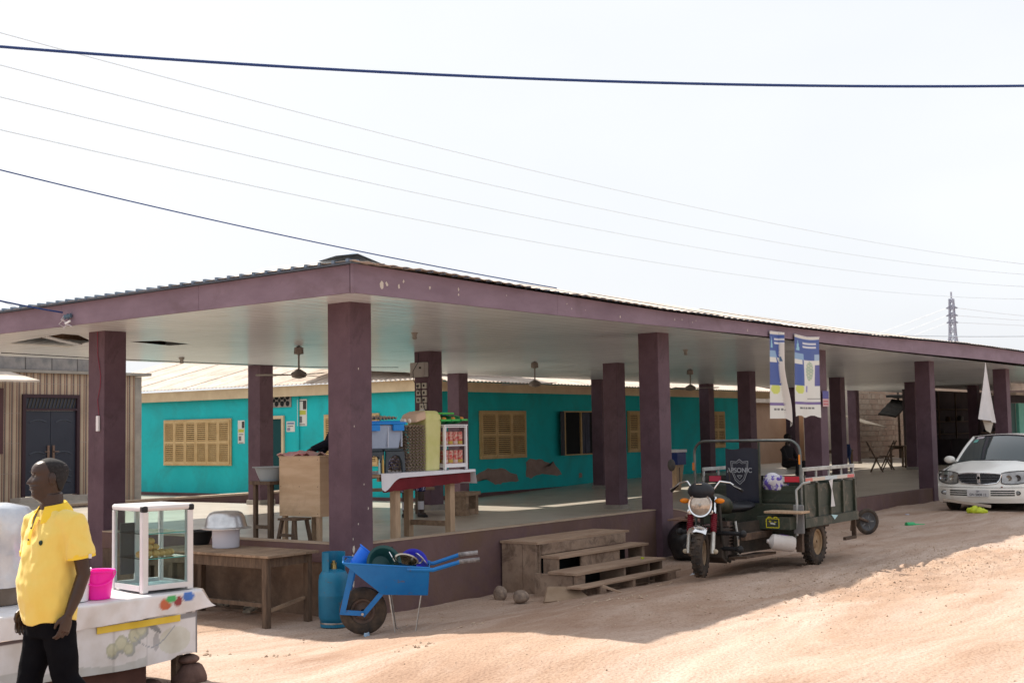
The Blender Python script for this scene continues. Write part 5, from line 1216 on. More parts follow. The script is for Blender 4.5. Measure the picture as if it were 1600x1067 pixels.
# rubbish bag with boards on top
rbm = mat('black_bag', (.012, .012, .014), (.03, .03, .032), 6, .38, .02, 9, spec=.5)
rb_ = MB(); rb_.ball((0, 0, .26), (.34, .30, .30), 28, 18)
rb_.v = [(x*(1+.07*math.sin(z*22+y*9)), y*(1+.07*math.sin(x*18+z*10)), max(0.0, z+.02*math.sin(x*25)*math.cos(y*20))) for x, y, z in rb_.v]
t_ = thing('rubbish_bag', 'bulging black rubbish bag beside the steps, against the second pillar', 'rubbish bag', (6.1, -.42, -.57)); rb_.build('bag', rbm, t_, smooth=80)
t_ = thing('board_scrap', 'flat rusty board scrap lying on the black rubbish bag', 'board', (6.05, -.42, -.0), .2); m_ = MB(); m_.box(-.28, .28, -.2, .2, 0, .02); m_.build('board', mat('rusty_scrap', (.16, .08, .055), (.25, .16, .12), 5, .9), t_)
rock('brown stone slab on the board above the rubbish bag', (6.1, -.5, .045), (.16, .12, .05), rk, seed=8)
# ================================================================== FOOD STALL (front left)
def banner_print():
    m = bpy.data.materials.new('stall_banner_print'); m.use_nodes = True; b = pnode(m); b.inputs['Roughness'].default_value = .5
    a = m.node_tree.nodes.new('ShaderNodeVertexColor'); a.layer_name = 'print'
    t = m.node_tree.nodes.new('ShaderNodeTexCoord'); z = m.node_tree.nodes.new('ShaderNodeTexNoise'); z.inputs['Scale'].default_value = 6; z.inputs['Detail'].default_value = 6
    r_ = m.node_tree.nodes.new('ShaderNodeValToRGB'); r_.color_ramp.elements[0].position = .35; r_.color_ramp.elements[0].color = (.80, .77, .72, 1); r_.color_ramp.elements[1].position = .6; r_.color_ramp.elements[1].color = (1, 1, 1, 1)
    x = m.node_tree.nodes.new('ShaderNodeMix'); x.data_type = 'RGBA'; x.blend_type = 'MULTIPLY'; x.inputs['Factor'].default_value = .8
    l = m.node_tree.links; l.new(t.outputs['Object'], z.inputs['Vector']); l.new(z.outputs['Fac'], r_.inputs['Fac']); l.new(a.outputs['Color'], x.inputs['A']); l.new(r_.outputs['Color'], x.inputs['B']); l.new(x.outputs['Result'], b.inputs['Base Color'])
    return m
bpm = banner_print()
def ell(x, z, cx, cz_, a, b_): return ((x-cx)/a)**2+((z-cz_)/b_)**2
def stall_print(x, z):
    """flat faded print of the skirt; x from the right end (0) to the left (2.3), z 0 bottom to .30 top"""
    c = (.62, .61, .63)
    # pale fruits
    for (cx, cz_, a) in ((.55, .20, .050), (.66, .165, .050), (.49, .235, .050), (.735, .13, .045), (.60, .12, .04)):
        e = ell(x, z, cx, cz_, a, a)
        if e < 1: c = (.50, .50, .38) if e < .55 else (.40, .41, .32)
        elif ell(x, z, cx-.012, cz_-.014, a*1.1, a*1.1) < 1 and c[0] > .6: c = (.34, .36, .36)
    if ell(x*.8+z*.6, z*.8-x*.6, .40*.8+.245*.6, .245*.8-.40*.6, .10, .022) < 1: c = (.22, .23, .25)
    if ell(x, z, .36, .13, .028, .06) < 1: c = (.38, .38, .40)
    if ell(x, z, .07, .27, .11, .022) < 1: c = (.22, .22, .24)
    if abs(z-(.20+.1*math.sin(x*9+1.2))) < .0035 and .2 < x < .55: c = (.25, .28, .33)
    if ell(x, z, .20, .12, .14, .09) < 1 and c[0] > .6: c = (.55, .55, .50)
    if z < .045+.02*math.sin(x*7) and x > .45: c = (.46, .47, .47)
    if z < .10 and 1.35 < x < 1.5+z: c = (.45, .45, .45)
    if x > 1.05 and z > .28: c = (.10, .07, .08) if x > 1.12 else (.55, .55, .56)
    if abs(x-.72) < .006 or abs(x-.44) < .004: c = tuple(k*.82 for k in c)
    if x < .012: c = (.16, .16, .18)
    if 1.9 < x and .12 < z < .29: c = (.28, .28, .29)
    return c
sl = thing('food_stall', 'low food stall with a faded fruit print skirt, raised on stones at the left', 'stall', (-3.53, -1.62, 0))
L = 2.35
g_ = []; cols = []
NX, NZ = 240, 34
for i in range(NX+1):
    row = []
    for j in range(NZ+1):
        x = -L*i/NX; z = -.31+.315*j/NZ+(.012*x); zz = z + (.02*math.sin(x*3) if j == 0 else 0)
        if j == 0 and -.22 < x: zz += .045*math.exp(-((x+.11)/.07)**2)
        row.append((x, .004*math.sin(x*11+z*5), zz)); cols.append(stall_print(-x, .30*j/NZ))
    g_.append(row)
m_ = MB(); m_.sheet(g_, .004); nf = (NX+1)*(NZ+1); sk = m_.build('printed_skirt', bpm, sl, smooth=60); paint(sk, lambda i: cols[i % nf])
m_ = MB(); m_.box(-L, -.004, .02, .85, -.28, -.262); m_.build('bottom_board', wood_dark, sl)
m_ = MB(); m_.box(-.022, -.002, .012, .85, -.30, .09); m_.build('end_panel', mat('grey_end_board', (.30, .30, .31), (.42, .42, .42), 3, .7), sl)
m_ = MB(); m_.box(-L, .0, .0+.008, .87, .10, .125); m_.build('table_board', wood, sl)
for (x, y) in ((-.1, .1), (-2.2, .1), (-.1, .78), (-2.2, .78)):
    m_ = MB(); m_.box(x-.03, x+.03, y-.03, y+.03, -.52, .099); m_.build('leg', wood_dark, sl)
m_ = MB(); m_.box(-2.0, -.40, .06, .75, -.56, -.32); m_.build('under_box', mat('dark_red_box', (.06, .025, .02), (.09, .04, .03), 3, .8), sl)
m_ = MB(); m_.box(-.86, -.16, -.016, -.010, -.058, -.012); tag(m_.build('yellow_tape', mat('yellow_strip', (.60, .42, .03), (.66, .47, .06), 3, .5), sl))
# cloth over the stall
sc_ = thing('stall_cloth', 'white oilcloth with printed fruit hanging over the front of the food stall', 'tablecloth', (-3.53, -1.62, 0))
g_ = []; cols = []
def cloth_print(x, d):
    fruit = [(.30, .075, .055, (.50, .12, .05)), (.19, .065, .045, (.26, .025, .035)), (.25, .04, .05, (.05, .40, .12)), (.10, .035, .048, (.04, .16, .55))]
    c = (.68, .66, .68)
    for (cx, cz_, a, cc) in fruit:
        e = ell(x, d, cx, cz_, a, a*(.85 if cc[1] < .2 else .55))
        if e < .8: c = cc
        elif e < 1: c = tuple(k*.5+.3 for k in cc)
    return c
for i in range(161):
    x = .03-L*i/160; row = []
    for j in range(31):
        if j <= 16: y = .90-(.92*j/16); z = .150+.003*math.sin(x*9+y*7); d = -1
        else:
            k = (j-16)/14; y = -.024-(.012*math.sin(x*8)+.009*math.sin(x*23+1)+.006*math.sin(x*41+2+3*k))*k-.006; z = .150-.155*k*(1+.05*math.sin(x*4)); d = .155*k
        xx_ = x
        if x > -.10: 
            t_ = (x+.10)/.13
            if j > 16: xx_ = x+.09*t_*(j-16)/14; z += -.02*t_*math.sin(math.pi*(j-16)/14)+.03*t_*k; y -= .03*t_*k
        row.append((xx_, y, z)); cols.append(cloth_print(-x, d) if d >= 0 else (.68, .67, .70))
    g_.append(row)
for row in (0,):
    pass
m_ = MB(); m_.sheet(g_, .002); nf2 = 161*31; ck_ = m_.build('oilcloth', bpm, sc_, smooth=60); cc2 = list(cols); paint(ck_, lambda i: cc2[i % nf2])
g_ = [[(.03+.09*k+.02*math.sin(j*.8)*k, .88-.92*j/12, .148-.13*k-.01*math.sin(j)) for k in (0, .33, .66, 1.0)] for j in range(13)]
m_ = MB(); m_.sheet(g_, .002); m_.build('side_hang', mat('oilcloth_side', (.55, .50, .45), (.64, .60, .55), 4, .7), sc_, smooth=60)
# stones under the stall
bs = mat('burnt_stone', (.07, .04, .035), (.15, .09, .075), 6, .9, .01, 18)
rock('large dark stone holding up the right end of the food stall', (-3.55, -1.56, -.48), (.135, .13, .10), bs, 'stone', 3)
rock('flat dark stone stacked on the large one under the stall corner', (-3.56, -1.56, -.355), (.085, .08, .035), bs, 'stone', 6)
rock('dark stone under the stall between the box and the large stone', (-3.80, -1.45, -.53), (.09, .09, .06), bs, 'stone', 9)

# glass display case
ds = thing('display_case', 'white framed glass display case with bread on its lower shelf, on the stall', 'display case', (-3.695, -1.32, .156), R(-9))
W_, D_, HH = .205, .235, .625
alw = mat('white_aluminium', (.66, .63, .63), (.60, .57, .57), 5, .35)
for sx_2 in (-1, 1):
    for sy_2 in (-1, 1):
        m_ = MB(); w2 = .024 if sy_2 < 0 else .016
        m_.box(sx_2*(W_-w2)-w2, sx_2*(W_-w2)+w2, sy_2*(D_-w2)-w2, sy_2*(D_-w2)+w2, .0, HH-.045); m_.build('post', alw, ds, bevel=.006)
m_ = MB(); m_.box(-W_+.04, W_-.04, -D_, -D_+.03, .015, .055); m_.build('bottom_rail', alw, ds, bevel=.006); m_ = MB(); m_.box(-W_+.04, W_-.04, D_-.03, D_, .015, .055); m_.build('bottom_rail', alw, ds)
for s_ in (-1, 1):
    m_ = MB(); m_.box(s_*(W_-.012)-.012, s_*(W_-.012)+.012, -D_+.05, D_-.05, .01, .05); m_.build('bottom_rail', alw, ds)
m_ = MB(); m_.box(-W_-.004, W_+.004, -D_-.004, D_+.004, HH-.044, HH); m_.build('top_frame', alw, ds, bevel=.018)
for s_ in (-1, 1):
    m_ = MB(); m_.box(s_*(W_-.018)-.024, s_*(W_-.018)+.024, -D_-.008, -D_+.04, HH-.05, HH-.004); m_.build('corner_cap', black_plastic, ds, bevel=.012)
gp = mat('pane_glass', (.80, .93, .92), rough=.03, trans=1.0, ior=1.08, spec=.6)
edge = mat('glass_edge', (.10, .42, .40), rough=.15)
for (a, b_, c, d) in ((-W_+.048, W_-.048, -D_+.012, -D_+.016), (-W_+.04, W_-.04, D_-.016, D_-.012)):
    m_ = MB(); m_.box(a, b_, c, d, .056, HH-.045); m_.build('glass_pane', gp, ds)
for s_ in (-1, 1):
    m_ = MB(); m_.box(s_*(W_-.014)-.002, s_*(W_-.014)+.002, -D_+.05, D_-.035, .051, HH-.045); m_.build('glass_pane', gp, ds)
for z in (.235, .415):
    m_ = MB(); m_.box(-W_+.03, W_-.03, -D_+.03, D_-.03, z, z+.006); sh = m_.build('glass_shelf', gp, ds)
    m_ = MB(); m_.box(-W_+.03, W_-.03, -D_+.026, -D_+.0295, z, z+.005); m_.build('shelf_edge', edge, sh)
m_ = MB(); m_.box(-W_+.026, W_-.026, -D_+.032, D_-.032, .012, .030); m_.build('floor_board', mat('pale_blue_board', (.50, .60, .62), rough=.4), ds)
m_ = MB(); m_.box(-.035, .0, D_-.04, D_-.018, .056, HH-.046); m_.build('door_stile', alw, ds)
m_ = MB(); m_.box(-.15, -.036, D_-.03, D_-.02, .10, .48); m_.build('sliding_door', mat('smoked_panel', (.05, .05, .06), rough=.3), ds)
brd = mat('fried_bread', (.42, .22, .07), (.58, .38, .17), 20, .8, .004, 40)
dsM = Matrix.Translation((-3.695, -1.32, .156)) @ Matrix.Rotation(R(-9), 4, 'Z')
bp_ = [(-.10, -.12, 0), (-.045, -.13, 0), (.01, -.11, 0), (.06, -.1, 0), (-.07, -.05, 0), (-.01, -.05, 0), (.05, -.04, 0), (-.08, -.09, .045), (-.03, -.09, .045), (-.06, -.08, .09), (.10, -.08, 0), (-.15, -.09, 0)]
for i, (x, y, z) in enumerate(bp_):
    p = dsM @ Vector((x, y, .241+.026+z)); m_ = MB(); m_.ball((0, 0, 0), (.033, .03, .026), 12, 8)
    m_.v = [(a*(1+.1*math.sin(c*120+i)), b_*(1+.1*math.sin(a*100)), c) for a, b_, c in m_.v]
    tag(m_.build('bread_roll', brd, smooth=80, loc=p), 'golden fried roll, '+('top of the heap' if z > .06 else ('left' if x < -.05 else 'right')+' one of the second layer' if z > 0 else ('first', 'second', 'third', 'fourth', 'fifth', 'sixth', 'seventh', 'eighth', 'rightmost')[sorted(b[0] for b in bp_ if b[2] == 0).index(x)]+' from the left in the bottom layer')+' in the display case', 'bread roll', 'rolls in the display case')
# pink bucket
pk = thing('pink_bucket', 'bright pink plastic bucket with a handle, left of the display case', 'bucket', (-4.25, -1.45, .154), R(-40))
pkm = mat('hot_pink_plastic', (.85, .01, .36), (.88, .02, .40), 3, .35)
m_ = MB(); m_.lathe([(.078, 0), (.082, .01), (.092, .1), (.0935, .105), (.0935, .11), (.103, .185), (.112, .188), (.112, .2), (.098, .196), (.076, .012)], seg=36); m_.build('body', pkm, pk, smooth=35)
m_ = MB(); m_.tube([(.112*math.cos(a), .112*math.sin(a)-.0, .185-.085*math.sin(math.pi*(k/14))*1.0) for k in range(15) for a in [-math.pi*k/14]], .006, 6); m_.build('bucket_handle', pkm, pk)
# white bucket and blue cup behind it
wbk = thing('white_bucket', 'white plastic bucket behind the man, beside the pink one', 'bucket', (-4.42, -1.40, .154))
m_ = MB(); m_.lathe([(.10, 0), (.115, .20), (.122, .205), (.122, .22), (.105, .21), (.095, .01)], seg=28); m_.build('body', white_p, wbk, smooth=35)
bcu = thing('blue_cup', 'blue plastic cup squeezed between the pink and white buckets', 'cup', (-4.22, -1.28, .154))
m_ = MB(); m_.lathe([(.05, 0), (.06, .12), (.056, .12), (.045, .01)], seg=18); m_.build('body', bluep, bcu, smooth=35)
# foil drum at the left edge
fd = thing('covered_drum', 'large drum wrapped in crinkled silver sheeting at the left picture edge', 'drum', (-4.78, -.95, .154))
fo = mat('silver_sheet', (.60, .62, .66), (.45, .48, .54), 5, .28, .02, 7, metal=.35)
m_ = MB(); m_.lathe([(.29, .12), (.30, .20), (.27, .34), (.285, .36), (.28, .60), (.26, .65), (.12, .68), (.01, .685)], seg=40)
m_.v = [(x*(1+.03*math.sin(z*40+y*20)), y*(1+.03*math.sin(x*30+z*24)), z) for x, y, z in m_.v]; m_.build('sheeting', fo, fd, smooth=70)
m_ = MB(); m_.lathe([(.24, 0), (.27, .13), (.26, .14)], seg=28); m_.build('drum_base', mat('brown_drum', (.13, .10, .08), (.2, .16, .13), 4, .7), fd, smooth=40)

# ================================================================== TRICYCLE
def KK(p, k=.93):
    return tuple(C0[i]+(p[i]-C0[i])*k for i in range(3))
tk = thing('cargo_tricycle', 'dark green cargo tricycle with chrome headlight and rusty box, parked beside the steps', 'tricycle', KK((3.93, -1.76, -.50)))
tk.scale = (.93, .93, .93)
grn = mat('dusty_dark_green', (.018, .028, .018), (.04, .048, .034), 2.5, .5, .001, 12, grime=(.14, .11, .08), gscale=3, gpos=(.5, .8), spec=.45)
grn2 = mat('dusty_green_panel', (.024, .034, .025), (.045, .053, .04), 2.5, .55, .001, 12, grime=(.16, .13, .10), gscale=4.5, gpos=(.52, .74))
blk = mat('satin_black', (.018, .018, .018), (.05, .043, .036), 5, .5)
grail = mat('grey_rail', (.42, .44, .44), (.25, .26, .25), 8, .5, metal=.3)
rus = mat('rusty_dark_steel', (.06, .04, .03), (.13, .085, .06), 6, .85)
# steered front assembly
sa = R(16)
def ST(p):   # steering rotation about the head
    x, y, z = p; return (x*math.cos(sa)-y*math.sin(sa), x*math.sin(sa)+y*math.cos(sa), z)
rk_ = .28    # rake
def fz_(t, y): return ST((.0+.42*t*rk_*2.0, y, .30+.62*t))   # t along the fork from the axle
wheel(tk, .285, .125, .155, (0, 0, .285), mat('tan_rim', (.30, .22, .13), (.2, .14, .1), 5, .7), 44, (0, 0, sa), 22, 'front_wheel')
for s_ in (-1, 1):
    y = s_*.145
    m_ = MB(); m_.tube([fz_(-.04, y), fz_(.02, y), fz_(.30, y), fz_(.42, y)], [.024, .03, .028, .028], 10); m_.build('fork_lower', mat('worn_aluminium', (.62, .60, .56), (.45, .42, .38), 10, .4, metal=.6), tk, smooth=40)
    m_ = MB(); zz = []; n_ = 36
    for k in range(n_+1): zz.append(.041 if (k % 4) < 2 else .030)
    m_.tube([fz_(lerp(.36, .70, k/n_), y) for k in range(n_+1)], zz, 12); m_.build('fork_bellows', mat('dark_red_rubber', (.16, .008, .018), rough=.4), tk, smooth=30)
    m_ = MB(); m_.tube([fz_(.70, y), fz_(1.02, y)], .02, 8); m_.build('fork_upper', chrome, tk, smooth=40)
    p = fz_(.0, y*1.25); m_ = MB(); m_.ball(p, (.03, .035, .03), 10, 6); m_.build('axle_nut', mat('dusty_nut', (.45, .38, .28), rough=.6), tk)
    # auxiliary round lamps, indicators
    p = Vector(fz_(.78, s_*.125))+Vector((-.06, 0, -.02)); T = Matrix.Rotation(sa, 4, 'Z') @ Matrix.Rotation(R(-90), 4, 'Y')
    m_ = MB(); m_.lathe([(.012, -.03), (.032, -.01), (.034, .012), (.02, .014), (.018, .008), (.004, .008)], p, 16, T); m_.build('small_lamp', chrome, tk, smooth=35)
    p = Vector(fz_(.92, s_*.215))+Vector((-.02, 0, .02)); m_ = MB(); m_.ball(p, (.028, .062, .032), 14, 8, T=Matrix.Rotation(sa, 4, 'Z')); m_.build('indicator', mat('amber_lens', (.75, .22, .01), rough=.25), tk, smooth=60)
    m_ = MB(); m_.tube([fz_(.92, s_*.12), fz_(.92, s_*.18)], .012, 6); m_.build('indicator_stalk', blk, tk)
m_ = MB(); m_.bar(fz_(.72, -.16), fz_(.72, .16), .05, .03); m_.bar(fz_(1.0, -.15), fz_(1.0, .15), .05, .03); m_.tube([fz_(.68, 0), fz_(1.04, 0)], .025, 8); m_.build('triple_clamp', blk, tk)
# chrome front fender
g_ = []
for i in range(15):
    a = R(38-64*i/14)
    g_.append([ST((-.335*math.sin(a)+.0, y, .285+.335*math.cos(a)-.035*(abs(y)/.115)**2)) for y in (-.115, -.07, 0, .07, .115)])
m_ = MB(); m_.sheet(g_, .003); m_.build('front_fender', chrome, tk, smooth=60)
m_ = MB(); m_.bar(fz_(.33, -.14), fz_(.33, .14), .02, .012); m_.build('fender_bracket', steel, tk)
# headlight
hc = Vector(fz_(.88, 0))+Vector(ST((-.13, 0, .0)))
T = Matrix.Rotation(sa, 4, 'Z') @ Matrix.Rotation(R(-88), 4, 'Y') @ Matrix.Scale(1.07, 4)
m_ = MB(); m_.lathe([(.03, -.13), (.09, -.10), (.125, -.04), (.132, 0), (.132, .015)], hc, 32, T); m_.build('headlight_shell', blk, tk, smooth=50)
m_ = MB(); m_.lathe([(.118, .014), (.136, .008), (.140, .018), (.134, .030), (.118, .026)], hc, 36, T); m_.f = m_.f[:-2]; m_.m = m_.m[:-2]; m_.build('headlight_ring', chrome, tk, smooth=50)
lens = mat('headlight_lens', (.42, .34, .27), (.55, .47, .40), 22, .15, .003, 30, metal=.55, coat=.8)
m_ = MB(); m_.lathe([(.119, .018), (.09, .030), (.05, .037), (.0, .040)], hc, 32, T); m_.build('headlight_glass', lens, tk, smooth=50)
m_ = MB(); m_.lathe([(.020, .036), (.018, .044), (.0, .046)], hc, 14, T); m_.build('bulb_cap', steel, tk)
# black fairing and instrument above
m_ = MB(); fc = hc+Vector(ST((.05, 0, .185)))
m_.ball(fc-Vector((0, 0, .02)), (.12, .165, .11), 22, 12, T=Matrix.Rotation(sa, 4, 'Z')); m_.build('fairing', mat('black_fairing', (.02, .021, .026), rough=.45), tk, smooth=60)
m_ = MB(); m_.bar(fc+Vector(ST((-.085, -.03, .068))), fc+Vector(ST((-.085, .04, .068))), .012, .008); m_.build('fairing_badge', chrome, tk)
# handlebar
for s_ in (-1, 1):
    b0 = Vector(fz_(1.05, s_*.07)); pts = [b0, b0+Vector(ST((.01, s_*.07, .09))), b0+Vector(ST((.03, s_*.13, .17))), b0+Vector(ST((.10, s_*.24, .15))), b0+Vector(ST((.18, s_*.34, .07)))]
    m_ = MB(); m_.tube(pts, .012, 8); m_.build('handlebar', chrome, tk, smooth=50)
    m_ = MB(); m_.tube([pts[3].lerp(pts[4], .35), pts[4]+(pts[4]-pts[3])*.35], .018, 8); m_.build('grip', black_plastic, tk)
    m_ = MB(); m_.tube([pts[3]+Vector((0, 0, 0)), pts[3].lerp(pts[4], .5)+Vector(ST((-.05, 0, .0))), pts[4]+Vector(ST((-.06, s_*.03, -.0)))], .006, 6); m_.build('brake_lever', steel, tk)
    mp_ = pts[2]+Vector(ST((.02, s_*.10, .17)))
    m_ = MB(); m_.tube([pts[3], pts[3]+Vector((0, 0, .06)), mp_], .006, 6); m_.build('mirror_stalk', blk, tk)
    if s_ > 0:
        mp_ = mp_+Vector(ST((.0, .10, .03))); m_ = MB(); m_.ball(mp_, (.018, .05, .075), 16, 10, T=Matrix.Rotation(sa, 4, 'Z')); m_.build('mirror', blk, tk, smooth=50)
m_ = MB(); m_.tube([fz_(1.0, .08), (.22, .22, 1.0), (.40, .2, .7)], .008, 6); m_.tube([fz_(1.0, -.08), (.25, -.05, 1.0), (.40, .0, .75)], .008, 6); m_.build('control_cable', black_plastic, tk)
# crash bars with round ends
for (x, z, ln) in ((.30, .50, .50), (.34, .31, .42)):
    for s_ in (-1, 1):
        m_ = MB(); m_.tube([(x, s_*.06, z), (x-.02, s_*ln*.86, z)], .026, 10); m_.ball((x-.02, s_*ln*.86, z), (.045, .045, .045), 12, 8); m_.build('crash_bar', black_plastic, tk, smooth=50)
m_ = MB(); m_.tube([(.28, .12, .86), (.30, .13, .5), (.38, .13, .2), (.5, .13, .14)], .022, 8); m_.tube([(.28, -.12, .86), (.30, -.13, .5), (.38, -.13, .2), (.5, -.13, .14)], .022, 8); m_.tube([(.3, 0, .9), (.36, 0, .5), (.42, 0, .16)], .035, 8); m_.build('down_tube', blk, tk, smooth=50)
m_ = MB(); m_.loft([[(.30, -.13, .20), (.30, .13, .20), (.34, .14, .55), (.34, -.14, .55)], [(.42, -.14, .12), (.42, .14, .12), (.50, .15, .55), (.50, -.15, .55)]]); m_.build('leg_shield', mat('dusty_black_shield', (.035, .026, .022), (.06, .045, .036), 3, .7), tk, bevel=.01)
# tank, seat, engine
m_ = MB(); el = lambda x, y, z, a, b_: [(x, y+a*math.cos(t), z+b_*math.sin(t)) for t in [2*math.pi*k/16 for k in range(16)]]
m_.loft([el(.22, 0, .86, .03, .03), el(.28, 0, .86, .11, .07), el(.42, 0, .86, .15, .11), el(.60, 0, .82, .14, .11), el(.74, 0, .77, .09, .07)]); m_.build('fuel_tank', grn, tk, smooth=60)
m_ = MB(); m_.loft([el(.64, 0, .77, .10, .04), el(.72, 0, .775, .17, .06), el(.95, 0, .77, .22, .065), el(1.12, 0, .79, .2, .06)]); m_.build('driver_seat', mat('black_seat_vinyl', (.012, .013, .016), rough=.4), tk, smooth=60)
m_ = MB(); m_.box(.48, .80, -.12, .12, .22, .34); m_.box(.52, .66, -.10, .10, .34, .62)
for k in range(6): m_.box(.50, .69, -.13, .13, .36+.04*k, .372+.04*k)
m_.build('engine', mat('grimy_engine', (.18, .13, .11), (.07, .055, .05), 12, .6, metal=.4), tk)
m_ = MB(); m_.tube([(.62, -.16, .62), (.60, -.2, .4), (.60, -.19, .22)], .016, 7); m_.bar((.52, -.30, .20), (.66, -.14, .20), .03, .02); m_.build('brake_pedal', steel, tk)
for s_ in (-1, 1):
    m_ = MB(); m_.loft([[(.42, s_*.16, .17), (.42, s_*.40, .19), (.42, s_*.40, .22), (.42, s_*.16, .20)], [(1.15, s_*.16, .17), (1.15, s_*.44, .19), (1.15, s_*.44, .22), (1.15, s_*.16, .20)]]); m_.build('footboard', rus, tk)
    m_ = MB(); m_.loft([[(.56, s_*.15, .23), (.56, s_*.19, .23), (.62, s_*.19, .60), (.62, s_*.15, .60)], [(1.24, s_*.30, .24), (1.24, s_*.34, .24), (1.24, s_*.34, .62), (1.24, s_*.30, .62)]]); m_.build('engine_shroud', mat('grimy_shroud', (.02, .018, .015), (.06, .045, .035), 4, .7), tk)
m_ = MB()
for s_ in (-1, 1): m_.box(.5, 3.05, s_*.32-.03, s_*.32+.03, .40, .48)
for x in (1.1, 1.9, 2.9): m_.box(x, x+.05, -.289, .289, .41, .47)
m_.tube([(1.95, -.58, .285), (1.95, .58, .285)], .035, 8); m_.tube([(1.95, 0, .285), (.85, 0, .30)], .03, 8); m_.ball((1.95, 0, .285), (.12, .12, .12), 12, 8)
m_.build('chassis', rus, tk)
# front skirt under the seat with battery sticker
m_ = MB(); m_.box(1.30, 1.335, -.68, .70, .52, .80); m_.build('front_panel', grn, tk, bevel=.006)
m_ = MB(); m_.box(1.25, 1.30, -.66, .68, .34, .50); m_.build('lower_panel', grn, tk, bevel=.006)
m_ = MB(); m_.box(1.02, 1.31, -.70, -.25, .50, .66); m_.build('battery_box', grn, tk, bevel=.006)
ye = mat('yellow_print', (.62, .55, .02), rough=.5)
bz = Matrix.Translation((1.016, -.40, .51))
t_ = MB()
for (y0, z0, y1, z1) in ((-.085, 0, .085, 0), (.085, 0, .085, .11), (.085, .11, -.085, .11), (-.085, .11, -.085, 0), (-.06, .11, -.06, .13), (-.06, .13, -.02, .13), (-.02, .13, -.02, .11), (.06, .11, .06, .13), (.06, .13, .02, .13), (.02, .13, .02, .11), (-.05, .07, -.02, .07), (.02, .075, .05, .075), (.035, .09, .035, .06)):
    t_.bar((0, y0, z0), (0, y1, z1), .008, .003, up=(1, 0, 0))
o = t_.build('battery_symbol', ye, tk); o.location = (1.015, -.47, .525)
m_ = MB(); m_.bar((0, -.035, .045), (0, .03, .055), .02, .003, up=(1, 0, 0)); o = m_.build('sticker_mark', mat('pale_print', (.5, .5, .45), rough=.6), tk); o.location = (1.015, -.47, .525)
m_ = MB(); m_.box(1.0, 1.26, -.86, -.36, .70, .728); m_.build('seat_board', wood_pale, tk, bevel=.006)
jc = thing('plastic_can', 'white plastic can with a printed label tied under the tricycle seat', 'plastic can', KK((4.95, -2.36, -.16)), R(-50))
m_ = MB(); T = Euler((0, R(98), 0)).to_matrix().to_4x4(); m_.lathe([(.02, -.19), (.025, -.17), (.085, -.13), (.09, -.10), (.092, .10), (.08, .13), (.02, .14)], seg=28, T=T); m_.build('body', mat('milky_plastic', (.58, .54, .52), (.5, .46, .43), 6, .4), jc, smooth=40)
m_ = MB(); T2 = T; g_ = [[(.0945*math.cos(a)*math.sin(0)+x_, .0945*math.sin(a), .0945*math.cos(a)) for a in [R(-30+10*k) for k in range(9)]] for x_ in (-.05, 0, .05)]
m_.sheet(g_, .001); o = m_.build('label', mat('can_label', (.10, .12, .45), (.55, .15, .25), 12, .5), jc, smooth=60); o.rotation_euler = (R(-15), R(8), 0)
# cabin hoop, windscreen sheet
hx = 1.28
def hoop(w, z0, zt, r_):
    pts = [(hx, w, z0), (hx, w, zt-.16)]
    for k in range(1, 7): a = R(90*k/6); pts.append((hx, w-.16+.16*math.cos(a), zt-.16+.16*math.sin(a)))
    for k in range(0, 7): a = R(90+90*k/6); pts.append((hx, -w+.16+.16*math.cos(a)-.0, zt-.16+.16*math.sin(a)))
    pts.append((hx, -w, z0)); return pts
m_ = MB(); m_.tube(hoop(.745, .50, 1.60, .02), .018, 10); m_.build('cabin_hoop', mat('dusty_chrome_hoop', (.07, .08, .08), (.16, .17, .165), 5, .35, metal=.7), tk, smooth=40)
m_ = MB(); m_.box(hx-.012, hx+.012, -.20, -.176, .80, 1.58); m_.build('screen_post', grn, tk)
m_ = MB(); m_.sheet([[(hx+.02, lerp(-.17, .30, i/8), lerp(.80, 1.50, j/5)+.01*math.sin(i+j)) for j in range(6)] for i in range(9)], .003); m_.build('dark_screen_sheet', mat('navy_sheet', (.012, .015, .028), (.02, .024, .04), 2, .3), tk, smooth=60)
lw_ = mat('grey_print', (.28, .30, .33), rough=.6)
ro = (R(90), 0, R(-90))
text_part('APSONIC', .085, lw_, tk, (hx-.012, .09, 1.22), ro, 'logo_lettering', .001, bold=True)
shp = [(-.17, .16), (-.06, .15), (0, .19), (.06, .15), (.17, .16), (.155, .0), (.09, -.14), (0, -.21), (-.09, -.14), (-.155, .0)]
s1 = MB(); 
for (sc2, wv) in ((1.0, .010), (.82, .006)):
    for i in range(len(shp)):
        a, b_ = shp[i], shp[(i+1) % len(shp)]; s1.bar((0, -a[0]*sc2, a[1]*sc2), (0, -b_[0]*sc2, b_[1]*sc2), wv, .002, up=(1, 0, 0))
s1.bar((0, -.05, -.07), (0, .05, -.07), .012, .002, up=(1, 0, 0)); s1.bar((0, 0, -.12), (0, .05, -.07), .008, .002, up=(1, 0, 0)); s1.bar((0, 0, -.12), (0, -.05, -.07), .008, .002, up=(1, 0, 0))
o = s1.build('logo_shield', lw_, tk); o.location = (hx-.010, .09, 1.21); o.scale = (1, .72, .80)
m_ = MB(); m_.box(hx-.03, hx-.022, -.755, -.735, 1.30, 1.42); m_.build('amber_reflector', mat('amber_reflector', (.75, .24, .02), rough=.3), tk)
m_ = MB(); m_.box(hx-.03, hx-.022, .735, .765, 1.22, 1.32); m_.build('amber_reflector', mat('amber_reflector_dim', (.45, .14, .03), rough=.3), tk)
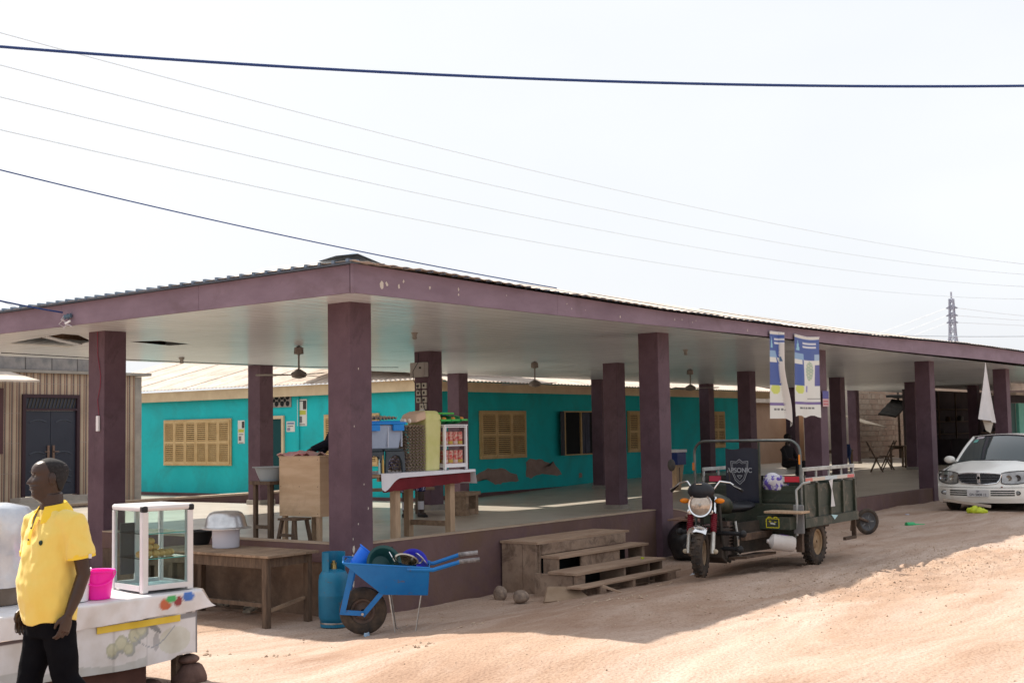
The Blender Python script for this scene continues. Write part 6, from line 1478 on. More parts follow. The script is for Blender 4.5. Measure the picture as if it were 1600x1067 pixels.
for (y0, y1, c_) in ((-.45, -.16, (.5, .5, .5)), (-.70, -.452, (.55, .03, .05)), (.45, .62, (.45, .04, .08))):
    m_ = MB(); m_.box(1.44, 1.45, y0, y1, 1.07, 1.14); m_.build('reflective_strip', mat('strip_col', c_, rough=.4), tk)
m_ = MB(); m_.box(1.451, 1.475, -.72, .70, 1.05, 1.15); m_.build('headboard_rail', blk, tk)
# side loop guard and grey mudguard flap
m_ = MB(); m_.tube([(1.22, -.70, .42), (1.20, -.72, .80), (1.21, -.71, .98), (1.25, -.78, 1.06), (1.30, -.86, 1.08)], .016, 8); m_.build('grab_rail', grail, tk, smooth=50)
m_ = MB(); m_.box(1.20, 1.24, -.80, -.66, .44, .80); m_.build('side_flap', mat('grey_flap', (.14, .14, .145), (.2, .2, .2), 3, .5), tk, bevel=.015)
# cargo box
X0, X1, Y0, Y1, B0, B1 = 1.42, 3.12, -.70, .70, .56, 1.03
m_ = MB(); m_.box(X0, X1, Y0, Y1, B0-.04, B0); m_.build('cargo_floor', grn2, tk)
m_ = MB(); m_.box(X0, X0+.02, Y0+.021, Y1-.021, B0+.001, 1.02); m_.build('cargo_front', grn, tk)
m_ = MB()
for z in (.70, .82, .94): m_.box(X0-.015, X0-.001, Y0+.03, Y1-.03, z, z+.03)
m_.build('pressed_rib', grn, tk)
for s_, y in ((-1, Y0), (1, Y1)):
    m_ = MB(); m_.box(X0, X1, min(y, y-s_*.02), max(y, y-s_*.02), B0+.001, B1); sp_ = m_.build('side_panel', grn2, tk)
    for k in range(5):
        x = lerp(X0, X1-.05, k/4); m_ = MB(); m_.box(x, x+.05, min(y+s_*.001, y+s_*.03), max(y+s_*.001, y+s_*.03), B0+.06, B1+.02); m_.build('stake', grn, sp_)
    for k in range(4):
        x = lerp(X0, X1-.05, k/4)+.09; x2 = lerp(X0, X1-.05, (k+1)/4)-.04
        for zp in (B0+.16, B1-.10): m_ = MB(); m_.box(x, x2, min(y+s_*.001, y+s_*.008), max(y+s_*.001, y+s_*.008), zp, zp+.02); m_.build('panel_pressing', grn2, sp_)
    m_ = MB(); m_.box(X0-.02, X1+.02, min(y+s_*.005, y+s_*.04), max(y+s_*.005, y+s_*.04), B0-.06, B0+.055); m_.build('side_sill', grn2, tk)
    for z, hh in ((1.07, .05), (1.205, .045)):
        m_ = MB(); m_.box(X0, X1, y-.015, y+.015, z, z+hh); m_.build('side_rail', grail, tk, bevel=.004)
    for k in range(5):
        x = lerp(X0+.01, X1-.035, k/4); m_ = MB(); m_.box(x, x+.025, y-.01, y+.01, B1+.021, 1.069); m_.box(x, x+.025, y-.01, y+.01, 1.121, 1.204); m_.build('rail_post', grail, tk)
for (x0, x1, c_) in ((1.46, 1.70, (.50, .14, .12)), (1.701, 2.1, (.48, .42, .36)), (2.101, 2.5, (.42, .5, .55)), (2.501, 2.85, (.48, .45, .42)), (2.851, 3.08, (.50, .12, .12))):
    m_ = MB(); m_.box(x0, x1, Y0-.019, Y0-.016, 1.074, 1.116); m_.build('reflective_strip', mat('faded_strip', c_, rough=.4), tk)
m_ = MB(); m_.box(X1, X1+.02, Y0, Y1, B0, B1); m_.build('tailgate', grn2, tk)
m_ = MB(); m_.box(X1, X1+.03, -.70, -.64, .24, B0-.061); m_.box(X1-.35, X1, -.70, -.66, .24, .28); m_.build('rear_guard', rus, tk)
m_ = MB(); m_.add([(2.2, -.728, 1.06), (2.33, -.73, 1.08), (2.28, -.735, .95), (2.36, -.735, .72), (2.22, -.735, .72), (2.26, -.735, .93)], [(0, 1, 2, 5), (5, 2, 3, 4)]); o = m_.build('hanging_rag', mat('white_rag', (.55, .55, .56), rough=.8), None); o.location = tk.location; o.scale = tk.scale; tag(o, 'torn white plastic rag tied to the side rail of the tricycle', 'rag')
m_ = MB(); m_.add([(2.2, -.745, .62), (2.42, -.745, .60), (2.3, -.748, .55)], [(0, 1, 2)]); o = m_.build('blue_sticker', mat('pale_blue_sticker', (.35, .55, .60), rough=.5), tk)
# patterned bundle lying in the front of the box
bd = thing('patterned_bundle', 'white and purple patterned bundle in the front of the tricycle box', 'bundle', KK((5.42, -2.05, .55)))
m_ = MB(); m_.ball((0, 0, 0), (.12, .16, .115), 32, 20); m_.v = [(x*(1+.16*math.sin(z*34+y*16)), y*(1+.14*math.sin(x*30+z*20)), z*(1+.15*math.sin(y*34+x*18))) for x, y, z in m_.v]; m_.build('cloth', mat('purple_white_print', (.58, .56, .60), (.12, .08, .38), 13, .85, .01, 12, lo=.48, hi=.52), bd, smooth=80)
# rear wheels, springs
trim_ = mat('tan_steel_rim', (.34, .23, .13), (.25, .17, .10), 5, .7)
for y in (-.60, .60): wheel(tk, .285, .14, .165, (1.95, y, .285), trim_, 44, (0, 0, 0), 26, 'rear_wheel', .055)
for y in (-.42, .42):
    m_ = MB(); m_.tube([(1.45, y, .42), (1.7, y, .33), (1.95, y, .31), (2.2, y, .33), (2.5, y, .42)], .03, 6, flat=.4); m_.build('leaf_spring', rus, tk)
m_ = MB(); m_.box(1.36, 1.42, -.70, -.62, .20, .52); m_.box(1.30, 1.36, -.62, -.5, .28, .52); m_.build('side_bracket', rus, tk)
m_ = MB(); m_.bar((1.1, -.5, .32), (1.9, -.45, .18), .025); m_.build('tie_rod', rus, tk)

# spare wheel on an axle behind: a small handcart lying by the plinth
hcart = thing('handcart', 'small handcart with one black spoked wheel, lying behind the tricycle box', 'handcart', (9.3, -1.75, -.40), R(0))
wheel(hcart, .20, .06, .14, (0, 0, .20), mat('dark_rim', (.07, .07, .075), rough=.5), 36, (0, 0, R(-35)), 0, 'wheel', .04)
m_ = MB()
for k in range(5):
    a = 2*math.pi*k/5; m_.bar((0, 0, .20), (.14*math.cos(a)*math.cos(R(-35)), .14*math.cos(a)*math.sin(R(-35)), .20+.14*math.sin(a)), .018)
m_.build('spoke', mat('grey_spoke', (.2, .2, .2), rough=.5), hcart)
m_ = MB(); m_.bar((0, 0, .2), (-.55, .0, .32), .05, .03); m_.bar((-.55, 0, .32), (-.62, 0, .1), .05, .03); m_.bar((-.2, .1, .24), (-.1, .75, .6), .03, .03); m_.build('frame', rus, hcart)
# folded cardboard / crate behind the box with a pale stick
cr_ = thing('wire_crate', 'thin pale slatted crate leaning behind the tricycle box', 'crate', (8.7, -.55, -.05))
m_ = MB()
for k in range(5): m_.box(-.25+.12*k, -.22+.12*k, 0, .012, 0, .42)
m_.box(-.27, .30, -.012, -.001, .40, .43); m_.box(-.27, .30, -.012, -.001, .0, .03); m_.build('slat_frame', wood, cr_)
tag(MB().tube([(8.75, -.6, .30), (9.45, -.7, .19)], .008, 6).build('pale_stick', mat('pale_stick', (.5, .45, .4), rough=.7)), 'thin pale stick poking out behind the tricycle box', 'stick')
# ================================================================== WHITE CAR
cr = thing('parked_car', 'white saloon car with a broken front bumper parked at the right edge', 'car', (14.62, -1.85, -.40))
cw = mat('white_car_paint', (.84, .83, .79), (.78, .77, .73), 1.5, .28, coat=.25, spec=.4, grime=(.5, .44, .36), gscale=1.6, gpos=(.58, .85))
W2 = .845
def bow(y): return .30*(abs(y)/W2)**2.6
def hood_z(x, y):
    t = min(1, max(0, x/1.05)); base = lerp(.735, .965, t**.75)
    return base + .012*math.cos(y*3.0) - .10*(abs(y)/W2)**3.2 + .004*math.exp(-((abs(y)-.42)/.09)**2)
def front_x(y, z):
    """front skin: x of the nose at height z"""
    b_ = bow(y)
    if z > .56: return b_+.06+.30*max(0, (z-.56))**1.0*.55
    if z > .46: return b_+lerp(.0, .06, (z-.46)/.10)
    if z > .28: return b_+.0+.02*(z-.28)/.18*0
    return b_+.05*((.28-z)/.1)
# nose skin (bumper + between lamps)
g_ = []
ys_ = [lerp(-W2, W2, i/60) for i in range(61)]
zl = [.19, .22, .26, .28, .33, .38, .43, .455, .465, .49, .53, .555, .57, .60, .65, .70, .735]
for y in ys_:
    row = []
    for z in zl:
        zz = min(z, hood_z(0, y)) if z > .6 else z
        row.append((front_x(y, zz), y, zz))
    g_.append(row)
m_ = MB(); m_.sheet(g_, .004); m_.build('front_bumper', cw, cr, smooth=35)
# hood
g_ = [[(lerp(front_x(y, hood_z(0, y)), 1.10, (k/14)), y*(1-.0*k), hood_z(lerp(0, 1.05, k/14), y)) for k in range(15)] for y in [lerp(-W2*.93, W2*.93, i/40) for i in range(41)]]
m_ = MB(); m_.sheet(g_, .004); m_.build('hood', cw, cr, smooth=40)
# sides
for s_ in (-1, 1):
    g_ = []
    for k in range(40):
        x = lerp(.30, 4.35, k/39); w = W2*(1-.10*sstep((x-3.6)/.8))
        row = []
        for z in (.22, .30, .42, .50, .60, .72, .80, .86, .90):
            top = hood_z(min(x, 1.05), W2*.93*s_)-.0
            yy = w*(1-.02*(z-.5)**2*4) - (.055*max(0, (z-.72))/.18)
            zz = min(z, top+.0) if x < 1.1 else z
            for wx in (.86, 3.45):
                d = math.hypot(x-wx, z-.30)
                if d < .33: yy -= .0
            row.append((x, s_*yy, zz))
        g_.append(row)
    m_ = MB(); m_.sheet(g_, .004); m_.build('side_body', cw, cr, smooth=40)
# underbody dark
m_ = MB(); m_.box(.34, 4.2, -.78, .78, .17, .30); m_.build('underbody', dark_void, cr)
m_ = MB(); m_.box(.30, .34, -.72, .72, .20, .70); m_.build('radiator', dark_void, cr)
# roof, pillars, glass
def roofg(x, y): return 1.45-.05*(y/.6)**2-.06*max(0, (1.95-x))**2*1.6-.05*max(0, (x-2.6))**2
g_ = [[(x, y, roofg(x, y)) for x in [lerp(1.78, 3.15, k/12) for k in range(13)]] for y in [lerp(-.58, .58, i/16) for i in range(17)]]
m_ = MB(); m_.sheet(g_, .01); m_.build('roof', cw, cr, smooth=50)
wsg = bpy.data.materials.new('windscreen_glass'); wsg.use_nodes = True; b = pnode(wsg)
b.inputs['Base Color'].default_value = (.05, .08, .09, 1); b.inputs['Roughness'].default_value = .06; b.inputs['Transmission Weight'].default_value = .45; b.inputs['IOR'].default_value = 1.35; b.inputs['Coat Weight'].default_value = 1.0
def wsp(u, v):
    yb = lerp(-.72, .72, u); yt = lerp(-.565, .565, u)
    xb = .98+.14*(yb/.72)**2*1.0; zb = .965-.05*(yb/.72)**2; xt = 1.78+.03*(yt/.56)**2; zt = roofg(1.78, yt)-.012
    return (lerp(xb, xt, v), lerp(yb, yt, v), lerp(zb, zt, v)+.03*math.sin(math.pi*v))
m_ = MB(); m_.sheet([[wsp(i/20, j/8) for j in range(9)] for i in range(21)], .004); m_.build('windscreen', wsg, cr, smooth=60)
for s_ in (0, 1):
    m_ = MB(); m_.tube([Vector(wsp(s_, j/8))+Vector((.012, (.02 if s_ else -.02), .0)) for j in range(9)], [.032]*9, 8); m_.build('windscreen_pillar', cw, cr, smooth=60)
m_ = MB(); m_.tube([Vector(wsp(i/20, 0))+Vector((-.015, 0, -.008)) for i in range(21)], .014, 6); m_.build('scuttle', black_plastic, cr, smooth=60)
m_ = MB(); m_.tube([Vector(wsp(i/20, .985))+Vector((-.004, 0, .008)) for i in range(21)], .012, 6); m_.build('windscreen_trim', mat('maroon_trim', (.04, .015, .025), rough=.5), cr, smooth=60)
side = mat('side_glass', (.02, .025, .03), rough=.08)
for s_ in (-1, 1):
    g_ = [[(lerp(1.08, 1.85, v) if u == 0 else lerp(lerp(1.08, 3.9, u), lerp(1.85, 3.2, u), v), s_*lerp(.775, .585, v), lerp(.90, 1.40, v)) for v in (0, .25, .5, .75, 1)] for u in [k/8 for k in range(9)]]
    m_ = MB(); m_.sheet(g_, .004); m_.build('side_window', side, cr, smooth=60)
    for u in (.42, .80):
        m_ = MB(); m_.bar((lerp(1.08, 3.9, u), s_*.785, .9), (lerp(1.85, 3.2, u), s_*.595, 1.41), .07, .02, up=(0, 1, 0)); m_.build('door_pillar', cw, cr)
g_ = [[(lerp(3.9, 3.15, v), lerp(-.70, .70, u)*lerp(1, .82, v), lerp(.93, 1.40, v)) for v in (0, .5, 1)] for u in [k/6 for k in range(7)]]
m_ = MB(); m_.sheet(g_, .004); m_.build('rear_window', side, cr, smooth=60)
m_ = MB(); m_.sheet([[(x, y, .93-.02*(x-3.9)-.05*(abs(y)/.8)**3) for x in (3.85, 4.1, 4.35)] for y in [lerp(-.78, .78, i/10) for i in range(11)]], .004); m_.build('boot_lid', cw, cr, smooth=50)
m_ = MB(); m_.sheet([[(4.36, y, z) for z in (.25, .6, .92)] for y in (-.76, 0, .76)], .01); m_.build('rear_panel', cw, cr)
# interior
m_ = MB(); m_.box(1.15, 1.45, -.68, .68, .75, .93); m_.build('dashboard', mat('dark_dashboard', (.05, .05, .052), rough=.7), cr, bevel=.03)
for y in (-.36, .36):
    m_ = MB(); m_.box(2.2, 2.36, y-.22, y+.22, .5, 1.10); m_.box(2.24, 2.34, y-.11, y+.11, 1.12, 1.28); m_.build('seat', mat('grey_seat', (.12, .13, .14), rough=.9), cr, bevel=.04)
m_ = MB(); m_.box(1.74, 1.76, -.02, .10, 1.27, 1.33); m_.build('rear_view_mirror', black_plastic, cr)
for (u, v, w, h, c_) in ((.93, .86, .16, .06, (.5, .45, .48)), (.94, .70, .09, .07, (.15, .40, .36))):
    p = Vector(wsp(u, v)); m_ = MB(); m_.sheet([[Vector(wsp(u+du, v+dv))+Vector((-.01, 0, .006)) for dv in (0, h/.5*.9)] for du in (-w/1.3, 0)], .001); m_.build('windscreen_sticker', mat('ws_sticker', c_, rough=.5), cr)
# headlights
def lamp(s_):
    prof = [(.40, .565, .735), (.46, .545, .752), (.55, .54, .765), (.66, .545, .775), (.76, .565, .775), (.83, .60, .765)]
    g1 = [[(front_x(y, z)-.012, s_*y, z) for z in (lerp(z0, z1, t) for t in (0, .25, .5, .75, 1))] for y, z0, z1 in prof]
    m_ = MB(); m_.sheet(g1, -.004 if s_ > 0 else .004); hl = m_.build('headlight', mat('lamp_glass', (.30, .29, .28) if s_ > 0 else (.42, .43, .44), (.14, .14, .14) if s_ > 0 else (.22, .22, .23), 5, .08, coat=1.0, metal=.2), cr, smooth=60)
    for (yy, rr2, c_) in ((.52, .055, (.4, .38, .34)), (.66, .06, (.12, .12, .13)), (.77, .04, (.5, .5, .52))):
        z = .65; T = Matrix.Rotation(R(-90), 4, 'Y'); m_ = MB(); m_.lathe([(rr2, 0), (rr2*.95, .01), (rr2*.5, .004), (.004, .0)], (front_x(yy, z)-.016, s_*yy, z+.0), 20, T); m_.build('reflector', mat('reflector', c_, rough=.12, metal=.8), hl, smooth=50)
    m_ = MB(); q1 = [(front_x(y, z0)-.016, s_*y, z0-.004) for y, z0, z1 in prof]; q2 = [(front_x(y, z1)-.014, s_*y, z1+.004) for y, z0, z1 in prof]
    m_.tube(q1+q2[::-1]+[q1[0]], .008, 5); m_.build('lamp_seal', black_plastic, hl)
lamp(1); lamp(-1)
# grille
def fx(y, z, o=.0): return (front_x(y, z)-o, y, z)
gr_pts = [(-.40, .72), (-.20, .742), (0, .746), (.20, .742), (.40, .72), (.375, .62), (.32, .56), (.16, .540), (0, .535), (-.16, .540), (-.32, .56), (-.375, .62)]
def gb_lim(y):
    a = abs(y)/.40; return .538+.035*a**2+(.08*max(0, a-.8)/.2), .744-.028*a**2
m_ = MB(); m_.sheet([[fx(y, lerp(*gb_lim(y), t), .016) for t in [k/6 for k in range(7)]] for y in [lerp(-.395, .395, i/20) for i in range(21)]], .002); m_.build('grille_back', dark_void, cr)
m_ = MB(); m_.tube([fx(y, z, .024) for y, z in gr_pts+[gr_pts[0]]], .013, 7); gf = m_.build('grille_frame', chrome, cr, smooth=50)
for z in (.575, .605, .635, .665, .695, .722):
    m_ = MB(); k_ = .30 if z < .58 else .345 if z < .62 else .375; m_.tube([fx(y, z, .020) for y in (-k_, -k_/2, 0, k_/2, k_)], .0045, 5); m_.build('grille_bar', mat('grey_bar', (.22, .23, .26), rough=.3, metal=.6), gf)
m_ = MB(); m_.box(fx(0, .64)[0]-.036, fx(0, .64)[0]-.022, -.028, .028, .55, .735); m_.build('centre_bar', chrome, gf, bevel=.004)
T = Matrix.Rotation(R(-90), 4, 'Y')
m_ = MB(); m_.lathe([(.036, 0), (.036, .008), (.028, .008), (.028, 0)], (fx(0, .64)[0]-.036, 0, .655), 20, T); m_.build('round_emblem', chrome, gf)
# lower intake, fog lamps, plate, broken strip
for (y0, y1) in ((-.62, -.22), (.20, .56)):
    for z in (.335, .375, .415):
        m_ = MB(); m_.loft([[(front_x(y, z)-.010, y, z-.011), (front_x(y, z)-.006, y, z-.011), (front_x(y, z)-.006, y, z+.011), (front_x(y, z)-.010, y, z+.011)] for y in [lerp(y0, y1, k/6) for k in range(7)]]); m_.build('intake_slot', dark_void, cr)
m_ = MB()
for y0, y1 in ((-.80, .80),):
    m_.tube([fx(y, .475, .004) for y in [lerp(y0, y1, k/24) for k in range(25)]], .006, 5)
m_.build('bumper_groove', mat('groove_shadow', (.08, .07, .06), rough=.8), cr)
for s_ in (-1, 1):
    y = s_*.66; p = fx(y, .375, .008); m_ = MB(); m_.ball(p, (.012, .085, .042), 16, 8, T=Matrix.Rotation(-s_*R(28)*-1, 4, 'Z')); m_.build('fog_lamp_recess', dark_void, cr)
    m_ = MB(); m_.ball((p[0]-.010, p[1], p[2]), (.010, .058, .032), 16, 8, T=Matrix.Rotation(s_*R(28), 4, 'Z')); m_.build('fog_lamp', mat('fog_glass', (.35, .36, .37), rough=.12, metal=.4), cr, smooth=60)
pl2 = MB(); pl2.box(-.045, -.036, -.20, .20, .305, .435); npl = pl2.build('number_plate', mat('plate_face', (.50, .50, .52), (.60, .60, .61), 8, .5), cr, bevel=.003)
dk = mat('plate_ink', (.06, .06, .08), rough=.6)
text_part('GN 5808 12', .062, dk, npl, (-.0462, 0, .345), (R(90), 0, R(-90)), 'plate_lettering', .0005, bold=True)
text_part('GH', .040, dk, npl, (-.0462, 0, .405), (R(90), 0, R(-90)), 'plate_lettering', .0005, bold=True)
m_ = MB(); m_.bar((.10, .70, .235), (-.02, -.22, .13), .035, .05, up=(0, 0, 1)); m_.build('hanging_bumper_strip', mat('dusty_white', (.50, .42, .35), rough=.7), cr, bevel=.005)
m_ = MB(); m_.ball((.03, -.42, .49), (.01, .018, .012), 8, 6); m_.build('bumper_scar', mat('rust_scar', (.20, .05, .03), rough=.8), cr)
for s_ in (-1, 1):
    m_ = MB(); m_.ball((1.22, s_*.90, .965), (.07, .11, .075), 18, 10); m_.bar((1.22, s_*.78, .93), (1.22, s_*.86, .95), .05, .04); m_.build('door_mirror', cw, cr, smooth=60)
    for x in (.86, 3.45): wheel(cr, .30, .19, .18, (x, s_*.73, .295), steel, 36, (0, 0, 0), 0, 'wheel', .05)
m_ = MB(); m_.bar((.55, .1, .96), (.95, .18, .985), .004, .004); m_.build('washer_jet', black_plastic, cr)
# litter
def litter(name, label, loc, parts, cat='litter'):
    t_ = thing(name, label, cat, loc)
    for nm, mb, m in parts: mb.build(nm, m, t_, smooth=50)
litter('yellow_bag', 'crumpled bright yellow plastic bag in front of the white car', (14.0, -1.98, -.385), [('film', (lambda q: (q.ball((0, .02, .06), (.09, .16, .07), 16, 10), q.ball((.02, -.12, .05), (.08, .09, .05), 12, 8), q)[-1])(MB()), mat('yellow_film', (.55, .60, .03), (.42, .50, .03), 12, .4, .02, 20))])
for v in bpy.data.objects['film'].data.vertices:
    v.co.x *= 1+.25*math.sin(v.co.z*60+v.co.y*50); v.co.z = max(.0, v.co.z*(1+.3*math.sin(v.co.y*55+v.co.x*40)))
litter('green_bottle', 'small green plastic bottle lying on the ground behind the tricycle', (11.0, -1.75, -.375), [('body', MB().tube([(0, 0, 0), (.10, -.08, 0), (.14, -.11, 0), (.24, -.22, 0)], [.05, .05, .02, .012], 10), mat('green_bottle', (.02, .35, .12), rough=.3))])
litter('blue_wrapper', 'small bluish wrapper on the ground near the white car', (13.3, -.95, -.40), [('scrap', MB().tube([(0, 0, 0), (.15, .05, .02), (.3, .02, .0)], [.03, .05, .02], 7, flat=.4), mat('blue_wrap', (.12, .16, .35), (.5, .5, .52), 12, .5))])
litter('brown_rag', 'brown rag and stones lying behind the tricycle wheel', (8.1, -1.95, -.46), [('rag', MB().tube([(0, 0, 0), (.2, -.1, .02), (.42, -.2, .0)], [.04, .06, .03], 8, flat=.4), mat('brown_rag', (.10, .04, .03), (.2, .12, .1), 12, .8))])
litter('pale_lump', 'small pale lump of plaster on the ground under the tricycle', (4.85, -2.36, -.50), [('lump', MB().ball((0, 0, .02), (.05, .04, .03), 10, 6), mat('pale_lump', (.4, .36, .33), rough=.9))])
litter('white_scrap', 'white plastic scrap by the lowest step', (4.2, -1.45, -.545), [('scrap', MB().tube([(0, 0, 0), (.12, -.02, .03), (.2, 0, 0)], [.02, .04, .015], 7, flat=.4), mat('white_scrap', (.5, .55, .6), rough=.5))])


# ================================================================== PEOPLE
skin = mat('dark_skin', (.030, .0145, .0105), (.044, .022, .016), 9, .36, .0004, 120, spec=.5)
pnode(skin).inputs['Subsurface Weight'].default_value = .05
def remesh(o, vox, smooth_it=3, disp=None):
    r_ = o.modifiers.new('remesh', 'REMESH'); r_.mode = 'VOXEL'; r_.voxel_size = vox; r_.use_smooth_shade = True
    s_ = o.modifiers.new('smooth', 'SMOOTH'); s_.factor = .5; s_.iterations = smooth_it
    if disp:
        tx = bpy.data.textures.new('folds', 'CLOUDS'); tx.noise_scale = disp[1]; tx.noise_depth = 1
        d = o.modifiers.new('folds', 'DISPLACE'); d.texture = tx; d.strength = disp[0]; d.texture_coords = 'LOCAL'; d.mid_level = .5
def head(mb, T, s=1.0):
    prof = [  # z, front, back, halfwidth
        (-.09, .030, -.062, .050), (-.05, .034, -.064, .052), (-.02, .040, -.066, .053), (.0, .062, -.066, .050), (.012, .082, -.066, .048), (.030, .094, -.068, .052), (.045, .092, -.070, .056), (.056, .093, -.073, .059),
        (.064, .104, -.076, .061), (.071, .103, -.079, .063), (.076, .097, -.081, .064), (.082, .106, -.084, .065), (.090, .098, -.087, .067), (.098, .095, -.091, .069), (.106, .095, -.095, .0705), (.118, .093, -.100, .072),
        (.130, .090, -.105, .073), (.142, .087, -.109, .0735), (.150, .088, -.111, .074), (.160, .094, -.113, .0745), (.172, .096, -.113, .075), (.186, .093, -.110, .0745), (.200, .086, -.103, .072), (.212, .076, -.092, .066), (.223, .060, -.076, .056), (.232, .038, -.052, .038), (.238, .012, -.018, .014)]
    n_ = 48; secs = []
    for z, f, b_, w in prof:
        row = []
        for k in range(n_):
            a = 2*math.pi*k/n_; ca, sn = math.cos(a), math.sin(a)
            ex = .86 if ca > 0 else 1.0
            x = (f if ca > 0 else -b_)*(abs(ca)**ex)*(1 if ca > 0 else -1); y = w*(abs(sn)**.88)*(1 if sn > 0 else -1)
            if ca > 0:
                ya = abs(y)
                nz_ = 0
                if .094 < z < .152:
                    t = (z-.094)/.058; amp = .034*(1-t)**.9 if t > .12 else .034*(.55+t*3.6)
                    wd_ = lerp(.021, .009, t); nz_ = amp*math.exp(-(ya/wd_)**2.0)
                x += nz_
                if .128 < z < .156: x -= .010*math.exp(-((ya-.030)/.016)**2)*math.sin(math.pi*(z-.128)/.028)      # sockets
                if .156 < z < .168: x += .004*math.exp(-((ya-.028)/.022)**2)                                       # brow
                if .100 < z < .128: x += .005*math.exp(-((ya-.042)/.018)**2)                                       # cheekbone
                if .072 < z < .080: x -= .006*math.exp(-(ya/.024)**4)                                             # mouth line
            row.append(T @ Vector((x*s, y*s, z*s)))
        secs.append(row)
    mb.loft(secs)
    for sg in (-1, 1):   # ears
        for (dx, dz, a, b_, c) in ((-.014, .128, .022, .016, .034), (-.010, .108, .014, .013, .018)):
            mb.ball(T @ Vector((dx*s, sg*.079*s, dz*s)), (a*s, b_*s, c*s), 14, 9)
def hand(mb, wrist, d, palm_n, s=1.0, side=1, curl=.5):
    """d: direction of the fingers, palm_n: palm normal"""
    d = Vector(d).normalized(); nrm = Vector(palm_n); nrm = (nrm-d*nrm.dot(d)).normalized(); x = d.cross(nrm)*side; w = Vector(wrist)
    def P(a, b_, c): return w+x*(a*s)+d*(b_*s)+nrm*(c*s)
    secs = []
    for t, hw, th in ((-.01, .026, .020), (.02, .034, .017), (.05, .042, .015), (.08, .043, .014), (.095, .040, .012)):
        secs.append([P(hw*math.cos(a), t, th*math.sin(a)) for a in [2*math.pi*k/12 for k in range(12)]])
    mb.loft(secs)
    for (a, L_, r_) in ((-.032, .066, .0085), (-.011, .076, .0092), (.011, .072, .0092), (.032, .060, .0085)):
        c1 = curl
        pts = [P(a*.9, .075, 0)]; ang = .15*c1; cur = P(a, .095, .002); pts.append(cur)
        for seg_l, da in ((.45, .5), (.32, .75), (.23, .5)):
            ang += da*c1; cur = cur+(d*math.cos(ang)+nrm*math.sin(ang))*(L_*seg_l*s); pts.append(cur)
        mb.tube(pts, [r_*s*1.05, r_*s*1.05, r_*s, r_*s*.92, r_*s*.75], 9)
    pts = [P(-.024, .015, .004), P(-.046, .040, .012), P(-.052, .066, .022), P(-.046, .088, .030)]
    mb.tube(pts, [.013*s, .0125*s, .0105*s, .008*s], 9)

# ---- the man in the yellow polo shirt
man = thing('person', 'man in a bright yellow polo shirt and black trousers walking past the stall', 'person', (-5.325, -2.58, -.60), R(-33.4))
man.scale = (.95, .95, 1.0)
fb_ = Vector((-.86, -.51, 0)).normalized(); sd_ = Vector((-fb_.y, fb_.x, 0))      # body front; his left side
def B(s_, f_, z): return Vector((0.0, 0, z))+sd_*s_+fb_*f_+Vector((-.035, 0, 0))
body = MB()
Th = Matrix.Translation((-.058, -.01, 1.517)) @ Matrix.Rotation(math.atan2(-.10, -1.0), 4, 'Z') @ Matrix.Diagonal((1.05, 1.06, 1.0, 1))
head(body, Th, 1.0)
body.tube([B(0, -.015, 1.36), B(0, .0, 1.44), Th @ Vector((-.018, 0, .04))], [.088, .073, .066], 20)
body.loft([[B(a*math.cos(t), b_*math.sin(t), z) for t in [2*math.pi*k/24 for k in range(24)]] for z, a, b_ in ((1.05, .15, .10), (1.25, .17, .11), (1.38, .16, .09), (1.44, .10, .07))])
# arms: shoulder, elbow, wrist
LA = [B(.200, -.02, 1.385), B(.235, -.045, 1.25), B(.245, -.065, 1.10), B(.225, -.03, .98), B(.205, .01, .875)]
RA = [B(-.195, -.01, 1.385), B(-.215, .00, 1.25), B(-.220, -.02, 1.12), B(-.225, .0, 1.0), B(-.220, .05, .885)]
for A_, sg in ((LA, 1), (RA, -1)):
    body.tube(A_, [.058, .050, .041, .038, .026], 16)
    d_ = (A_[-1]-A_[-2]).normalized()+Vector((0, 0, -.6)); hand(body, A_[-1], d_, -sd_*sg+fb_*.15, 1.0, sg, .62)
bo = body.build('body', skin, man, smooth=80); remesh(bo, .0038, 1)
# eyes
hT = Th
eyew = mat('eye_white', (.22, .20, .18), rough=.25); iris = mat('dark_iris', (.01, .006, .005), rough=.15)
for sg in (-1, 1):
    m_ = MB(); m_.ball(hT @ Vector((.0715, sg*.030, .1415)), (.0115, .0115, .0095), 12, 8); m_.build('eye', eyew, man, smooth=80)
    m_ = MB(); m_.ball(hT @ Vector((.0785, sg*.031, .1415)), (.006, .006, .006), 10, 6); m_.build('iris', iris, man, smooth=80)
    m_ = MB(); m_.tube([hT @ Vector((.0865, sg*.014, .158)), hT @ Vector((.0885, sg*.030, .164)), hT @ Vector((.076, sg*.050, .160))], [.003, .0036, .002], 7); m_.build('eyebrow', mat('black_hair', (.008, .007, .008), rough=.8), man)
m_ = MB(); m_.tube([hT @ Vector((.085, -.022, .0765)), hT @ Vector((.0965, 0, .0765)), hT @ Vector((.085, .022, .0765))], .0022, 6); m_.build('mouth_line', mat('mouth_dark', (.02, .008, .008), rough=.6), man)
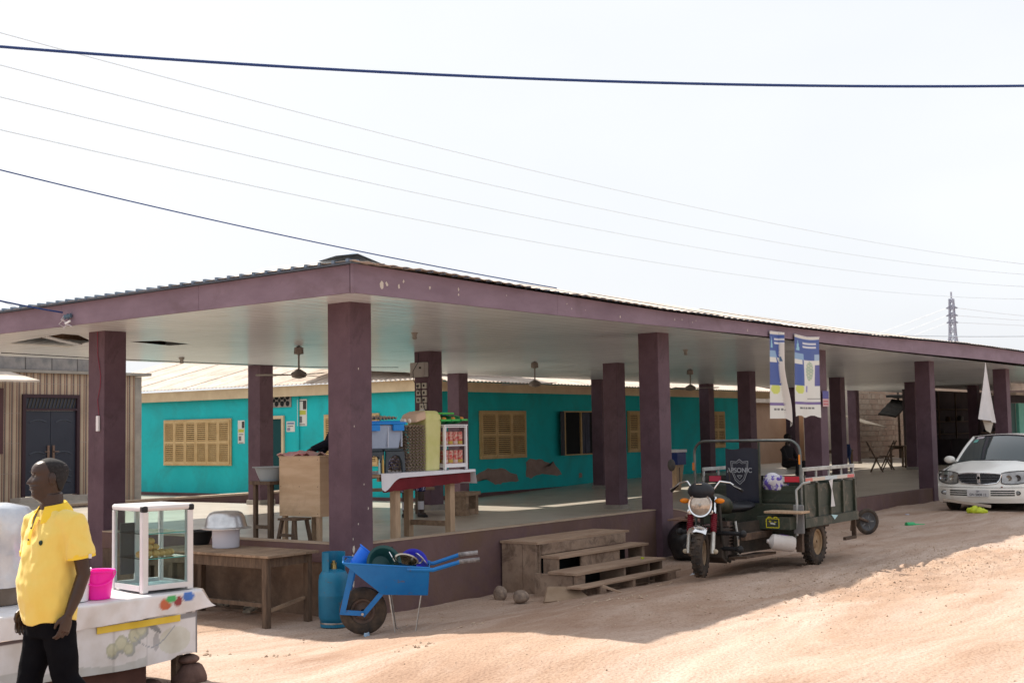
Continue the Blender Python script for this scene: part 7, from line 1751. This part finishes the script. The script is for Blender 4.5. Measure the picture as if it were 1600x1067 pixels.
# close-cropped hair: a skull cap just off the skin
hairm = mat('cropped_hair', (.010, .009, .010), (.028, .026, .028), 90, .85, .001, 160)
hs = []
for z, f, b_, w in ((.055, -.056, -.077, .050), (.085, -.046, -.0885, .066), (.118, -.036, -.1035, .0755), (.130, -.032, -.1085, .0768), (.150, -.020, -.1145, .078), (.165, .004, -.117, .079), (.182, .030, -.1160, .0796), (.196, .046, -.1095, .0780), (.208, .055, -.1005, .0740), (.219, .056, -.0875, .0670), (.229, .050, -.070, .0555), (.239, .034, -.044, .037), (.2455, .012, -.016, .014)):
    row = []
    for k in range(36):
        a = 2*math.pi*k/36; ca, sn = math.cos(a), math.sin(a)
        c0 = min(f-.0, .0) if f < 0 else 0
        f, b_ = (f, b_) if k else (f-.0015 if f > 0 else f, b_+.0018); x = (f*abs(ca) if ca > 0 and f >= 0 else (f-.0 if ca > 0 else b_*abs(ca)))
        if ca <= 0 and f < 0: x = lerp(f, b_, abs(ca))
        row.append(hT @ Vector((x, (w-.0014)*sn, z-.0012)))
    hs.append([p for p in row])
m_ = MB(); m_.loft(hs); m_.build('hair', hairm, man, smooth=80)
# polo shirt
yel = mat('yellow_pique', (.74, .53, .11), (.78, .59, .16), 3, .85, .010, 5, sheen=.2, stretch=(1, 1, .55))
sh = MB()
tor = [(.830, .172, .142, .0, .012), (.86, .176, .150, .0, .016), (.95, .178, .158, .0, .026), (1.05, .182, .160, .0, .030), (1.15, .188, .152, .0, .022), (1.25, .198, .142, .0, .010), (1.33, .205, .128, .0, .0), (1.385, .200, .108, 0, -.008), (1.425, .160, .090, 0, -.010), (1.455, .105, .080, 0, -.008), (1.468, .082, .076, 0, -.004)]
sh.loft([[B(a*(abs(math.cos(t))**.85)*(1 if math.cos(t) > 0 else -1), b_*(abs(math.sin(t))**.9)*(1 if math.sin(t) > 0 else -1)+of, z+(.012*math.cos(2*t) if z < .84 else 0)) for t in [2*math.pi*k/40 for k in range(40)]] for z, a, b_, _, of in tor])
for A_, sg in ((LA, 1), (RA, -1)):
    e_ = A_[0].lerp(A_[1], 1.0)+(A_[2]-A_[1])*.35
    sh.tube([B(sg*.13, -.01, 1.395), A_[0]+Vector((0, 0, .0)), A_[0].lerp(A_[1], .6), e_], [.075, .080, .080, .086], 20)
so = sh.build('polo_shirt', yel, man, smooth=80); remesh(so, .0075, 2, (.027, .10))
# cuff bands, collar, placket, buttons, crest
for A_, sg in ((LA, 1), (RA, -1)):
    e_ = A_[0].lerp(A_[1], 1.0)+(A_[2]-A_[1])*.35; d_ = (A_[2]-A_[1]).normalized()
    m_ = MB(); m_.tube([e_-d_*.022, e_+d_*.006], [.0835, .0845], 24); m_.build('cuff', mat('yellow_rib', (.80, .54, .05), rough=.9), man, smooth=60)
col_m = mat('yellow_collar', (.82, .55, .04), (.84, .58, .06), 6, .85)
cg = []
for k in range(25):
    t = R(-62)+R(304)*k/24   # opening at the front (t = 90 deg is the front)
    a = R(90)+R(24)+R(312)*k/24
    ca, sa2 = math.cos(a), math.sin(a)
    dr_ = 1-abs(k-12)/12
    row = []
    for (rs_, rf, z) in ((.068, .068, 1.488), (.080, .080, 1.503), (.116, .112, 1.468-.024*(1-dr_)), (.124, .122, 1.448-.040*(1-dr_))):
        row.append(B(rs_*ca, rf*sa2-.004, z+.012*dr_-.02*(1-dr_)))
    cg.append(row)
m_ = MB(); m_.sheet(cg, .004); m_.build('collar', col_m, man, smooth=60)
m_ = MB(); m_.sheet([[B(.0+dx, f_, z) for (f_, z) in ((.089, 1.425), (.120, 1.38), (.141, 1.33), (.152, 1.27))] for dx in (-.016, .016)], .003); m_.build('placket', col_m, man, smooth=60)
for (f_, z) in ((.132, 1.365), (.149, 1.30)):
    m_ = MB(); m_.ball(B(0, f_+.006, z), (.0055, .0055, .0055), 10, 6); m_.build('button', mat('dark_button', (.05, .04, .04), rough=.4), man)
m_ = MB(); m_.add([B(-.012, .104, 1.445), B(.012, .104, 1.445), B(.006, .137, 1.36), B(-.002, .139, 1.355)], [(0, 1, 2, 3)]); m_.build('undershirt_gap', mat('dark_gap', (.05, .03, .02), rough=.9), man)
cp = B(.105, .135, 1.285)
m_ = MB(); m_.ball(cp, (.012, .010, .015), 12, 8); m_.build('chest_crest', mat('dark_green_crest', (.01, .03, .025), rough=.6), man)
e_ = LA[0].lerp(LA[1], 1.0)+(LA[2]-LA[1])*.30
m_ = MB(); m_.cbox(e_+sd_*.083-fb_*.01, (.018, .018, .024)); m_.build('cuff_label', mat('white_label', (.6, .58, .55), rough=.7), man)
# trousers
tr_m = mat('black_trousers', (.003, .003, .005), (.006, .006, .008), 5, .9, .008, 9, spec=.08)
trs = MB()
trs.loft([[B(a*math.cos(t), b_*math.sin(t)+of, z) for t in [2*math.pi*k/32 for k in range(32)]] for z, a, b_, of in ((.93, .160, .130, .015), (.86, .170, .135, .010), (.80, .176, .135, .0), (.74, .172, .125, -.005))])
walk = Vector((-1, -.1, 0)).normalized()
RL = [B(-.085, .0, .80), B(-.088, .06, .50)+walk*.02, B(-.09, .10, .12)+walk*.04]     # right leg, forward
LL = [B(.085, .0, .80), B(.090, .02, .49)-walk*.06, B(.095, -.05, .14)-walk*.26]   # left leg, trailing
for L_ in (RL, LL): trs.tube([L_[0], L_[0].lerp(L_[1], .5), L_[1], L_[1].lerp(L_[2], .5), L_[2]], [.098, .092, .076, .072, .070], 20)
to = trs.build('trousers', tr_m, man, smooth=80); remesh(to, .010, 3, (.02, .12))
for L_, pitch_ in ((RL, 0), (LL, .45)):
    m_ = MB(); a = L_[2]; zb = .045
    pts = [(a.x, a.y, a.z), (a.x, a.y, zb+.05+pitch_*.12), (a.x+walk.x*.08, a.y+walk.y*.08, zb+.01+pitch_*.03), (a.x+walk.x*.19, a.y+walk.y*.19, zb-.008)]
    m_.tube(pts, [.045, .052, .050, .036], 14, flat=.8); m_.build('shoe', mat('black_shoe', (.012, .012, .013), rough=.4), man, smooth=60)

def figure(label, loc, rz, pose, shirt_c, leg_c, extra=None, vox=.012):
    """small background figure: continuous skin body, clothes as children"""
    t_ = thing('person', label, 'person', loc, rz)
    bd_ = MB(); cl = MB(); lg_ = MB()
    P = pose; T = Matrix.Translation(P['head']) @ Matrix.Rotation(P.get('hyaw', 0), 4, 'Z')
    head(bd_, T, .97)
    ch = Vector(P['chest']); hp = Vector(P['hip'])
    bd_.tube([hp, ch, Vector(P['head'])+Vector((-.01, 0, .05))], [.09, .085, .055], 14)
    up = [hp+Vector((0, 0, -.04)), hp.lerp(ch, .35), hp.lerp(ch, .8), ch+Vector((0, 0, .08)), ch+Vector((0, 0, .13))]
    rr_2 = [(.125, .17), (.12, .165), (.12, .195), (.10, .18), (.06, .08)]
    cl.loft([[c+Vector((a*math.cos(t), b_*math.sin(t), 0)) for t in [2*math.pi*k/20 for k in range(20)]] for c, (a, b_) in zip(up, rr_2)])
    for A_ in P['arms']:
        A_ = [Vector(a) for a in A_]; bd_.tube(A_, [.045, .038, .026], 12)
        d_ = (A_[-1]-A_[-2]); hand(bd_, A_[-1], d_, (0.2, 0, -1), 1.0, 1, .5)
        n_ = P.get('sleeve', 1.0); e_ = A_[1] if n_ >= 1 else A_[0].lerp(A_[1], n_)
        cl.tube([A_[0], e_] if n_ <= 1 else [A_[0], A_[1], A_[1].lerp(A_[2], n_-1)], [.068, .058] if n_ <= 1 else [.066, .052, .042], 12)
    for L_ in P['legs']:
        L_ = [Vector(a) for a in L_]; bd_.tube(L_, [.07, .055, .038], 12)
        f_ = L_[-1]; bd_.tube([f_, f_+Vector((.06, 0, -.045)), f_+Vector((.15, 0, -.055))], [.038, .036, .028], 10)
        k_ = P.get('hem', 1.0); e_ = L_[1].lerp(L_[2], k_); lg_.tube([L_[0], L_[1], e_], [.095, .082, .075], 14)
    lg_.ball(hp, (.14, .17, .11), 18, 10)
    b1_ = bd_.build('body', skin, t_, smooth=80); remesh(b1_, vox*.5, 2)
    c1_ = cl.build('shirt', shirt_c, t_, smooth=80); remesh(c1_, vox, 2)
    l1_ = lg_.build('skirt' if P.get('skirt') else 'trousers', leg_c, t_, smooth=80); remesh(l1_, vox, 2)
    m_ = MB(); m_.ball(T @ Vector((-.015, 0, .165)), (.108, .082, .085), 18, 10); m_.build('hair', hairm, t_, smooth=80)
    if extra: extra(t_)
    return t_
pat = mat('navy_white_print', (.012, .014, .07), (.40, .38, .50), 22, .85, lo=.50, hi=.56)
blks = mat('black_sleeve', (.006, .008, .018), rough=.85); dkt = mat('dark_cloth', (.02, .018, .022), rough=.9)
sit = dict(head=(.05, 0, 1.00), chest=(.02, 0, .82), hip=(0, 0, .46), arms=[[(0, .20, .86), (.14, .23, .62), (.30, .12, .55)], [(0, -.20, .86), (.14, -.23, .62), (.30, -.12, .55)]], legs=[[(0, .10, .47), (.42, .13, .48), (.42, .13, .10)], [(0, -.10, .47), (.42, -.12, .48), (.40, -.12, .10)]], sleeve=.6, hem=.25, skirt=True)
def socks(t_):
    for y in (.13, -.12):
        m_ = MB(); m_.tube([(.42 if y > 0 else .40, y, .12), (.42 if y > 0 else .40, y, .24)], .046, 12); m_.build('sock', mat('white_sock', (.5, .5, .54), rough=.9), t_)
        m_ = MB(); m_.tube([(.38, y, .04), (.50, y, .03), (.60, y, .02)], [.045, .045, .032], 10); m_.build('shoe', black_plastic, t_, smooth=60)
figure('seated woman in a navy and white patterned dress on the bench behind the vending table', (4.75, 3.75, .02), R(-115), sit, pat, pat, socks)
stand = dict(head=(.12, 0, 1.46), chest=(.06, 0, 1.27), hip=(0, 0, .88), arms=[[(.08, .17, 1.33), (.34, .22, 1.16), (.62, .18, 1.045)], [(.05, -.19, 1.33), (.16, -.24, 1.10), (.30, -.14, 1.0)]], legs=[[(0, .09, .86), (.02, .10, .46), (0, .10, .08)], [(0, -.09, .86), (.02, -.10, .46), (0, -.10, .08)]], sleeve=1.85, hem=.9)
figure('person in a black long-sleeved top reaching over the plywood counter from behind the corner pillar', (1.40, 1.62, .03), R(163), stand, blks, dkt)
figure('dim figure sitting beyond the tricycle hoop, head turned to the right', (21.0, 4.9, -.15), R(-100), dict(sit, hem=.8, skirt=False, sleeve=1.3), dkt, dkt)
